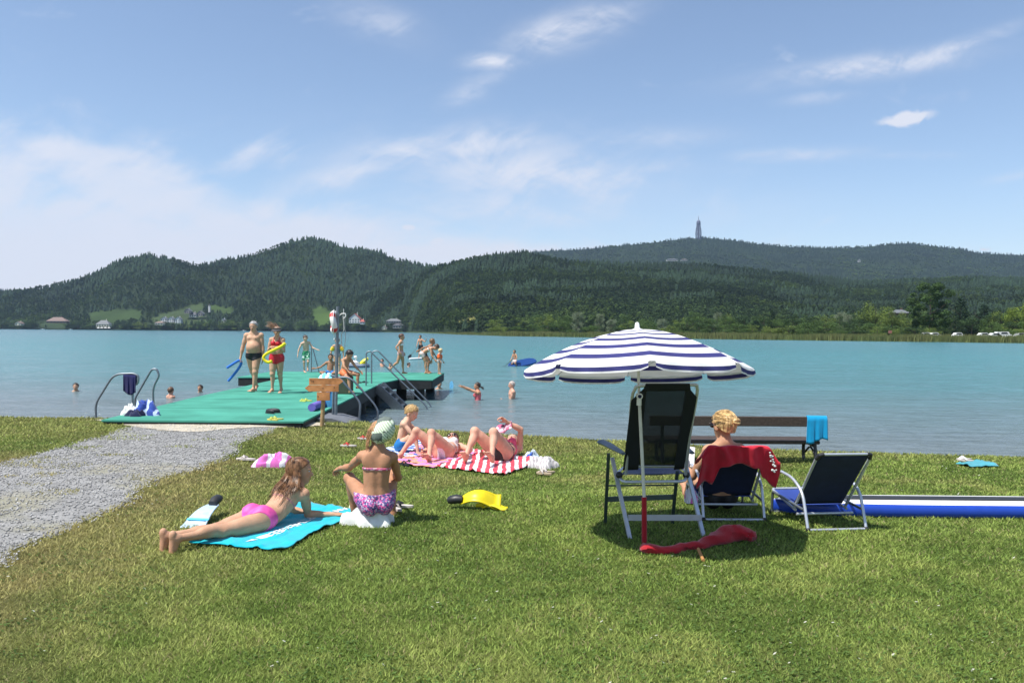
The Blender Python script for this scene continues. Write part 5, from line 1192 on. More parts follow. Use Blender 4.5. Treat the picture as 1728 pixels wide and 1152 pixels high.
clump('crumpled pink and white striped towel on the grass behind the lying girl',tuple(atg(461,786)),.24,.14,.15,mps,9,.4)
mlace=patterned_('white_lacy_blanket'); clump('crumpled white lacy garment right of the striped towel',tuple(atg(915,788)),.24,.16,.13,mlace,12,0,name='garment',cat='clothes')
clump('small blue and white cloth beside the lacy garment',tuple(atg(896,773)),.10,.09,.12,mbw,14,.3,name='cloth',cat='cloth')
clump('light blue cap like cloth behind the shoulder of the woman in the white bikini',tuple(atg(749,756)),.10,.07,.12,mat('pale_blue_cotton',(.5,.66,.78),.9),18,name='cloth',cat='cloth')
# cloths on the jetty
def deckp(px,py): return tuple(at(px,py,DZ))
clump('blue patterned swim bag lying at the foot of the left ladder rails',deckp(246,700),.24,.20,.24,stripes(weave('blue_pattern',(.05,.1,.4)),0,.19,.66,(.03,.07,.33),(.5,.6,.75),wob=.2),21,name='swim_bag',cat='bag')
clump('white bundle left of the blue patterned swim bag',deckp(220,700),.13,.10,.20,M['whitecloth'],23,name='bundle',cat='cloth')
clump('dark navy bundle in front of the blue patterned swim bag',deckp(228,702),.15,.09,.12,M['navy'],24,name='bundle',cat='cloth')
clump('turquoise and white towel under the sitting boy on the jetty',deckp(551,642),.30,.30,.20,stripes(weave('cyan_white',(.3,.7,.8)),0,.2,.55,(.18,.62,.74),(.75,.75,.78),wob=.2),26)
clump('blue rucksack standing behind the wooden signpost',deckp(557,686),.13,.12,.42,mat('blue_nylon',(.04,.22,.42),.6),29,name='rucksack',cat='rucksack')
clump('teal bag hanging low behind the signpost post',deckp(559,672),.10,.10,.42,mat('teal_nylon',(.10,.35,.42),.6),31,name='bag',cat='bag')
a=Vector(deckp(526,694)); b=Vector(deckp(552,683)); m=MB(); m.tube([a+Vector((0,0,.075)),b+Vector((0,0,.075))],.075,14); o=m.build('rolled_mat',mat('purple_foam',(.16,.12,.46),.8),True and None,True,loc=tuple(a)); tag(o,'rolled purple foam mat left of the signpost on the jetty','mat')
m=MB(); q=Vector(deckp(541,684)); m.tube([q,q+Vector((0,0,.24))],[.045,.035],12); m.sph(q+Vector((0,0,.25)),.035,10,6); o=m.build('sun_cream_bottle',M['whitecloth'],None,True,loc=tuple(q)); tag(o,'pale bottle standing behind the signpost above the purple mat','bottle')
# navy towel on the ladder rail
def hang(label,pts_top,drop_f,drop_b,m,name='towel',cat='towel',seed=1,nx=22,sag=.02,yoff=.03):
    """cloth over a bar: pts_top = (left,right) bar points"""
    a,b=[np.array(p,float) for p in pts_top]; rows=[]
    for u in np.linspace(0,1,nx):
        c=a+(b-a)*u; row=[]; fo=math.sin(u*17+seed)*.012+math.sin(u*31+seed)*.006
        for s in np.linspace(-1,1,26):
            if s<0: z=-(-s)**1*drop_f*(1-.10*math.sin(u*5+seed)); y=-yoff-fo*(-s)
            else: z=-s*drop_b*(1+.08*math.sin(u*4+seed)); y=yoff+fo*s
            k=min(1,abs(s)*8); row.append((c[0]+fo*.6*abs(s)*(1 if s<0 else -1),c[1]+y*k,c[2]+.012*(1-k)+z))
        rows.append(row)
    o=cloth_np(name,rows,m,.006); return tag(o,label,cat)
hang('navy towel hanging over the left ladder rail',(atY(209,630,15.7),atY(230,632,15.7)),.37,.20,weave('navy_terry',(.012,.014,.085)),seed=2)
# footwear
def sandals(label,pos,rz,sole,strap,L_=.25,name='flip_flops',group=None,z=None,pair=True,sep=.12,twist=.3,boot=False):
    root=empty(name,pos,rz,label,'sandals' if not boot else 'shoes',group)
    for s in ((-1,1) if pair else (0,)):
        m=MB(); m.world=False; out=[]; 
        for i in range(18):
            t=2*PI*i/18; y=math.cos(t)*L_/2; x=math.sin(t)*(.042 if y>0 else .034)*L_/.25; out.append((x,y))
        a=s*twist; cs,sn=math.cos(a),math.sin(a); T=lambda x,y,z_:(s*sep/2+x*cs-y*sn,x*sn+y*cs,z_)
        m.prism(out,lambda u,v:T(u,v,.004),lambda u,v:T(u,v,.024)); so_=m.build('sole',sole,root)
        m=MB(); m.world=False
        if boot:
            m.sph(T(0,.0,.045),(.042,L_*.46,.045),12,8,Matrix.Rotation(a,3,'Z')); m.build('upper',strap,root,True)
        else:
            m.tube([T(-.038,-.01,.02),T(-.02,.03,.05),T(0,.075,.026)],.007,6); m.tube([T(.038,-.01,.02),T(.02,.03,.05),T(0,.075,.026)],.007,6); m.tube([T(-.036,.0,.03),T(0,.03,.055),T(.036,.0,.03)],.010,6); m.build('strap',strap,root,True)
    return root
mye=mat('lime_rubber',(.55,.62,.12),.6); myo=mat('yellow_rubber',(.62,.52,.12),.6); mrd=mat('red_rubber',(.55,.04,.03),.6); mpl=mat('pale_rubber',(.55,.50,.46),.7)
sandals('pair of black shoes standing on the green carpet',deckp(459,697),1.2,M['dark'],M['dark'],.26,'shoes',boot=True)
sandals('pair of lime green flip flops left of the signpost',deckp(514.5,677),1.0,mye,mye)
sandals('pair of yellow flip flops at the near edge of the green carpet',deckp(463,708.5),1.35,myo,mye)
sandals('pair of dark sandals on the carpet beside the long stair rails',deckp(611,646),.9,M['dark'],M['black'],sep=.2)
sandals('white and red flip flop left of the sitting girl in the striped cap',tuple(atg(588,753,.015)),1.45,mpl,mrd,pair=False)
sandals('red flip flop partly hidden behind the striped cap',tuple(atg(615,741,.015)),1.3,mpl,mrd,pair=False)
sandals('pale flip flop lying alone at the edge of the gravel path',tuple(atg(415,776,.015)),1.35,mpl,mpl,.27,pair=False)
sandals('pair of black and white sandals right of the sitting girl',tuple(atg(671,858,.015)),1.1,mpl,M['black'],.22)
sandals('pair of beige sandals in the grass below the lacy garment',tuple(atg(920,799,.015)),1.3,mat('beige_cork',(.42,.33,.22)),mpl,.22)
sandals('pair of white shoes behind the small turquoise towel',tuple(atg(1629,777,.01)),1.3,mpl,M['white'],.22,'shoes')
sandals('pair of dark slippers by the foot of the woman in the white bikini',tuple(atg(688,784,.01)),1.0,M['dark'],M['dark'],.2,'slippers')
# diving fins
myf=mat('yellow_fin_rubber',(.72,.58,.01),.45,0,.06); 
def fin(label,pos,rz,blade_m,pocket_m,stand=0.0,curve=.10,L_=.42,band=None,wid=.19,tail=0):
    root=empty('swim_fin',pos,rz,label,'fin'); rows=[]; pk=.6 if L_<.3 else 1; n=22
    for i in range(n):
        t=i/(n-1); w_=wid*(.42+.58*t**.7)/2; row=[]
        for k in range(11):
            s=-1+2*k/10; x=-L_*.35+L_*t; y=s*w_; z=curve*math.sin(PI*min(1,t*1.15))*(1-.25*s*s)+(.012 if abs(s)>.85 else 0)
            if stand: # rolled up on its edge
                y,z=y*math.cos(stand)-z*math.sin(stand)*0, y*math.sin(stand)+z+wid/2*math.sin(stand)*(.42+.58*t**.7)
            row.append((pos[0]+x,pos[1]+y,pos[2]+z+.012))
        rows.append(row)
    o=cloth_np('blade',rows,blade_m,.010,root)
    m=MB(); m.world=False; m.tube([(-L_*.42-.075*pk,0,.028),(-L_*.42-.05*pk,0,.034+curve*.05),(-L_*.42,0,.040+curve*.12),(-L_*.36+.03*pk,0,.03+curve*.2)],[.030*pk,.042*pk,.044*pk,.036*pk],14,flat=.85); m.build('foot_pocket',pocket_m,root,True)
    if band:
        m=MB(); m.world=False; m.box((L_*.36,0,.022+curve*.5),(.03,wid*.92,.006)); m.build('stripe',band,root)
    return root
q=atg(800,857,.0); fin('yellow diving fin arched on its black foot pocket in the grass',tuple(q),R(-4),myf,M['black'],0.0,.105,.37,None,.18); bpy.data.objects['swim_fin'].rotation_euler=(R(38),0,R(-4)); bpy.data.objects['swim_fin'].location.z+=.045
q=atg(828,860,.0); fin('second yellow diving fin lying flat under the arched one',tuple(q),R(-16),myf,myf,0,.035,.22,None,.12)
q=atg(349,878); fin('light blue and white fin with a black foot pocket beside the lying girl',(q.x,q.y,q.z+.01),R(-96),mat('ice_blue_blade',(.42,.55,.68),.5,0,.15,20),M['dark'],0,.03,.40,mat('cyan_band',(.1,.5,.7)),.20)
bpy.data.objects['swim_fin.002'].rotation_euler=(0,R(16),R(-96)); bpy.data.objects['swim_fin.002'].location.z+=.04
# ------------------------------------------------------------------ parasol
def parasol():
    base=atY(1088,931,6.0); base.z=0; root=empty('parasol',base,0,'small tilted blue and white striped parasol with a white tip','parasol')
    joint=atY(1078.5,668,6.02); top=atY(1075.5,556,6.06); tip=atY(1075,543,6.06)
    m=MB(); m.tube([atY(1087,838,6.0),joint],.0125,12); m.build('pole',mat('cream_pole',(.62,.60,.53),.4),root,True)
    m=MB(); m.tube([base+Vector((0,0,-.05)),atY(1087.5,925,6.0),atY(1087,838,6.0)],[.022,.021,.019],12); m.build('ground_sleeve',M['red'],root,True)
    m=MB(); m.tube([joint,top],.011,12); m.build('upper_pole',M['white'],root,True)
    m=MB(); m.cyl(joint+Vector((0,-.028,0)),joint+Vector((0,.028,0)),.024,14); m.cyl(joint+Vector((0,0,-.07)),joint+Vector((0,0,.02)),.019,12); jo=m.build('tilt_joint',M['white'],root,True)
    m=MB(); m.cyl(joint+Vector((0,-.036,0)),joint+Vector((0,-.027,0)),.014,12); m.build('button',M['navy'],jo,True)
    rimc=atY(1083,630,6.10); ax=(top-rimc); Hc=ax.length
    tl=R(6.5); axis=Vector((-.012,math.sin(tl),math.cos(tl))).normalized()   # leans towards the lake
    ex=Vector((1,0,0)); ex=(ex-axis*ex.dot(axis)).normalized(); ey=axis.cross(ex); Rm=.855; Hh=.300
    TB=[0,.12,.235,.28,.372,.425,.515,.578,.672,.742,.842,.912,1.0]; C0=top-axis*.0
    def prof(t): return Rm*t, -Hh*t**1.72
    ph=PI/2*3+R(-3); m=MB(); V=[];rows=[]
    ts=[]
    for i in range(len(TB)-1): ts+=[(TB[i]+(TB[i+1]-TB[i])*k/3) for k in range(3)]
    ts.append(1.0); seg=8; n=8*seg
    mats=[]
    for t in ts:
        r_,z=prof(t); 
        for j in range(n):
            a=ph+2*PI*j/n; f=(j%seg)/seg; # chord between ribs + slight sag
            a0=ph+2*PI*(j//seg)/8; a1=a0+2*PI/8; x=(1-f)*math.cos(a0)+f*math.cos(a1); y=(1-f)*math.sin(a0)+f*math.sin(a1); sg_=-.016*math.sin(PI*f)*t*(1-.3*t)
            V.append(C0+ex*x*r_+ey*y*r_+axis*(z+sg_))
    base_i=0; m.v=[tuple(v) for v in V]
    for i in range(len(ts)-1):
        band=i//3; blue=band in(2,4,6,8,10)
        for j in range(n):
            m.f.append((i*n+j,i*n+(j+1)%n,(i+1)*n+(j+1)%n,(i+1)*n+j)); m.mi.append(1 if blue else 0)
    mb_=mat('parasol_blue',(.034,.036,.17),.85,0,.1,trans=.18); mwh=mat('parasol_white',(.80,.80,.80),.85,0,.03,trans=.20)
    o=m.build('canopy',[mwh,mb_],root)
    # scalloped valance, one flap per panel
    for g_ in range(8):
        m=MB(); rows=[]; nn=13
        a0=ph+2*PI*g_/8; a1=a0+2*PI/8
        for k in range(nn):
            f=.04+.92*k/(nn-1); x=(1-f)*math.cos(a0)+f*math.cos(a1); y=(1-f)*math.sin(a0)+f*math.sin(a1); e=1-abs(2*f-1)**9
            for q_,(dz,ro) in enumerate(((0,1.001),(-.016,1.010),(-.020,1.012),(-.050,1.015),(-.054,1.015),(-.062,1.015))):
                wv=1+.010*math.sin(f*19+g_*2)*(-dz/.075); sag=-.016*math.sin(PI*f)*.7
                m.v.append(tuple(C0+ex*x*Rm*ro*wv+ey*y*Rm*ro*wv+axis*(-Hh+sag*.97+dz*(.30+.70*e))))
        for k in range(nn-1):
            for q_ in range(5): m.f.append((k*6+q_,(k+1)*6+q_,(k+1)*6+q_+1,k*6+q_+1)); m.mi.append(1 if q_==2 else 0)
        o=m.build('valance',[mwh,mb_],root)
    for g_ in range(8):
        a=ph+2*PI*g_/8; m=MB(); pts=[]
        for t in np.linspace(0,1,8): r_,z=prof(t); pts.append(C0+ex*math.cos(a)*r_+ey*math.sin(a)*r_+axis*(z-.008))
        m.tube(pts,.003,6); rb=m.build('rib',M['alum'],root,True); m=MB(); r_,z=prof(.5); m.tube([C0+axis*-.30,C0+ex*math.cos(a)*r_+ey*math.sin(a)*r_+axis*(z-.01)],.0025,5); m.build('strut',M['alum'],rb)
    m=MB(); Mx=Matrix([list(ex),list(ey),list(axis)]).transposed(); m.lathe([(.042,-.012),(.040,.002),(.020,.010),(.018,.035),(.013,.052),(.0,.058)],C0,16,Mx); m.build('tip',M['white'],root,True)
parasol()
# parasol bag on the grass
def bag():
    a=atg(1092,933); pts=[]; rad=[]; 
    for px,py,r_ in ((1086,930,.035),(1094,934,.045),(1120,934,.028),(1150,931,.030),(1180,925,.040),(1205,919,.052),(1225,914,.066),(1245,912,.070),(1262,912,.062),(1272,914,.035)):
        p=atg(px,py); pts.append((p.x,p.y,p.z+r_*.75)); rad.append(r_)
    P=smoothpath(pts,4); rr=np.interp(np.linspace(0,1,len(P)),np.linspace(0,1,len(rad)),rad); m=MB(); m.tube(P,list(rr),20)
    v=np.array(m.v); n1=(fbm(v[:,0]*14+v[:,2]*9,v[:,1]*14+v[:,2]*17,5,3)-.5); n2=1-np.abs(2*fbm(v[:,0]*7,v[:,2]*26+v[:,1]*9,9,2)-1)
    v[:,1]+=n1*.07; v[:,2]+=n1*.03+.035*(n2-.75)*np.clip((v[:,0]-a.x)*3,.2,1); v[:,2]=np.maximum(v[:,2],.004); m.v=[tuple(q) for q in v]
    o=m.build('parasol_bag',M['red'],None,True,loc=tuple(a)); tag(o,'empty red fabric parasol bag lying on the grass at the foot of the parasol','bag')
    a=atg(1184,934);b=atg(1187,949); m=MB(); m.tube([(a.x-.02,a.y+.02,.03),(b.x,b.y,.015)],.012,8); o=m.build('wooden_peg',mat('peg_wood',(.45,.22,.07),.7),None,True,loc=(a.x,a.y,0)); tag(o,'short wooden peg sticking out under the red bag','peg')
bag()
# ------------------------------------------------------------------ tall camping chair
def quadcloth(name,A,B,C,D,m,root,nx=14,ny=14,sag=(0,0,0),th=.004):
    A,B,C,D=[np.array(q,float) for q in(A,B,C,D)]; rows=[]
    for u in np.linspace(0,1,nx):
        rows.append([tuple((1-u)*(1-v)*A+u*(1-v)*B+u*v*C+(1-u)*v*D+np.array(sag)*math.sin(PI*u)*math.sin(PI*v)) for v in np.linspace(0,1,ny)])
    return cloth_np(name,rows,m,th,root)
mmesh=mat('dark_mesh_fabric',(.008,.013,.018),.8,0,.1,alpha=.80); mmesh2=mat('dark_solid_fabric',(.007,.011,.016),.85,0,.1); mseat=weave('blue_seat_fabric',(.02,.035,.12))
mgf=mat('green_grey_tube',(.07,.10,.10),.4,.5,.1)
def tallchair():
    root=empty('camping_chair',atg(1110,900),0,'tall dark mesh camping chair standing in the shade of the parasol','chair')
    BL=atY(1052,791,6.35);BR=atY(1152,790,6.35);TL=atY(1072,651,5.98);TR=atY(1176,650,5.98)
    a=[atY(1056,800,6.37),atY(1062,730,6.2),atY(1066,676,6.04),atY(1071,658,5.99),atY(1084,650.5,5.98),atY(1166,649,5.98),atY(1176,653,5.985),atY(1175,672,6.03),atY(1164,735,6.2),atY(1157,800,6.37)]
    m=MB(); m.tube(smoothpath(a,5),.0125,10); m.build('back_frame',M['alum'],root,True)
    i1=atY(1088,649,5.975);i2=atY(1160,648,5.975);
    quadcloth('backrest',atY(1076,785,6.35),atY(1138,785,6.35),atY(1160,653,5.975),atY(1088,653,5.975),mmesh,root,sag=(0,.03,0))
    quadcloth('side_band',atY(1051,793,6.355),atY(1077,792,6.355),atY(1092,650,5.965),atY(1065,676,6.02),mmesh2,root,6,14)
    quadcloth('side_band',atY(1137,792,6.355),atY(1154,791,6.355),atY(1176,670,6.01),atY(1158,649,5.965),mmesh2,root,6,14)
    quadcloth('top_band',atY(1084,660,5.985),atY(1166,659,5.985),atY(1164,647,5.962),atY(1090,647,5.962),mmesh2,root,14,5)
    # seat
    sl=[atY(1045,800,6.38),atY(1060,786,6.85),atY(1140,785,6.85),atY(1158,799,6.38)]
    quadcloth('seat',atY(1049,800,6.38),atY(1155,799,6.38),atY(1143,789,6.80),atY(1058,789,6.80),mseat,root,sag=(0,0,-.03))
    m=MB(); m.tube(roundpath([atY(1042,797,6.5),atY(1050,813,6.33),atY(1155,812,6.33),atY(1162,797,6.5)],.05),.0125,10); m.tube(roundpath([atY(1042,797,6.5),atY(1056,786,6.88),atY(1142,786,6.88),atY(1162,797,6.5)],.05),.0115,10); m.build('seat_frame',M['alum'],root,True)
    m=MB(); m.beam(atY(1033,772,6.55),atY(1064,913,6.16),.030,.018); m.build('leg',M['alum'],root); m=MB(); m.beam(atY(1155,775,6.55),atY(1188,907,6.26),.030,.018); m.build('leg',M['alum'],root)
    m=MB(); m.beam(atY(1027,765,6.35),atY(1021,886,6.66),.026,.018); m.build('leg',mgf,root); m=MB(); m.beam(atY(1143,795,6.4),atY(1134,884,6.66),.026,.018); m.build('leg',mgf,root)
    m=MB(); m.beam(atY(1060,873,6.26),atY(1184,873,6.30),.010,.045); m.build('rear_crossbar',M['alum'],root); m=MB(); m.beam(atY(1025,842,6.55),atY(1138,838,6.55),.012,.042); m.beam(atY(1026,819,6.5),atY(1140,818,6.5),.010,.012); m.build('front_crossbar',mgf,root)
    for s,pts in ((0,[(1012,745,6.80),(1022,748,6.72),(1038,757,6.45),(1052,765,6.25)]),(1,[(1150,748,6.80),(1152,752,6.7),(1160,759,6.45),(1168,764,6.3)])):
        m=MB(); m.tube(smoothpath([atY(*p) for p in pts],5),list(np.interp(np.arange(16),[0,2,6,10,15],[.030,.042,.040,.032,.020])),10,flat=.55); m.build('armrest',M['greyplast'],root,True)
    for p in ((1045,801,6.4),(1158,801,6.4)): m=MB(); m.sph(atY(*p),(.03,.03,.028),10,6); m.build('joint',M['black'],root,True)
    for p in ((1064,912,6.16),(1188,907,6.26),(1021,886,6.66),(1134,884,6.66)): m=MB(); q=atY(*p); m.box((q.x,q.y,q.z+.0),(.036,.03,.03),bev=.005); m.build('foot_cap',M['black'],root)
tallchair()
def beach_chair(label,loc_,rz,mback,w=.225):
    root=empty('beach_chair',loc_,rz,label,'chair'); t=.0115
    def tb(pts,nm,mt='alum',r=t,rnd=.05): m=MB(); m.world=False; m.tube(roundpath(pts,rnd),r,10); return m.build(nm,M[mt],root,True)
    top=(-.19,.635);bot=(.24,.155)
    tb([(-w,bot[0]-.03,bot[1]-.03),(-w,top[0]+.03,top[1]-.03),(-w+.03,top[0],top[1]),(w-.03,top[0],top[1]),(w,top[0]+.03,top[1]-.03),(w,bot[0]-.03,bot[1]-.03)],'back_frame',rnd=.02)
    for s in(-1,1): m=MB(); m.world=False; m.tube([(s*(w-.045),top[0],top[1]+.001),(s*(w-.012),top[0]+.004,top[1]-.006),(s*(w+.0),top[0]+.035,top[1]-.04)],.0165,10); m.build('corner_cap',M['black'],root,True)
    def qc(nm,A,B,C,D,m_,sag): 
        L0=Vector(loc_); R_=[tuple(np.array(q)+np.array(L0)) for q in (A,B,C,D)]; return quadcloth(nm,*R_,m_,root,sag=sag)
    qc('backrest',(-w+.008,bot[0],bot[1]),(w-.008,bot[0],bot[1]),(w-.02,top[0]+.012,top[1]-.012),(-w+.02,top[0]+.012,top[1]-.012),mback,(0,.035,-.01))
    qc('seat',(-w+.01,bot[0],bot[1]-.01),(w-.01,bot[0],bot[1]-.01),(w-.01,.62,.20),(-w+.01,.62,.20),mat('royal_blue_seat',(.02,.05,.25),.85),(0,0,-.04))
    tb([(-w,bot[0]-.06,.12),(-w,.60,.20),(-w+.02,.64,.205),(w-.02,.64,.205),(w,.60,.20),(w,bot[0]-.06,.12)],'seat_frame',rnd=.03)
    for s in(-1,1):
        x=s*(w+.022)
        tb([(x,.40,.40),(x,.20,.385),(x,.02,.30),(x,-.08,.012)],'arm_leg','white' if False else 'alum',.0125,.08)
        tb([(x,.58,.012),(x,.56,.20),(x,.0,.16)],'front_leg','metald',.011,.03)
    tb([(-w-.02,-.08,.014),(w+.02,-.08,.014)],'rear_ground_bar'); tb([(-w-.02,.12,.10),(w+.02,.12,.10)],'cross_bar'); tb([(-w-.02,.58,.014),(w+.02,.58,.014)],'front_ground_bar','metald')
    for s in(-1,1):
        for y in(-.08,.58): m=MB(); m.world=False; m.sph((s*(w+.022),y,.016),.019,10,6); m.build('foot_cap',M['black'],root,True)
    return root
mnb=mat('navy_canvas',(.012,.020,.065),.85,0,.15,bump=.3,bscale=300)
q=at(1413,896,0); BC2=beach_chair('empty low beach chair with navy canvas in front of the lying paddle board',(q.x-.01,q.y+.08,0),R(7),mnb)
q=at(1240,880,0); BC1=beach_chair('low beach chair with a seated blond woman and a red towel over its back',(q.x,q.y+.10,0),R(0),mnb,.235)
# red towel over the back of the chair
def redtowel():
    c=BC1.location; w=.235; rows=[]
    for u in np.linspace(-.17,1.22,48):
        x=c.x-w+2*w*u; row=[]; left=u<.22; right=u>.88
        over=.19+.17*(1-float(sst(.08,.20,u)))*1.0+.10*float(sst(.90,1.0,u))
        drp=float(sst(.98,1.22,u))*.13+float(sst(.0,-.17,u))*.09
        for s in np.linspace(0,1,26):
            if s<.5: t=(.5-s)/.5; yy_=c.y-.215+.0-.012*t*0+ .014*math.sin(u*13)*t + (-.01)*t; zz=c.z+.655-over*t*(.9+.1*math.sin(u*9)); yy_+=t*over*.55-.03*t
            else: t=(s-.5)/.5; yy_=c.y-.19+.20*t; zz=c.z+.655-.10*t
            nf=float(fbm(np.array([u*5+s*2]),np.array([s*2.2+u*2]),17,3)[0]-.5); row.append((x+.01*math.sin(s*7+u*5),yy_-.035*abs(nf)*2-.01*math.sin(u*26+s*4)*(1 if s<.45 else .2),zz-drp+.02*nf))
        rows.append(row)
    o=cloth_np('towel',rows,M['towelred'],.008); tag(o,'red towel with a white figure print draped over the occupied beach chair','towel')
    # white print on the right end
    R_=random.Random(3); m=MB(); m.world=False
    for i in range(16):
        t=i/15; x=c.x+w*(1.02+.22*t)-o.location.x; z=c.z+.63-.17*t-o.location.z-.02; y=c.y-.235+.02*t-o.location.y-.012; r_=R_.uniform(.006,.013); m.sph((x+R_.uniform(-.016,.016),y,z+R_.uniform(-.02,.02)),(r_,.004,r_*.8),8,5)
    m.build('print',M['white'],o)
redtowel()
# paddle board on the grass
def board3(label,center,rz,L_,W_,th,topm,sidem,tilt=0,roll=0,name='paddle_board',pad=None,cat='paddle board'):
    root=empty(name,center,rz,label,cat); root.rotation_euler=(roll,tilt,rz); n=40; out=[]
    for i in range(n+1):
        t=-1+2*i/n; w_=W_/2*(1-abs(t)**3.2)**.62 if t<0 else W_/2*(1-abs(t)**4.5)**.5; out.append((t*L_/2,w_))
    ring=[(x,w_) for x,w_ in out]+[(x,-w_) for x,w_ in reversed(out[1:-1])]; N_=len(ring)
    def sc(k,z): return [(x*(1-(1-k)*W_/L_),y*k,z) for x,y in ring]
    prof=[(.90,0),(.975,th*.15),(1.0,th*.4),(1.0,th*.6),(.975,th*.85),(.90,th)]
    m=MB(); m.world=False; vs=[]
    for k,z in prof: vs+=sc(k,z)
    fs=[(j*N_+i,j*N_+(i+1)%N_,(j+1)*N_+(i+1)%N_,(j+1)*N_+i) for j in range(5) for i in range(N_)]; fs.append(tuple(reversed(range(N_)))); m.add(vs,fs); m.build('side_wall',sidem,root,True)
    m=MB(); m.world=False; m.add(sc(.90,th+.001)+sc(.86,th+.004),[(i,(i+1)%N_,N_+(i+1)%N_,N_+i) for i in range(N_)]+[tuple(range(N_,2*N_))]); m.build('deck',topm,root)
    if pad:
        for x0,x1,y0,y1 in pad: m=MB(); m.world=False; m.box(((x0+x1)/2,(y0+y1)/2,th+.010),(x1-x0,y1-y0,.014),bev=.002); m.build('deck_pad',M['dark'],root)
    return root
mbl=mat('blue_pvc',(.015,.06,.42),.35,0,.05); mwb=mat('white_pvc',(.80,.80,.80),.4,0,.03)
q=at(1330,872,0); board3('blue and white inflatable paddle board lying on the grass behind the beach chairs',(q.x+1.52,q.y+.20,.005),R(-.5),3.2,.46,.108,mwb,mbl,pad=[(-1.25,1.40,-.02,.11)])
# bench
def bench():
    root=empty('park_bench',(3.1,10.95,G(3.1,10.95)),0,'dark wooden bench facing the lake with turquoise shorts on its back','bench'); x0=atY(1096,710,10.8).x; x1=atY(1395,710,10.8).x; zt=atY(1240,702,10.8).z; zb=atY(1240,718.5,10.8).z
    m=MB(); m.box(((x0+x1)/2,10.8,(zt+zb)/2),(x1-x0,.04,zt-zb),bev=.008); m.build('back_plank',M['wood'],root)
    zs=atY(1240,741,10.95).z
    for y in (10.93,11.09,11.25): m=MB(); m.box(((x0+x1)/2-.03,y,zs-.025),(x1-x0-.06,.14,.05),bev=.008); m.build('seat_plank',M['wood'],root)
    for x in (x0+.18,x1-.14):
        g=G(x,11); m=MB(); m.tube(smoothpath([(x,10.83,zt-.02),(x,10.84,zs-.02),(x,10.80,g+.12),(x,10.78,g-.02)],4),.024,8); m.tube(smoothpath([(x,10.84,zs-.07),(x,11.22,zs-.07),(x,11.26,g+.1),(x,11.24,g-.02)],4),.024,8); m.tube(smoothpath([(x,10.83,zs-.2),(x,11.0,zs-.10),(x,11.2,zs-.2)],4),.014,8); m.build('iron_leg',M['black'],root,True)
    return x0,x1,zt
bx0,bx1,bzt=bench()
hang('turquoise swim shorts hung over the right end of the bench back',((bx1-.27,10.8,bzt+.012),(bx1+.0,10.8,bzt+.012)),.34,.14,M['skyblue'],'swim_shorts','shorts',4,24)
# small things by the chairs
q=atY(1165,836,6.75); o=clump('pink and white cloth bag hanging beside the occupied beach chair',(q.x,q.y,q.z-.04),.05,.05,.12,mps,33,name='cloth_bag',cat='bag')
# ------------------------------------------------------------------ on the water
def paddle(label,a,b,mt=None,group=None):
    a=Vector(a);b=Vector(b); d=(b-a).normalized(); root=empty('paddle',a,0,label,'paddle'); m=MB(); m.tube([a,b],.016,8); m.build('shaft',M['black'],root,True); m=MB(); s=d.cross(Vector((0,1,0))).normalized(); rows=[]
    pts=[b+d*t for t in (0,.08,.2,.34,.44)]; ws=[.03,.09,.12,.11,.05]; m.v=[]; 
    vs=[];fs=[]
    for p,w_ in zip(pts,ws): vs+=[p-s*w_+Vector((0,-.01,0)),p+s*w_+Vector((0,-.01,0)),p+s*w_+Vector((0,.01,0)),p-s*w_+Vector((0,.01,0))]
    for i in range(4):
        for k in range(4): fs.append((i*4+k,i*4+(k+1)%4,i*4+4+(k+1)%4,i*4+4+k))
    fs+=[(3,2,1,0),(16,17,18,19)]; m.add(vs,fs); m.build('blade',M['black'],root); return root
mbd=mat('deep_blue_board',(.01,.05,.20),.4,0,.1)
q=atY(881,617,52); KB=board3('dark blue paddle board tipping on the water under the kneeling boy',(q.x,52,WZ+.12),R(38),2.3,.75,.12,mbd,mbd,tilt=R(-9),roll=R(26))
q=at(707,606,WZ); board3('white paddle board seen end on under the standing paddler',(q.x,q.y+.3,WZ+.01),R(68),3.0,.75,.10,mwb,mwb)
paddle('black paddle in the hands of the standing paddler',atY(704.5,585,66),atY(694,598,65.5)); paddle('black paddle dipped left of the kneeling boy',atY(865,606,51.5),atY(852,618,51))
def dinghy():
    q=at(600,620,WZ); root=empty('inflatable_boat',(q.x,q.y,WZ),0,'small grey inflatable boat with a white toy inside beyond the jetty','boat'); m=MB(); m.world=False
    m.tube(smoothpath([(-.62,0,.14),(-.45,.36,.12),(.2,.42,.10),(.62,.36,.10),(.64,-.36,.10),(.2,-.42,.10),(-.45,-.36,.12)],6,True),.14,12,closed=True); m.build('tube_ring',mat('slate_pvc',(.10,.14,.20),.5),root,True); m=MB(); m.world=False; m.sph((0,0,.05),(.55,.4,.06),14,6); m.build('floor',M['white'],root,True)
    t=empty('inflatable_toy',(q.x+.0,q.y,WZ+.12),0,'white inflatable toy bird sitting in the small grey boat','pool toy'); m=MB(); m.world=False; m.sph((-.15,0,.16),(.36,.2,.15),14,8); m.build('body',M['white'],t,True); m=MB(); m.world=False; m.tube([(.0,0,.2),(.04,0,.35),(0,0,.47)],[.07,.05,.05],10); m.sph((0,-.02,.50),(.11,.09,.09),12,8); m.build('head',M['white'],t,True)
    a=atY(606,617,48);b=atY(621,604,48); r2=empty('air_mattress',a,0,'yellow air mattress tilted upright behind the small grey boat','air mattress'); m=MB(); 
    d=(b-a).normalized(); n=12; pts=[a+(b-a)*(i/n) for i in range(n+1)]; m.tube(pts,[.10+.20*math.sin(PI*min(1,.12+i/n*.80)) for i in range(n+1)],14,flat=.45); m.build('mattress',mat('yellow_pvc',(.75,.68,.03),.4),r2,True)
dinghy()
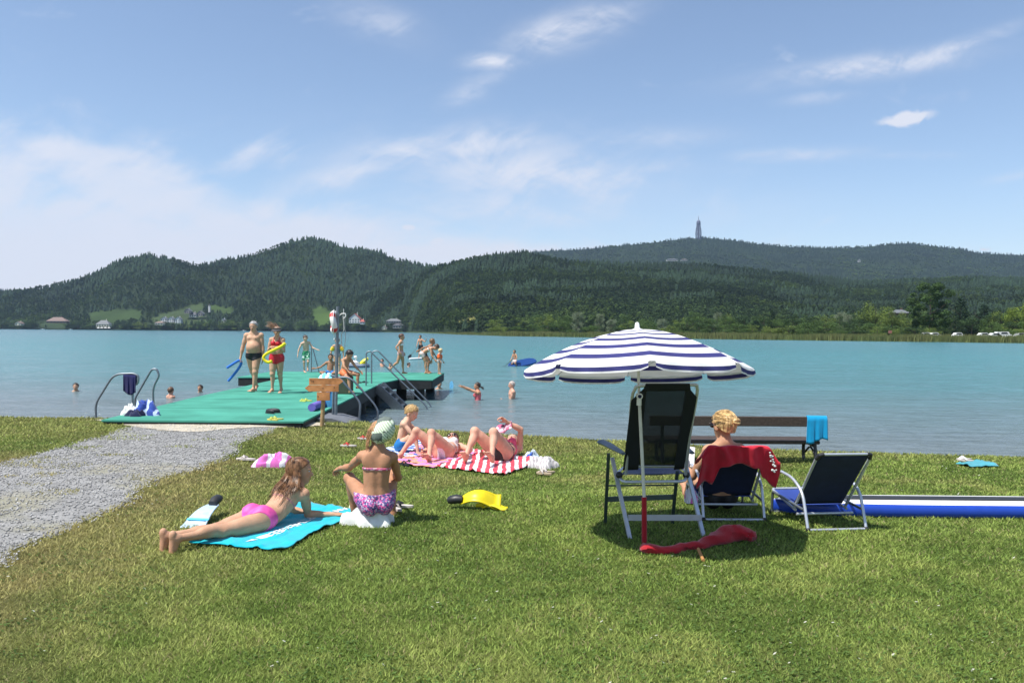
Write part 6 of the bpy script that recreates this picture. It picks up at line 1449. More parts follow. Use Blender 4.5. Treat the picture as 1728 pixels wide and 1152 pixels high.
q=at(762,655,WZ); r2=empty('kickboard',(q.x,q.y,WZ),0,'light blue kickboard standing upright in the water right of the jetty','kickboard'); m=MB(); m.world=False
r2.scale=(.7,.7,.8); pr=[(-.13,-.10),(-.15,.12),(-.13,.26),(-.07,.34),(.03,.35),(.10,.28),(.13,.12),(.12,-.10)]; m.prism(pr,lambda u,v:(u*.8,-.03+v*.1,v),lambda u,v:(u*.8,.03+v*.1,v)); m.build('board',mat('kick_blue',(.06,.36,.70),.6,c2=(.2,.5,.7)),r2)
# ------------------------------------------------------------------ people
def V3(p): return (p.x,p.y,p.z)
mtrk=mat('black_swim_fabric',(.012,.012,.015),.6); mredb=mat('red_swim_fabric',(.52,.012,.025),.55); mpk=mat('hot_pink_fabric',(.80,.09,.36),.55,0,.12,30); mwb2=mat('white_swim_fabric',(.72,.72,.72),.6); mblu=mat('blue_swim_fabric',(.01,.16,.45),.55)
def patterned(name,cols,scale,seed=0):
    m=bpy.data.materials.new(name); nt_,N,L,b=nodes(m); tc=N.new('ShaderNodeTexCoord'); vo=N.new('ShaderNodeTexVoronoi'); vo.inputs['Scale'].default_value=scale; L.new(tc.outputs['Object'],vo.inputs['Vector']); sep=N.new('ShaderNodeSeparateColor'); L.new(vo.outputs['Color'],sep.inputs[0]); cr=N.new('ShaderNodeValToRGB'); cr.color_ramp.interpolation='CONSTANT'
    e=cr.color_ramp.elements; e[0].color=(*cols[0],1); e[1].position=1/len(cols); e[1].color=(*cols[1],1)
    for i,c in enumerate(cols[2:]): q=e.new((i+2)/len(cols)); q.color=(*c,1)
    L.new(sep.outputs[0],cr.inputs[0]); L.new(cr.outputs[0],b.inputs['Base Color']); b.inputs['Roughness'].default_value=.6; return m
mpat=patterned('pink_navy_print',[(.05,.04,.16),(.62,.05,.25),(.55,.45,.60),(.08,.06,.22),(.70,.20,.42),(.20,.12,.35)],95)
mgrs=patterned('green_white_print',[(.02,.22,.10),(.7,.75,.7),(.02,.25,.11),(.05,.32,.16)],22); mgs2=mat('dark_green_swim',(.02,.14,.08),.6)
S_TAN=(.47,.255,.155); S_PALE=(.62,.40,.29); S_DARK=(.36,.19,.115); S_PINK=(.62,.34,.24); S_MID=(.54,.32,.21)
STAND=lambda a=.06,f=(0,-1,0):((a,0,-1),(0,.02,-1),f)
# 1 man on the jetty
P1=atY(428,606,19.9)
man=person('heavy grey haired man in black trunks walking on the jetty with a blue noodle',1.79,P=V3(P1),Fw=(.02,-1,0),Uc=(-.02,.06,1),Fh=(.02,-1,-.35),Uh=(0,-.12,1),
 arms={'L':((.14,.02,-1),(.06,-.12,-1),(0,-.1,-1)),'R':((-.30,-.02,-1),(-.16,-.12,-1),(-.15,-.1,-1),None,1.3)},
 legs={'R':((.03,.34,-1),(.12,.50,-1),(0,-.8,-.5)),'L':((-.03,-.22,-1),(-.09,-.02,-1),(-.25,-1,-.05))},fat=1.32,belly=1.28,skin=S_MID,vox=.0085,wear=[('swim_trunks',briefs(.030,.45,-.085),.005,mtrk)],hair=dict(c=(.24,.235,.23),vol=.8,back=-.006))
P1b=at(427,661.5,DZ)
def drop(J,z):  # put the lowest foot on the surface
    a=min(J['ball'+k][2] for k in('L','R') if 'ball'+k in J)-.0115*J['h']; dz=z-a; J['root'].location.z+=dz; J['dz']=dz
drop(man,DZ)
hR=Vector(tuple(man['handR']))+Vector((0,-.02,man['dz']))
def noodle(label,pts,c,r=.032): m=MB(); m.tube(smoothpath(pts,8),r,14); o=m.build('pool_noodle',mat('foam_%d'%len(bpy.data.materials),c,.85,0,.06,20,bump=.3,bscale=200),None,True,loc=tuple(pts[0])); return tag(o,label,'pool noodle')
noodle('blue pool noodle folded in the hand of the grey haired man',[hR+Vector((-.30,-.04,-.17)),hR+Vector((-.12,-.03,-.05)),hR+Vector((-.015,0,.01)),hR+Vector((.03,.02,-.05)),hR+Vector((-.02,.03,-.16)),hR+Vector((-.14,.04,-.32)),hR+Vector((-.30,.05,-.50))],(.03,.16,.55))
# 2 woman
P2=atY(467,608,19.5)
wom=person('woman in red bikini and dark visor walking on the jetty with a yellow noodle',1.63,P=V3(P2),Fw=(.0,-1,0),Uc=(.02,.04,1),Fh=(.05,-1,-.3),Uh=(0,-.1,1),fem=True,bust=1.25,fat=1.22,belly=.85,
 arms={'R':((-.22,-.02,-1),(.42,-.8,.35),(.9,-.2,.25),(0,.3,-1),.9),'L':((.10,-.15,-1),(-.10,-1,.35),(-.5,-.6,.35),(0,.4,-1),1.2)},
 legs={'R':((-.02,-.16,-1),(-.02,.06,-1),(-.2,-1,-.05)),'L':((-.02,.10,-1),(.02,.22,-1),(.05,-1,-.1))},skin=S_MID,vox=.0085,wear=[('bikini_bottom',bikini_bottom(.052,.42,-.095),.006,mredb),('bikini_top',bra(.080,.165,.092,.012),.006,mredb)],
 hair=dict(c=(.18,.11,.07),vol=1.4,n=60,seed=4,guide=[dict(pts=[tuple(np.array(V3(P2))+np.array(q)) for q in ((-.02,.04,.70),(-.09,.03,.76),(-.17,.02,.80),(-.24,.02,.80))],spread=(.02,.045),r=.006)]))
drop(wom,DZ)
hc=Vector(tuple(wom['HC']))+Vector((0,0,wom['dz'])); m=MB(); m.lathe([(.095,0),(.10,.035),(.088,.045)],hc+Vector((0,0,.035)),20); m.add([hc+Vector((math.cos(a)*r_,-.02-math.sin(a)*r_*1.25,.045-(.05 if r_>.12 else 0))) for r_ in(.095,.15) for a in np.linspace(.2,PI-.2,12)],[(i,i+1,13+i,12+i) for i in range(11)]); o=m.build('sun_visor',mat('charcoal_visor',(.05,.05,.055),.7),wom['root'],True); s=o.modifiers.new('s','SOLIDIFY'); s.thickness=.006
hL=Vector(tuple(wom['handL']))+Vector((0,0,wom['dz'])); 
noodle('yellow pool noodle bent in front of the woman in the red bikini',aY(19.15,(481.5,579),(475,584),(463,590),(451,596),(445,602),(447,608),(453,611),(459,609)),(.78,.62,.02),.036)
# 3 boy in green shorts at the far rail
Y=29.0; P3=atY(516.5,598,Y)
b3=person('boy in green patterned swim shorts leaning on the thin ladder rail at the far edge',1.38,P=V3(P3),Fw=(.45,-1,0),Uc=(-.05,-.25,1),Fh=(.5,-.9,-.6),Uh=(.1,-.3,1),child=.5,thin=.9,arms={'L':((.55,-.2,-.75),(.5,-.1,-.2),(.9,0,-.1),(0,0,-1),.9),'R':((-.45,-.1,-1),(-.12,-.2,-1))},
 legs={'R':((.0,-.1,-1),(.02,.08,-1),(.5,-.8,-.1)),'L':((.12,-.35,-1),(-.28,.85,-.7),(0,.1,-1))},skin=S_PALE,vox=.009,wear=[('swim_shorts',shorts(.05,.80,.085),.012,mgrs)],hair=dict(c=(.06,.04,.03)))
drop(b3,DZ)
# 4 child with armbands behind the pole
P4=atY(569,600,28.2)
b4=person('child with yellow and orange armbands standing behind the lifebuoy pole',1.28,P=V3(P4),Fw=(.1,-1,0),child=.7,arms={'L':((.42,0,-1),(.10,-.1,-1)),'R':((-.42,0,-1),(-.10,-.1,-1))},legs={'R':STAND(-.05),'L':STAND(.05)},skin=S_MID,vox=.009,wear=[('swimsuit',onepiece(),.006,mat('grey_swimsuit',(.16,.17,.19)))]+[('armband',armband(k,.20,.85),.032,mat('armband_foil',(.80,.42,.02),.4,0,.1,5,c2=(.8,.62,.05))) for k in('L','R')],hair=dict(c=(.05,.035,.03)))
drop(b4,DZ)
# 5 sitting boy with arm out
P5=atY(557,632,26.0)
b5=person('dark haired boy sitting on the jetty with one arm stretched to the rail',1.35,P=(P5.x,26.0,DZ+.13),Fw=(.2,-1,0),Uc=(.05,.05,1),child=.6,arms={'R':((-.75,-.1,-.6),(-.95,-.1,-.25),(-1,0,0)),'L':((.4,-.3,-1),(-.2,-.8,-.4))},legs={'R':((-.5,-.9,.15),(.5,-.4,-.2),(0,-1,.2)),'L':((.6,-.9,.15),(-.6,-.4,-.2),(0,-1,.2))},skin=S_DARK,vox=.009,wear=[('swim_shorts',shorts(.05,.5,.08),.008,mblu)],hair=dict(c=(.02,.015,.012)))
# 6 child in orange shorts on box
cx,cy=BOXC
b6=person('child in orange shorts with dark hair sitting hunched on the dark box on the jetty',1.28,P=(cx+.0,cy+.02,DZ+.42+.085),Fw=(.75,-.6,0),Uc=(.30,-.25,.9),Fc=(.75,-.6,-.3),Fh=(.7,-.5,-.8),Uh=(.4,-.4,.7),child=.7,arms={'R':((.3,-.6,-.7),(.6,-.2,-.6)),'L':((.5,.0,-.7),(.6,-.4,-.5))},legs={'R':((.45,-.5,-.30),(.12,-.12,-1),(.7,-.6,-.1)),'L':((.85,-.25,-.10),(-.05,.0,-1),(.8,-.4,-.1))},skin=S_TAN,vox=.0085,wear=[('swim_shorts',shorts(.06,.5,.08),.008,mat('orange_fabric',(.70,.16,.05)))],hair=dict(c=(.02,.014,.012),n=50,guide=[dict(pts=[(cx+.11,cy-.02,1.02),(cx+.10,cy+.0,.92),(cx+.08,cy+.02,.82)],spread=(.03,.05),r=.006)]))
# 7 girl walking
Y=28.7;P7=atY(676.5,600,Y)
b7=person('girl in a pale bikini striding to the right on the end platform of the jetty',1.46,P=V3(P7),Fw=(1,-.15,0),Uc=(.05,0,1),Fh=(1,-.1,-.15),fem=True,child=.35,thin=.92,arms={'R':((-.50,-.35,-.65),(.45,-.05,-.8),(.6,-.1,-.5)),'L':((-.35,.3,-.8),(.5,-.1,-.7))},legs={'L':((.16,0,-1),(.03,0,-1),(1,0,-.05)),'R':((-.30,0,-1),(-.85,0,-.75),(.45,0,-.8))},skin=S_TAN,vox=.0085,wear=[('bikini_bottom',bikini_bottom(.04,.5,-.09),.006,mat('pale_pink_swim',(.55,.35,.36))),('bikini_top',bra(),.006,mwb2)],hair=dict(c=(.06,.03,.02),vol=1.3,back=.01))
drop(b7,DZ)
# 8/9 bent girls
P8=atY(713,602,28.8)
b8=person('girl in a light bikini bending far forward over the platform edge',1.42,P=V3(P8),Fw=(.8,0,-.6),U=(.70,0,.72),Uc=(.90,0,.36),Fc=(.36,0,-.9),Fh=(.5,0,-.85),Uh=(.9,0,.4),neckd=(1,0,.2),fem=True,child=.4,thin=.9,arms={'R':((.15,-.2,-1),(.55,-.1,-.7)),'L':((.2,.1,-1),(-.2,.1,-.8))},legs={'R':((.42,0,-1),(-.02,0,-1),(1,-.1,0)),'L':((.30,0,-1),(.05,0,-1),(1,0,0))},skin=S_TAN,vox=.0085,wear=[('bikini_bottom',bikini_bottom(.04,.45,-.09),.006,mat('cream_swim',(.55,.45,.42))),('bikini_top',bra(),.006,mwb2)],hair=dict(c=(.05,.03,.02),vol=1.4,back=.02))
drop(b8,DZ)
P9=atY(716,600,29.4)
b9=person('second girl crouching behind the bending girl with one arm held back',1.42,P=V3(P9),Fw=(.9,.1,-.3),U=(.42,0,.85),Uc=(.72,-.05,.65),Fc=(.7,0,-.7),Fh=(.9,-.1,-.4),fem=True,child=.4,thin=.92,arms={'R':((-.75,-.1,-.15),(-.8,.05,-.45)),'L':((.3,.2,-1),(.5,.1,-.8))},legs={'R':((.55,0,-1),(-.12,0,-1),(1,0,0)),'L':((.65,.1,-1),(-.25,0,-1),(1,.1,0))},skin=S_DARK,vox=.0085,wear=[('bikini_bottom',bikini_bottom(),.006,mtrk),('bikini_top',bra(),.006,mtrk)],hair=dict(c=(.10,.06,.03),vol=1.5,back=.02))
drop(b9,DZ)
# 10 toddler
P10=atY(741,612,28.5)
b10=person('blond toddler with orange armbands standing at the right corner of the platform',.92,P=V3(P10),Fw=(.9,-.35,0),Uc=(.12,0,1),Fh=(.9,-.3,-.6),Uh=(.25,0,1),child=1.0,arms={'R':((.1,-.35,-1),(.5,-.2,-.8)),'L':((.1,.3,-1),(.5,.1,-.8))},legs={'R':((.05,-.05,-1),(-.05,0,-1),(1,-.3,0)),'L':((.12,.05,-1),(-.1,0,-1),(1,-.2,0))},skin=S_MID,vox=.0075,wear=[('armband',armband(k,.1,.9),.028,mat('orange_foil',(.85,.14,.02),.4)) for k in('L','R')]+[('swim_nappy',briefs(.05,.35,-.09),.008,mat('grey_swim_nappy',(.35,.33,.32)))],hair=dict(c=(.42,.31,.16),vol=1.2,tuft=200))
drop(b10,DZ)
# 11 standing paddler
q=at(707.5,606,WZ); Y=q.y
b11=person('man in black shorts standing on a white paddle board far out on the lake',1.80,P=(q.x+.1,Y,WZ+.12+.96),Fw=(-.5,-.8,0),Uc=(-.05,-.15,1),arms={'R':((-.2,-.5,-.9),(-.2,-.5,-.9),(0,-.3,-1)),'L':((.5,-.3,-.35),(.3,-.5,.35),(0,0,1))},legs={'R':((-.10,-.15,-1),(0,.12,-1),(-.3,-.9,0)),'L':((.10,-.15,-1),(0,.12,-1),(.3,-.9,0))},skin=S_TAN,vox=.013,wear=[('swim_shorts',shorts(.05,.7,.08),.012,mtrk)],hair=dict(c=(.03,.02,.02)))
drop(b11,WZ+.115)
# 12 kneeling boy
P12=atY(869,608,51.6)
b12=person('boy in pale patterned shorts kneeling on the tipping dark blue board with a paddle',1.45,P=V3(P12),Fw=(-.7,-.7,-.1),Uc=(-.12,-.15,1),Fh=(-.6,-.7,-.4),child=.5,arms={'R':((-.3,-.3,-.9),(-.3,-.5,-.6)),'L':((.2,-.5,-.8),(-.6,-.5,-.2))},legs={'R':((-.45,-.6,-.6),(.5,.75,-.4),(.4,.9,-.3)),'L':((-.1,-.8,-.45),(.4,.7,-.7),(.3,.9,-.2))},skin=S_TAN,vox=.011,wear=[('swim_shorts',shorts(.05,.8,.085),.012,patterned('pale_print',[(.6,.55,.52),(.3,.12,.12),(.65,.62,.6)],14))],hair=dict(c=(.06,.04,.03)))
# swimmers
def swimmer(label,px,py,Hc=(0,0,1),Fw=(0,-1,0),hairc=(.03,.02,.015),H=1.6,skin=S_MID,sink=.26,fem=False,child=.3,arms=None,wear=(),U=(0,0,1),Y=None,bust=0,hv=1.1,fat=1.0,hair_kw={}):
    q=at(px,py,WZ) if Y is None else None; x,y=(q.x,q.y) if Y is None else (atY(px,py,Y).x,Y)
    P=np.array([x,y,WZ+sink])-nrm(U)*.30*H
    return person(label,H,P=tuple(P),Fw=Fw,U=U,Uc=U,child=child,fem=fem,bust=bust,arms=arms,legs={'L':STAND(.1),'R':STAND(-.1)} if arms else None,skin=skin,vox=.0095,wear=wear,fat=fat,hair=dict(c=hairc,vol=hv,**hair_kw))
swimmer('swimmer on the far left with only a dark haired head above the water',128,660,Fw=(.3,-1,0),sink=.02)
swimmer('brown haired child swimming away just left of the jetty with bare shoulders showing',288,672,Fw=(.2,1,0),sink=.12,H=1.4,child=.6,skin=S_PINK,hairc=(.09,.05,.03))
swimmer('dark haired swimmer close to the left edge of the jetty facing the camera',338,662,Fw=(-.1,-1,0),sink=.02,H=1.45,child=.4,skin=S_TAN)
swimmer('dark haired bather behind the boat with both shoulders out of the water',645,619,Fw=(-.5,-1,0),sink=.22,skin=S_PINK,fat=1.1)
swimmer('distant swimmer whose dark head shows between the long stair rails',658.5,620,Fw=(.4,-1,0),sink=.03)
swimmer('distant swimmer right of the striding girl, lying low in the water',689.5,619,Fw=(.9,-.2,.3),sink=.0,skin=S_PINK)
swimmer('swimmer seen under the deck of the end platform',677,653,Fw=(-.3,-1,0),sink=.06,H=1.4,child=.5)
swimmer('dark haired swimmer right below the corner of the end platform',741,656,Fw=(.2,-1,0),sink=.03)
swimmer('dark haired bather in the water just beside the small grey boat',585,622,Fw=(.5,1,0),sink=.10,skin=S_PINK)
w13=swimmer('woman in a coral swimsuit standing in the lake with both arms stretched left',806,675,Fw=(-.9,-.15,.0),sink=.30,H=1.65,fem=True,child=0,skin=S_TAN,bust=1.0,arms={'R':((-.9,-.25,.30),(-.9,-.05,.34),(-1,0,.25),(0,0,1)),'L':((-.9,.15,.36),(-.9,.0,.40),(-1,0,.3),(0,0,1))},wear=[('swimsuit',onepiece(),.006,mat('coral_swim',(.72,.14,.16)))],hair_kw=dict(back=.0,n=24,guide=[dict(pts=[tuple(np.array(V3(atY(812,653,26.3)))+np.array(q)) for q in((0,0,0),(.05,0,-.01),(.09,0,-.07))],spread=(.01,.02),r=.006)]))
w14=swimmer('grey haired man standing chest deep in the lake looking left',864,671.5,Fw=(-1,-.25,0),sink=.27,H=1.75,child=0,skin=S_PINK,hairc=(.32,.27,.24),fat=1.1,arms={'R':((-.1,-.1,-1),(-.8,-.1,-.5)),'L':((-.3,.1,-1),(-.9,0,.0))})
# ---------------- lawn people
# prone girl
d=np.array([.50,.86,0]); d/=np.linalg.norm(d); side=np.array([-d[1],d[0],0])   # side = her left (image left)
HG=1.50; Pp=np.array(V3(atg(437,897))); Pp[2]=.095
def toward(a,b): return tuple(np.array(b)-np.array(a))
G1=person('girl in a pink bikini lying on her front on the turquoise towel, propped on elbows',HG,P=tuple(Pp),U=tuple(d+np.array([0,0,.10])),Fw=(0,0,-1),Uc=tuple(d*.80+np.array([.04,0,.55])),Fc=(d[0]*.5,d[1]*.5,-.85),Uh=(.02,.03,1),Fh=(1,.10,-.12),neckd=(.25,.35,.9),fem=True,child=.25,thin=.98,hsz=1.10,
 arms={'R':((-.02,.60,-.78),(.96,.10,-.02),(1,.15,-.03),(0,0,-1),.10),'L':((.05,.60,-.78),(.90,-.28,-.02),(1,-.1,0),(0,0,-1),.15)},
 legs={'R':((-.66,-.84,-.04),(-.70,-.76,.02),(-.30,-.30,-.75)),'L':((-.46,-.90,-.04),(-.80,-.66,.02),(-.40,-.35,-.75))},skin=(.50,.29,.185),vox=.0052,spine=.8,fing=.95,
 wear=[('bikini_bottom',bikini_bottom(.044,.95,-.100),.005,mpk),('bikini_top',bra(.085,.14,.085,.0035,strap=False),.004,mat('dull_pink_strap',(.45,.20,.22)))])
HCg=G1['HC'];q=G1['q']
mhair=mat('brown_wet_hair',(.075,.036,.018),.42,0,.45,26,c2=(.20,.10,.045),spec=.4)
def rc(G_,*p): # points in head frame (Lh,Fh,Uh) scaled by q
    return [tuple(G_['HC']+G_['Lh']*a*G_['q']+G_['Fh']*b*G_['q']+G_['Uh']*c*G_['q']) for a,b,c in p]
Gf=object()
def hairfield(J,m): 
    J2=dict(J); J2['Fd']=type('o',(),{'v':.005})(); dohair(J2,m=m,tuft=0,vol=1.4,back=.012)
hairfield(G1,mhair)
# long locks from the crown over the back
def bodybvh(J):
    o=[c for c in J['root'].children if c.name.startswith('body')][0]; b0=Vector(tuple(J['base'])); return BVHTree.FromPolygons([v.co+b0 for v in o.data.vertices],[tuple(p.vertices) for p in o.data.polygons])
def locks(J,m,n,seed,roots,ends,mids,r=.0045,wavy=.010,name='hair_locks',snap=False):
    bv=bodybvh(J)
    rnd=random.Random(seed); mb=MB(); mb.world=False; b0=J['base']
    for i in range(n):
        t=(i+rnd.random())/n; s=rnd.random(); a=np.array(roots(t,s)); e=np.array(ends(t,s)); md=np.array(mids(t,s)); ph=rnd.uniform(0,6.28); am=wavy*rnd.uniform(.4,1.5); Lq=rnd.uniform(.80,1.04); pts=[]
        for k in range(15):
            u=k/14*Lq; p=a*(1-u)**2+2*u*(1-u)*md+e*u*u; w_=am*math.sin(u*11+ph)*u; p=p+np.array([w_,w_*.5,math.cos(u*9+ph)*am*.4*u]); co,no,_i,ds=bv.find_nearest(Vector(tuple(p)))
            off_=.006+.016*((i*7919)%100)/100
            if co is not None and k>1:
                inside=(Vector(tuple(p))-co).dot(no)<0
                if inside or ds<off_ or (snap and k>6): p=np.array(tuple(co+no*off_))*(1 if (inside or ds<off_) else min(1,(k-6)/5))+(p*(0 if (inside or ds<off_) else 1-min(1,(k-6)/5)))
            pts.append(tuple(p-b0))
        rr=r*rnd.uniform(.6,1.25); mb.tube(pts,[rr*(1-.8*(k/14)**2) for k in range(15)],5)
    return mb.build(name,m,J['root'],True)
HC_=G1['HC'];Q=G1['q'];Lg=G1['Lh'];Fg=G1['Fh'];Ug=G1['Uh']; W1=G1['W'];Uc1=G1['Uc'];Fc1=G1['Fc'];Lc1=G1['Lc']; h=HG
def groot(t,s):  # around the back half of the skull
    az=-1.0+2.0*t; el=.35+1.05*(1-s)
    v=Lg*math.sin(az*1.5)*math.cos(el)-Fg*(math.cos(az*1.3)*math.cos(el))*.95+Ug*math.sin(el); return HC_+Ug*.010*Q+v*np.array([1,1,1])*.052*Q-Fg*.004*Q
def gend(t,s): 
    lat=-.035+(t-.5)*.17+.015*math.sin(s*9); dn=.045+.13*s+.03*math.sin(t*17); return W1+Uc1*dn*h+Lc1*lat*h-Fc1*.060*h
def gmid(t,s): return G1['N']-Fc1*.060*h+Lc1*(t-.5)*.15*h+Uc1*.03*h-Fg*.03
locks(G1,mhair,360,5,groot,gend,gmid,.0050,.012,snap=True)
# sitting girl with the striped cap (back view)
Ps=atY(632,853,6.52); base_z=.155
G2=person('tanned girl in a striped fabric cap squatting with her back to the camera',1.44,P=(Ps.x+.01,6.55,base_z+.02),Fw=(-.32,1,.05),U=(-.03,.02,1),Uc=(.03,.06,1),Fc=(-.10,1,0),Uh=(.10,.05,1),Fh=(-.45,.9,-.05),fem=True,child=.30,thin=.95,hsz=1.12,
 arms={'L':((-.50,.62,-.45),(-.55,.80,-.18),(-.6,.7,-.3),(.2,.2,-1),.9),'R':((.10,.55,-.75),(-.4,.8,.1),(-.5,.8,.1))},
 legs={'L':((-.52,.62,.42),(.12,.10,-1),(-.2,1,0)),'R':((.05,.85,.45),(.0,.05,-1),(0,1,0))},skin=(.44,.225,.13),vox=.0052,spine=1.3,
 wear=[('bikini_bottom',bikini_bottom(.050,.22,-.10),.006,mpat),('bikini_top',bra(.08,.14,.100,.0075,strap=False),.005,patterned('pink_strap_print',[(.65,.12,.25),(.72,.45,.50),(.45,.15,.30)],70))])
hb=G2['HC']; q2=G2['q']; m2=hairmat((.24,.13,.06)); J2=dict(G2); J2['Fd']=type('o',(),{'v':.005})(); dohair(J2,m=m2,tuft=0,vol=1.2,back=.015)
Lq,Fq,Uq=G2['Lh'],G2['Fh'],G2['Uh']
locks(G2,m2,70,8,lambda t,s:hb+Lq*.040*q2+Fq*(.02-.05*t)*q2+Uq*(.03-.03*s)*q2,lambda t,s:hb+Lq*(.050+.006*s)*q2+Fq*(.01-.04*t)*q2-Uq*(.065+.03*s)*q2,lambda t,s:hb+Lq*.060*q2+Fq*(.02-.05*t)*q2-Uq*.02*q2,.005,.004)
mcap=mat('striped_cap',(.5,.6,.45),.85,0,.1); nt6,N,L,b=nodes(mcap); tcc=N.new('ShaderNodeTexCoord'); s6=N.new('ShaderNodeSeparateXYZ'); mp=N.new('ShaderNodeMapping'); mp.inputs['Rotation'].default_value=(0,R(38),0); L.new(tcc.outputs['Object'],mp.inputs[0]); L.new(mp.outputs[0],s6.inputs[0])
w6=ma('ADD',ma('MULTIPLY',s6.outputs[0],55),ma('MULTIPLY',s6.outputs[2],0)); f6=ma('FRACT',ma('ADD',w6,50)); g6=ma('GREATER_THAN',f6,.42); mx6=N.new('ShaderNodeMix'); mx6.data_type='RGBA'; mx6.inputs[6].default_value=(.36,.50,.30,1); mx6.inputs[7].default_value=(.74,.79,.66,1); L.new(g6,mx6.inputs[0])
n6=N.new('ShaderNodeTexNoise'); n6.inputs['Scale'].default_value=9; n6.inputs['Detail'].default_value=3; L.new(tcc.outputs['Object'],n6.inputs['Vector']); mx7=N.new('ShaderNodeMix'); mx7.data_type='RGBA'; L.new(ma('MULTIPLY',ma('GREATER_THAN',s6.outputs[0],.045),ma('GREATER_THAN',n6.outputs['Fac'],.47)),mx7.inputs[0]); L.new(mx6.outputs[2],mx7.inputs[6]); mx7.inputs[7].default_value=(.12,.15,.13,1); L.new(mx7.outputs[2],b.inputs['Base Color'])
cc=Vector(tuple(hb+Uq*.016*q2-Fq*.022*q2-Lq*.012*q2)); m=MB(); Mx=Matrix([list(Lq),list(Fq),list(Uq)]).transposed()@Matrix.Rotation(R(-24),3,'Y')
m.sph(cc,(.056*q2,.068*q2,.078*q2),36,22,Mx); v=np.array(m.v)-np.array(cc); n_=1+.020*np.sin(np.arctan2(v[:,0],v[:,2])*15); v*=n_[:,None]; v[:,2]+=.012*(v[:,2]<-.07); m.v=[tuple(q) for q in v+np.array(cc)]
o=m.build('cap',mcap,G2['root'],True)
# blond boy
Pb=atY(678,759,11.5); zb=G(Pb.x,11.5)
G3=person('blond boy in blue trunks sitting with bent knees on the blue and white towel',1.26,P=(Pb.x,11.5,zb+.125),Fw=(1,-.25,0),U=(.05,0,1),Uc=(.30,0,1),Fc=(1,-.1,-.3),Uh=(.40,-.05,1),Fh=(1,-.35,-.75),neckd=(.55,0,.8),child=.75,thin=.92,
 arms={'R':((.60,-.25,-.70),(.82,-.1,.05),(.8,0,-.3)),'L':((.65,.2,-.7),(.8,-.2,-.1))},legs={'R':((.72,-.30,.62),(.16,-.12,-1),(1,-.2,0)),'L':((.85,.1,.5),(.25,-.05,-1),(1,-.1,0))},skin=(.62,.38,.27),vox=.006,spine=.6,wear=[('swim_trunks',shorts(.055,.22,.075),.006,mblu)],hair=dict(c=(.30,.20,.085),vol=1.3,back=.0,tuft=420))
# supine women
def supine(label,head_dir,P,H,kn,an,skin,wear,arms,Uh=None,Fh=None,**k):
    P=np.array(P); hd=nrm(head_dir); Fw=np.array([0,0,1.]); U=perp(hd,Fw); L_=np.cross(U,Fw)
    lg={}
    for key,s in(('L',1),('R',-1)):
        hj=P+L_*s*.047*H; K=np.array(kn[key]); t=nrm(K-hj); kp=hj+t*.245*H; A=np.array(an[key]); lg[key]=(tuple(t),tuple(A-kp),(-hd[0]+(A-kp)[0]*.3,-hd[1],-.10))
    return person(label,H,P=tuple(P),U=tuple(U),Fw=(0,0,1),Uc=tuple(U),Uh=Uh or tuple(U+np.array([0,0,.25])),Fh=Fh or (0,-.3,1),neckd=tuple(U+np.array([0,0,.15])),fem=True,legs=lg,arms=arms,skin=skin,vox=.0068,wear=wear,**k)
gl=-.17
Pw=(-.93,11.0,gl+.115)
G4=supine('slim woman in a white bikini and sunglasses lying on her back with knees bent',(.16,1,0),Pw,1.64,{'R':V3(atY(703,727,10.95)),'L':V3(atY(730,732,10.8))},{'R':V3(atY(673,772,10.9)),'L':V3(atY(723,781,10.5))},S_PINK,
 [('bikini_bottom',bikini_bottom(.028,1.3,-.09),.005,mwb2),('bikini_top',bra(.08,.150,.092,.008),.007,mwb2)],{'R':((-.6,-.75,-.1),(-.2,-1,0),(0,-1,0)),'L':((.55,-.85,-.05),(-.10,-1,.02),(-.3,-1,-.1),(0,0,-1),.3)},Uh=(-.05,.75,.45),Fh=(-.15,-.45,1),bust=1.0,thin=.92,hair=dict(c=(.05,.03,.02),vol=1.4,back=.02))
hc=Vector(tuple(G4['HC'])); F4=Vector(tuple(G4['Fh'])); U4=Vector(tuple(G4['Uh'])); L4=Vector(tuple(G4['Lh'])); q4=G4['q']; m=MB(); Mx=Matrix([list(L4),list(F4),list(U4)]).transposed()
for s in(-1,1): m.sph(hc+F4*.054*q4+L4*s*.020*q4+U4*.001*q4,(.018*q4,.006*q4,.013*q4),12,8,Mx); m.tube([hc+F4*.052*q4+L4*s*.035*q4,hc+F4*.01*q4+L4*s*.050*q4,hc-F4*.01*q4+L4*s*.052*q4],.003,6)
m.tube([hc+F4*.060*q4-L4*.012*q4,hc+F4*.060*q4+L4*.012*q4],.003,6); m.build('sunglasses',mat('dark_lens',(.02,.008,.01),.12),G4['root'],True)
Pw5=(-.14,10.85,gl+.125)
G5=supine('woman in a pink top and black bottom lying on her back holding up a magazine',(.26,1,0),Pw5,1.68,{'R':V3(atY(800,726,10.75)),'L':V3(atY(833,729,10.6))},{'R':V3(atY(781,784,10.45)),'L':V3(atY(829,784,10.25))},S_PINK,
 [('bikini_bottom',bikini_bottom(.040,1.0,-.09),.006,mtrk),('bikini_top',bra(.080,.150,.092,.008),.008,mat('neon_pink',(.85,.10,.20),.5))],{'R':((-.5,-.8,-.12),(-.3,-1,.02),(-.3,-1,0)),'L':((.04,-.28,.85),(-.72,-.30,.42),(-.5,-.1,.4),(-.5,-.5,-.4),.9)},Uh=(.15,.8,.35),Fh=(-.2,-.5,1),bust=1.1,fat=1.10,hair=dict(c=(.12,.07,.04),vol=1.4,back=.02))
hm=Vector(tuple(G5['handL'])); c=atY(851,724,float(hm.y)-.02); mg1=patterned('magazine_print',[(.55,.06,.16),(.72,.60,.62),(.50,.10,.20),(.65,.30,.38),(.25,.05,.10)],26); root=empty('magazine',c,0,'open pink printed magazine held up by the woman in the pink top','magazine')
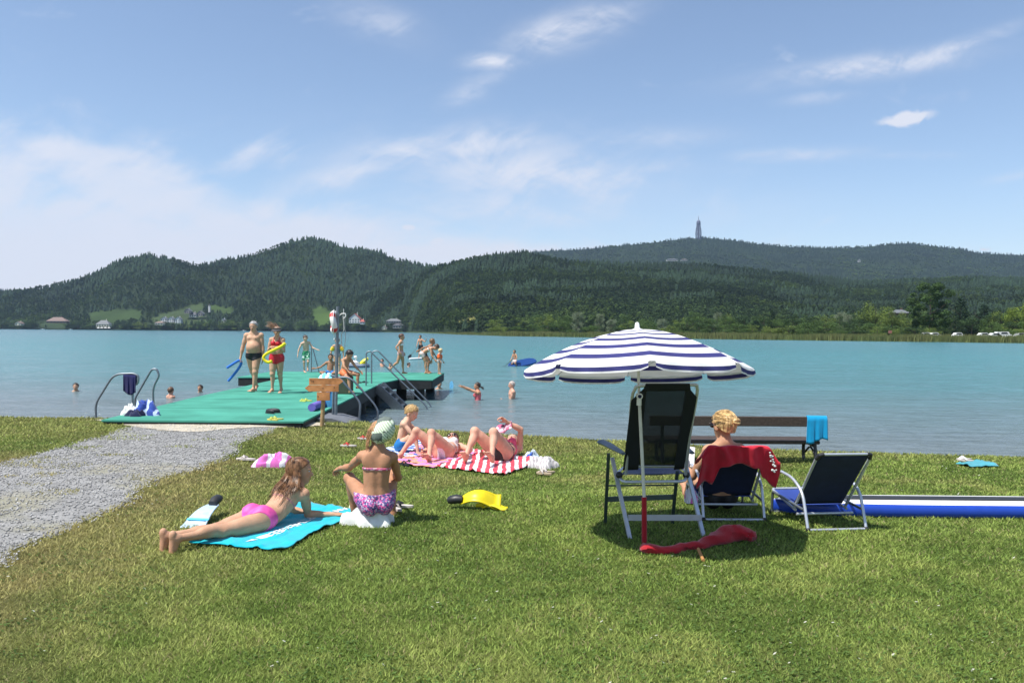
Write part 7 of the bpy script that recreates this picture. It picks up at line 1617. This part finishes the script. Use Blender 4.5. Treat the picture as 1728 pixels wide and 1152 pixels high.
for s,(dx,dz) in((-1,(-.115,-.03)),(1,(.10,.055))):
    rows=[]
    for u in np.linspace(0,1,8): rows.append([(c.x+dx*u*s*s+.0,c.y+.03*math.sin(u*2.5)*1-.10*v*s*.2+.10*(v-.5),c.z+dz*u+.10*(v-.5)+.02*math.sin(u*3)) for v in np.linspace(0,1,8)])
    cloth_np('page',rows,mg1,.004,root)
# woman in the beach chair
cx=BC1.location.x; cy=BC1.location.y
G6=person('blond woman with a hair bun sitting in the low beach chair facing the lake',1.64,P=(cx-.02,cy+.34,.15),U=(0,-.50,1),Fw=(-.05,1,.45),Uc=(0,-.28,1),Fc=(-.12,1,.1),Uh=(.02,.08,1),Fh=(-.42,.9,-.22),fem=True,hsz=1.14,arms={'L':((-.40,.30,-.85),(-.15,.95,.25),(-.1,.9,.4),(.5,.2,-.2),.8),'R':((.42,.30,-.85),(.1,.9,-.35),(0,1,-.2))},
 legs={'L':((-.18,1,.28),(0,.75,-.65),(0,1,.1)),'R':((.14,1,.26),(0,.75,-.65),(0,1,.1))},skin=S_TAN,vox=.006,wear=[('bikini_bottom',bikini_bottom(),.006,mtrk),('bikini_top',bra(),.006,mtrk)])
mbln=mat('blond_hair',(.36,.20,.07),.4,0,.4,36,c2=(.62,.43,.20),spec=.5); J2=dict(G6); J2['Fd']=type('o',(),{'v':.005})(); dohair(J2,m=mbln,tuft=0,vol=1.7,back=.0)
hb=G6['HC'];q6=G6['q'];L6,F6,U6=G6['Lh'],G6['Fh'],G6['Uh']; bc=hb-F6*.076*q6+U6*.020*q6-L6*.014*q6
m=MB(); m.world=False; rnd=random.Random(4)
for i in range(64):  # coils of the bun
    a0=rnd.uniform(0,6.28); tl=rnd.uniform(-.9,.9); rr=rnd.uniform(.010,.028); pts=[]
    for k in range(12): 
        a=a0+k*.42; p=bc+(L6*math.cos(a)*rr*1.2+(U6*math.cos(tl)+F6*math.sin(tl))*math.sin(a)*rr)-F6*rnd.uniform(0,.004)-b_base if False else bc+(L6*math.cos(a)*rr*1.2+(U6*math.cos(tl)+F6*math.sin(tl))*math.sin(a)*rr); pts.append(tuple(p-G6['base']))
    m.tube(pts,[.0075*(1-.7*abs(2*k/11-1)**2) for k in range(12)],6)
for i in range(170): # swept strands toward the bun
    az=rnd.uniform(-2.6,2.6); el=rnd.uniform(-.1,1.35); v=L6*math.sin(az)*math.cos(el)+F6*math.cos(az)*math.cos(el)*1.0+U6*math.sin(el)
    if np.dot(v,F6)>.55 and np.dot(v,U6)<.5: continue
    a=hb+U6*.014*q6+v*np.array([.058*q6]); pts=[]
    for k in range(8):
        u=k/7; p=a*(1-u)+bc*u; o_=p-(hb+U6*.012*q6-F6*.006*q6); o_=nrm(o_)*(.059+.004*rnd.random())*q6; pts.append(tuple(hb+U6*.012*q6-F6*.006*q6+o_*(1-.0*u)-G6['base']))
    m.tube(pts,[.0032*(1-.5*u_) for u_ in np.linspace(0,1,8)],5)
m.build('hair_bun',mbln,G6['root'],True)
m=MB(); Mx=Matrix([list(L6),list(F6),list(U6)]).transposed(); hv=Vector(tuple(hb))
for s in(-1,1): m.sph(hv+Vector(tuple(F6*.052*q6+L6*s*.021*q6)),(.019*q6,.006*q6,.014*q6),12,8,Mx); m.tube([hv+Vector(tuple(F6*.050*q6+L6*s*.038*q6)),hv+Vector(tuple(L6*s*.053*q6))],.003,6)
m.build('sunglasses',mat('dark_lens',(.015,.012,.02),.12),G6['root'],True)
hl=Vector(tuple(G6['handL'])); m=MB(); m.box(hl+Vector((.06,.03,.03)),(.15,.012,.21),Matrix.Rotation(R(-35),3,'X')@Matrix.Rotation(R(10),3,'Y'),bev=.003); o=m.build('booklet',M['white'],None,loc=tuple(hl)); tag(o,'white booklet held by the blond woman in the beach chair','booklet')
lawn(); print("BUILD TIME",time.time()-T0)
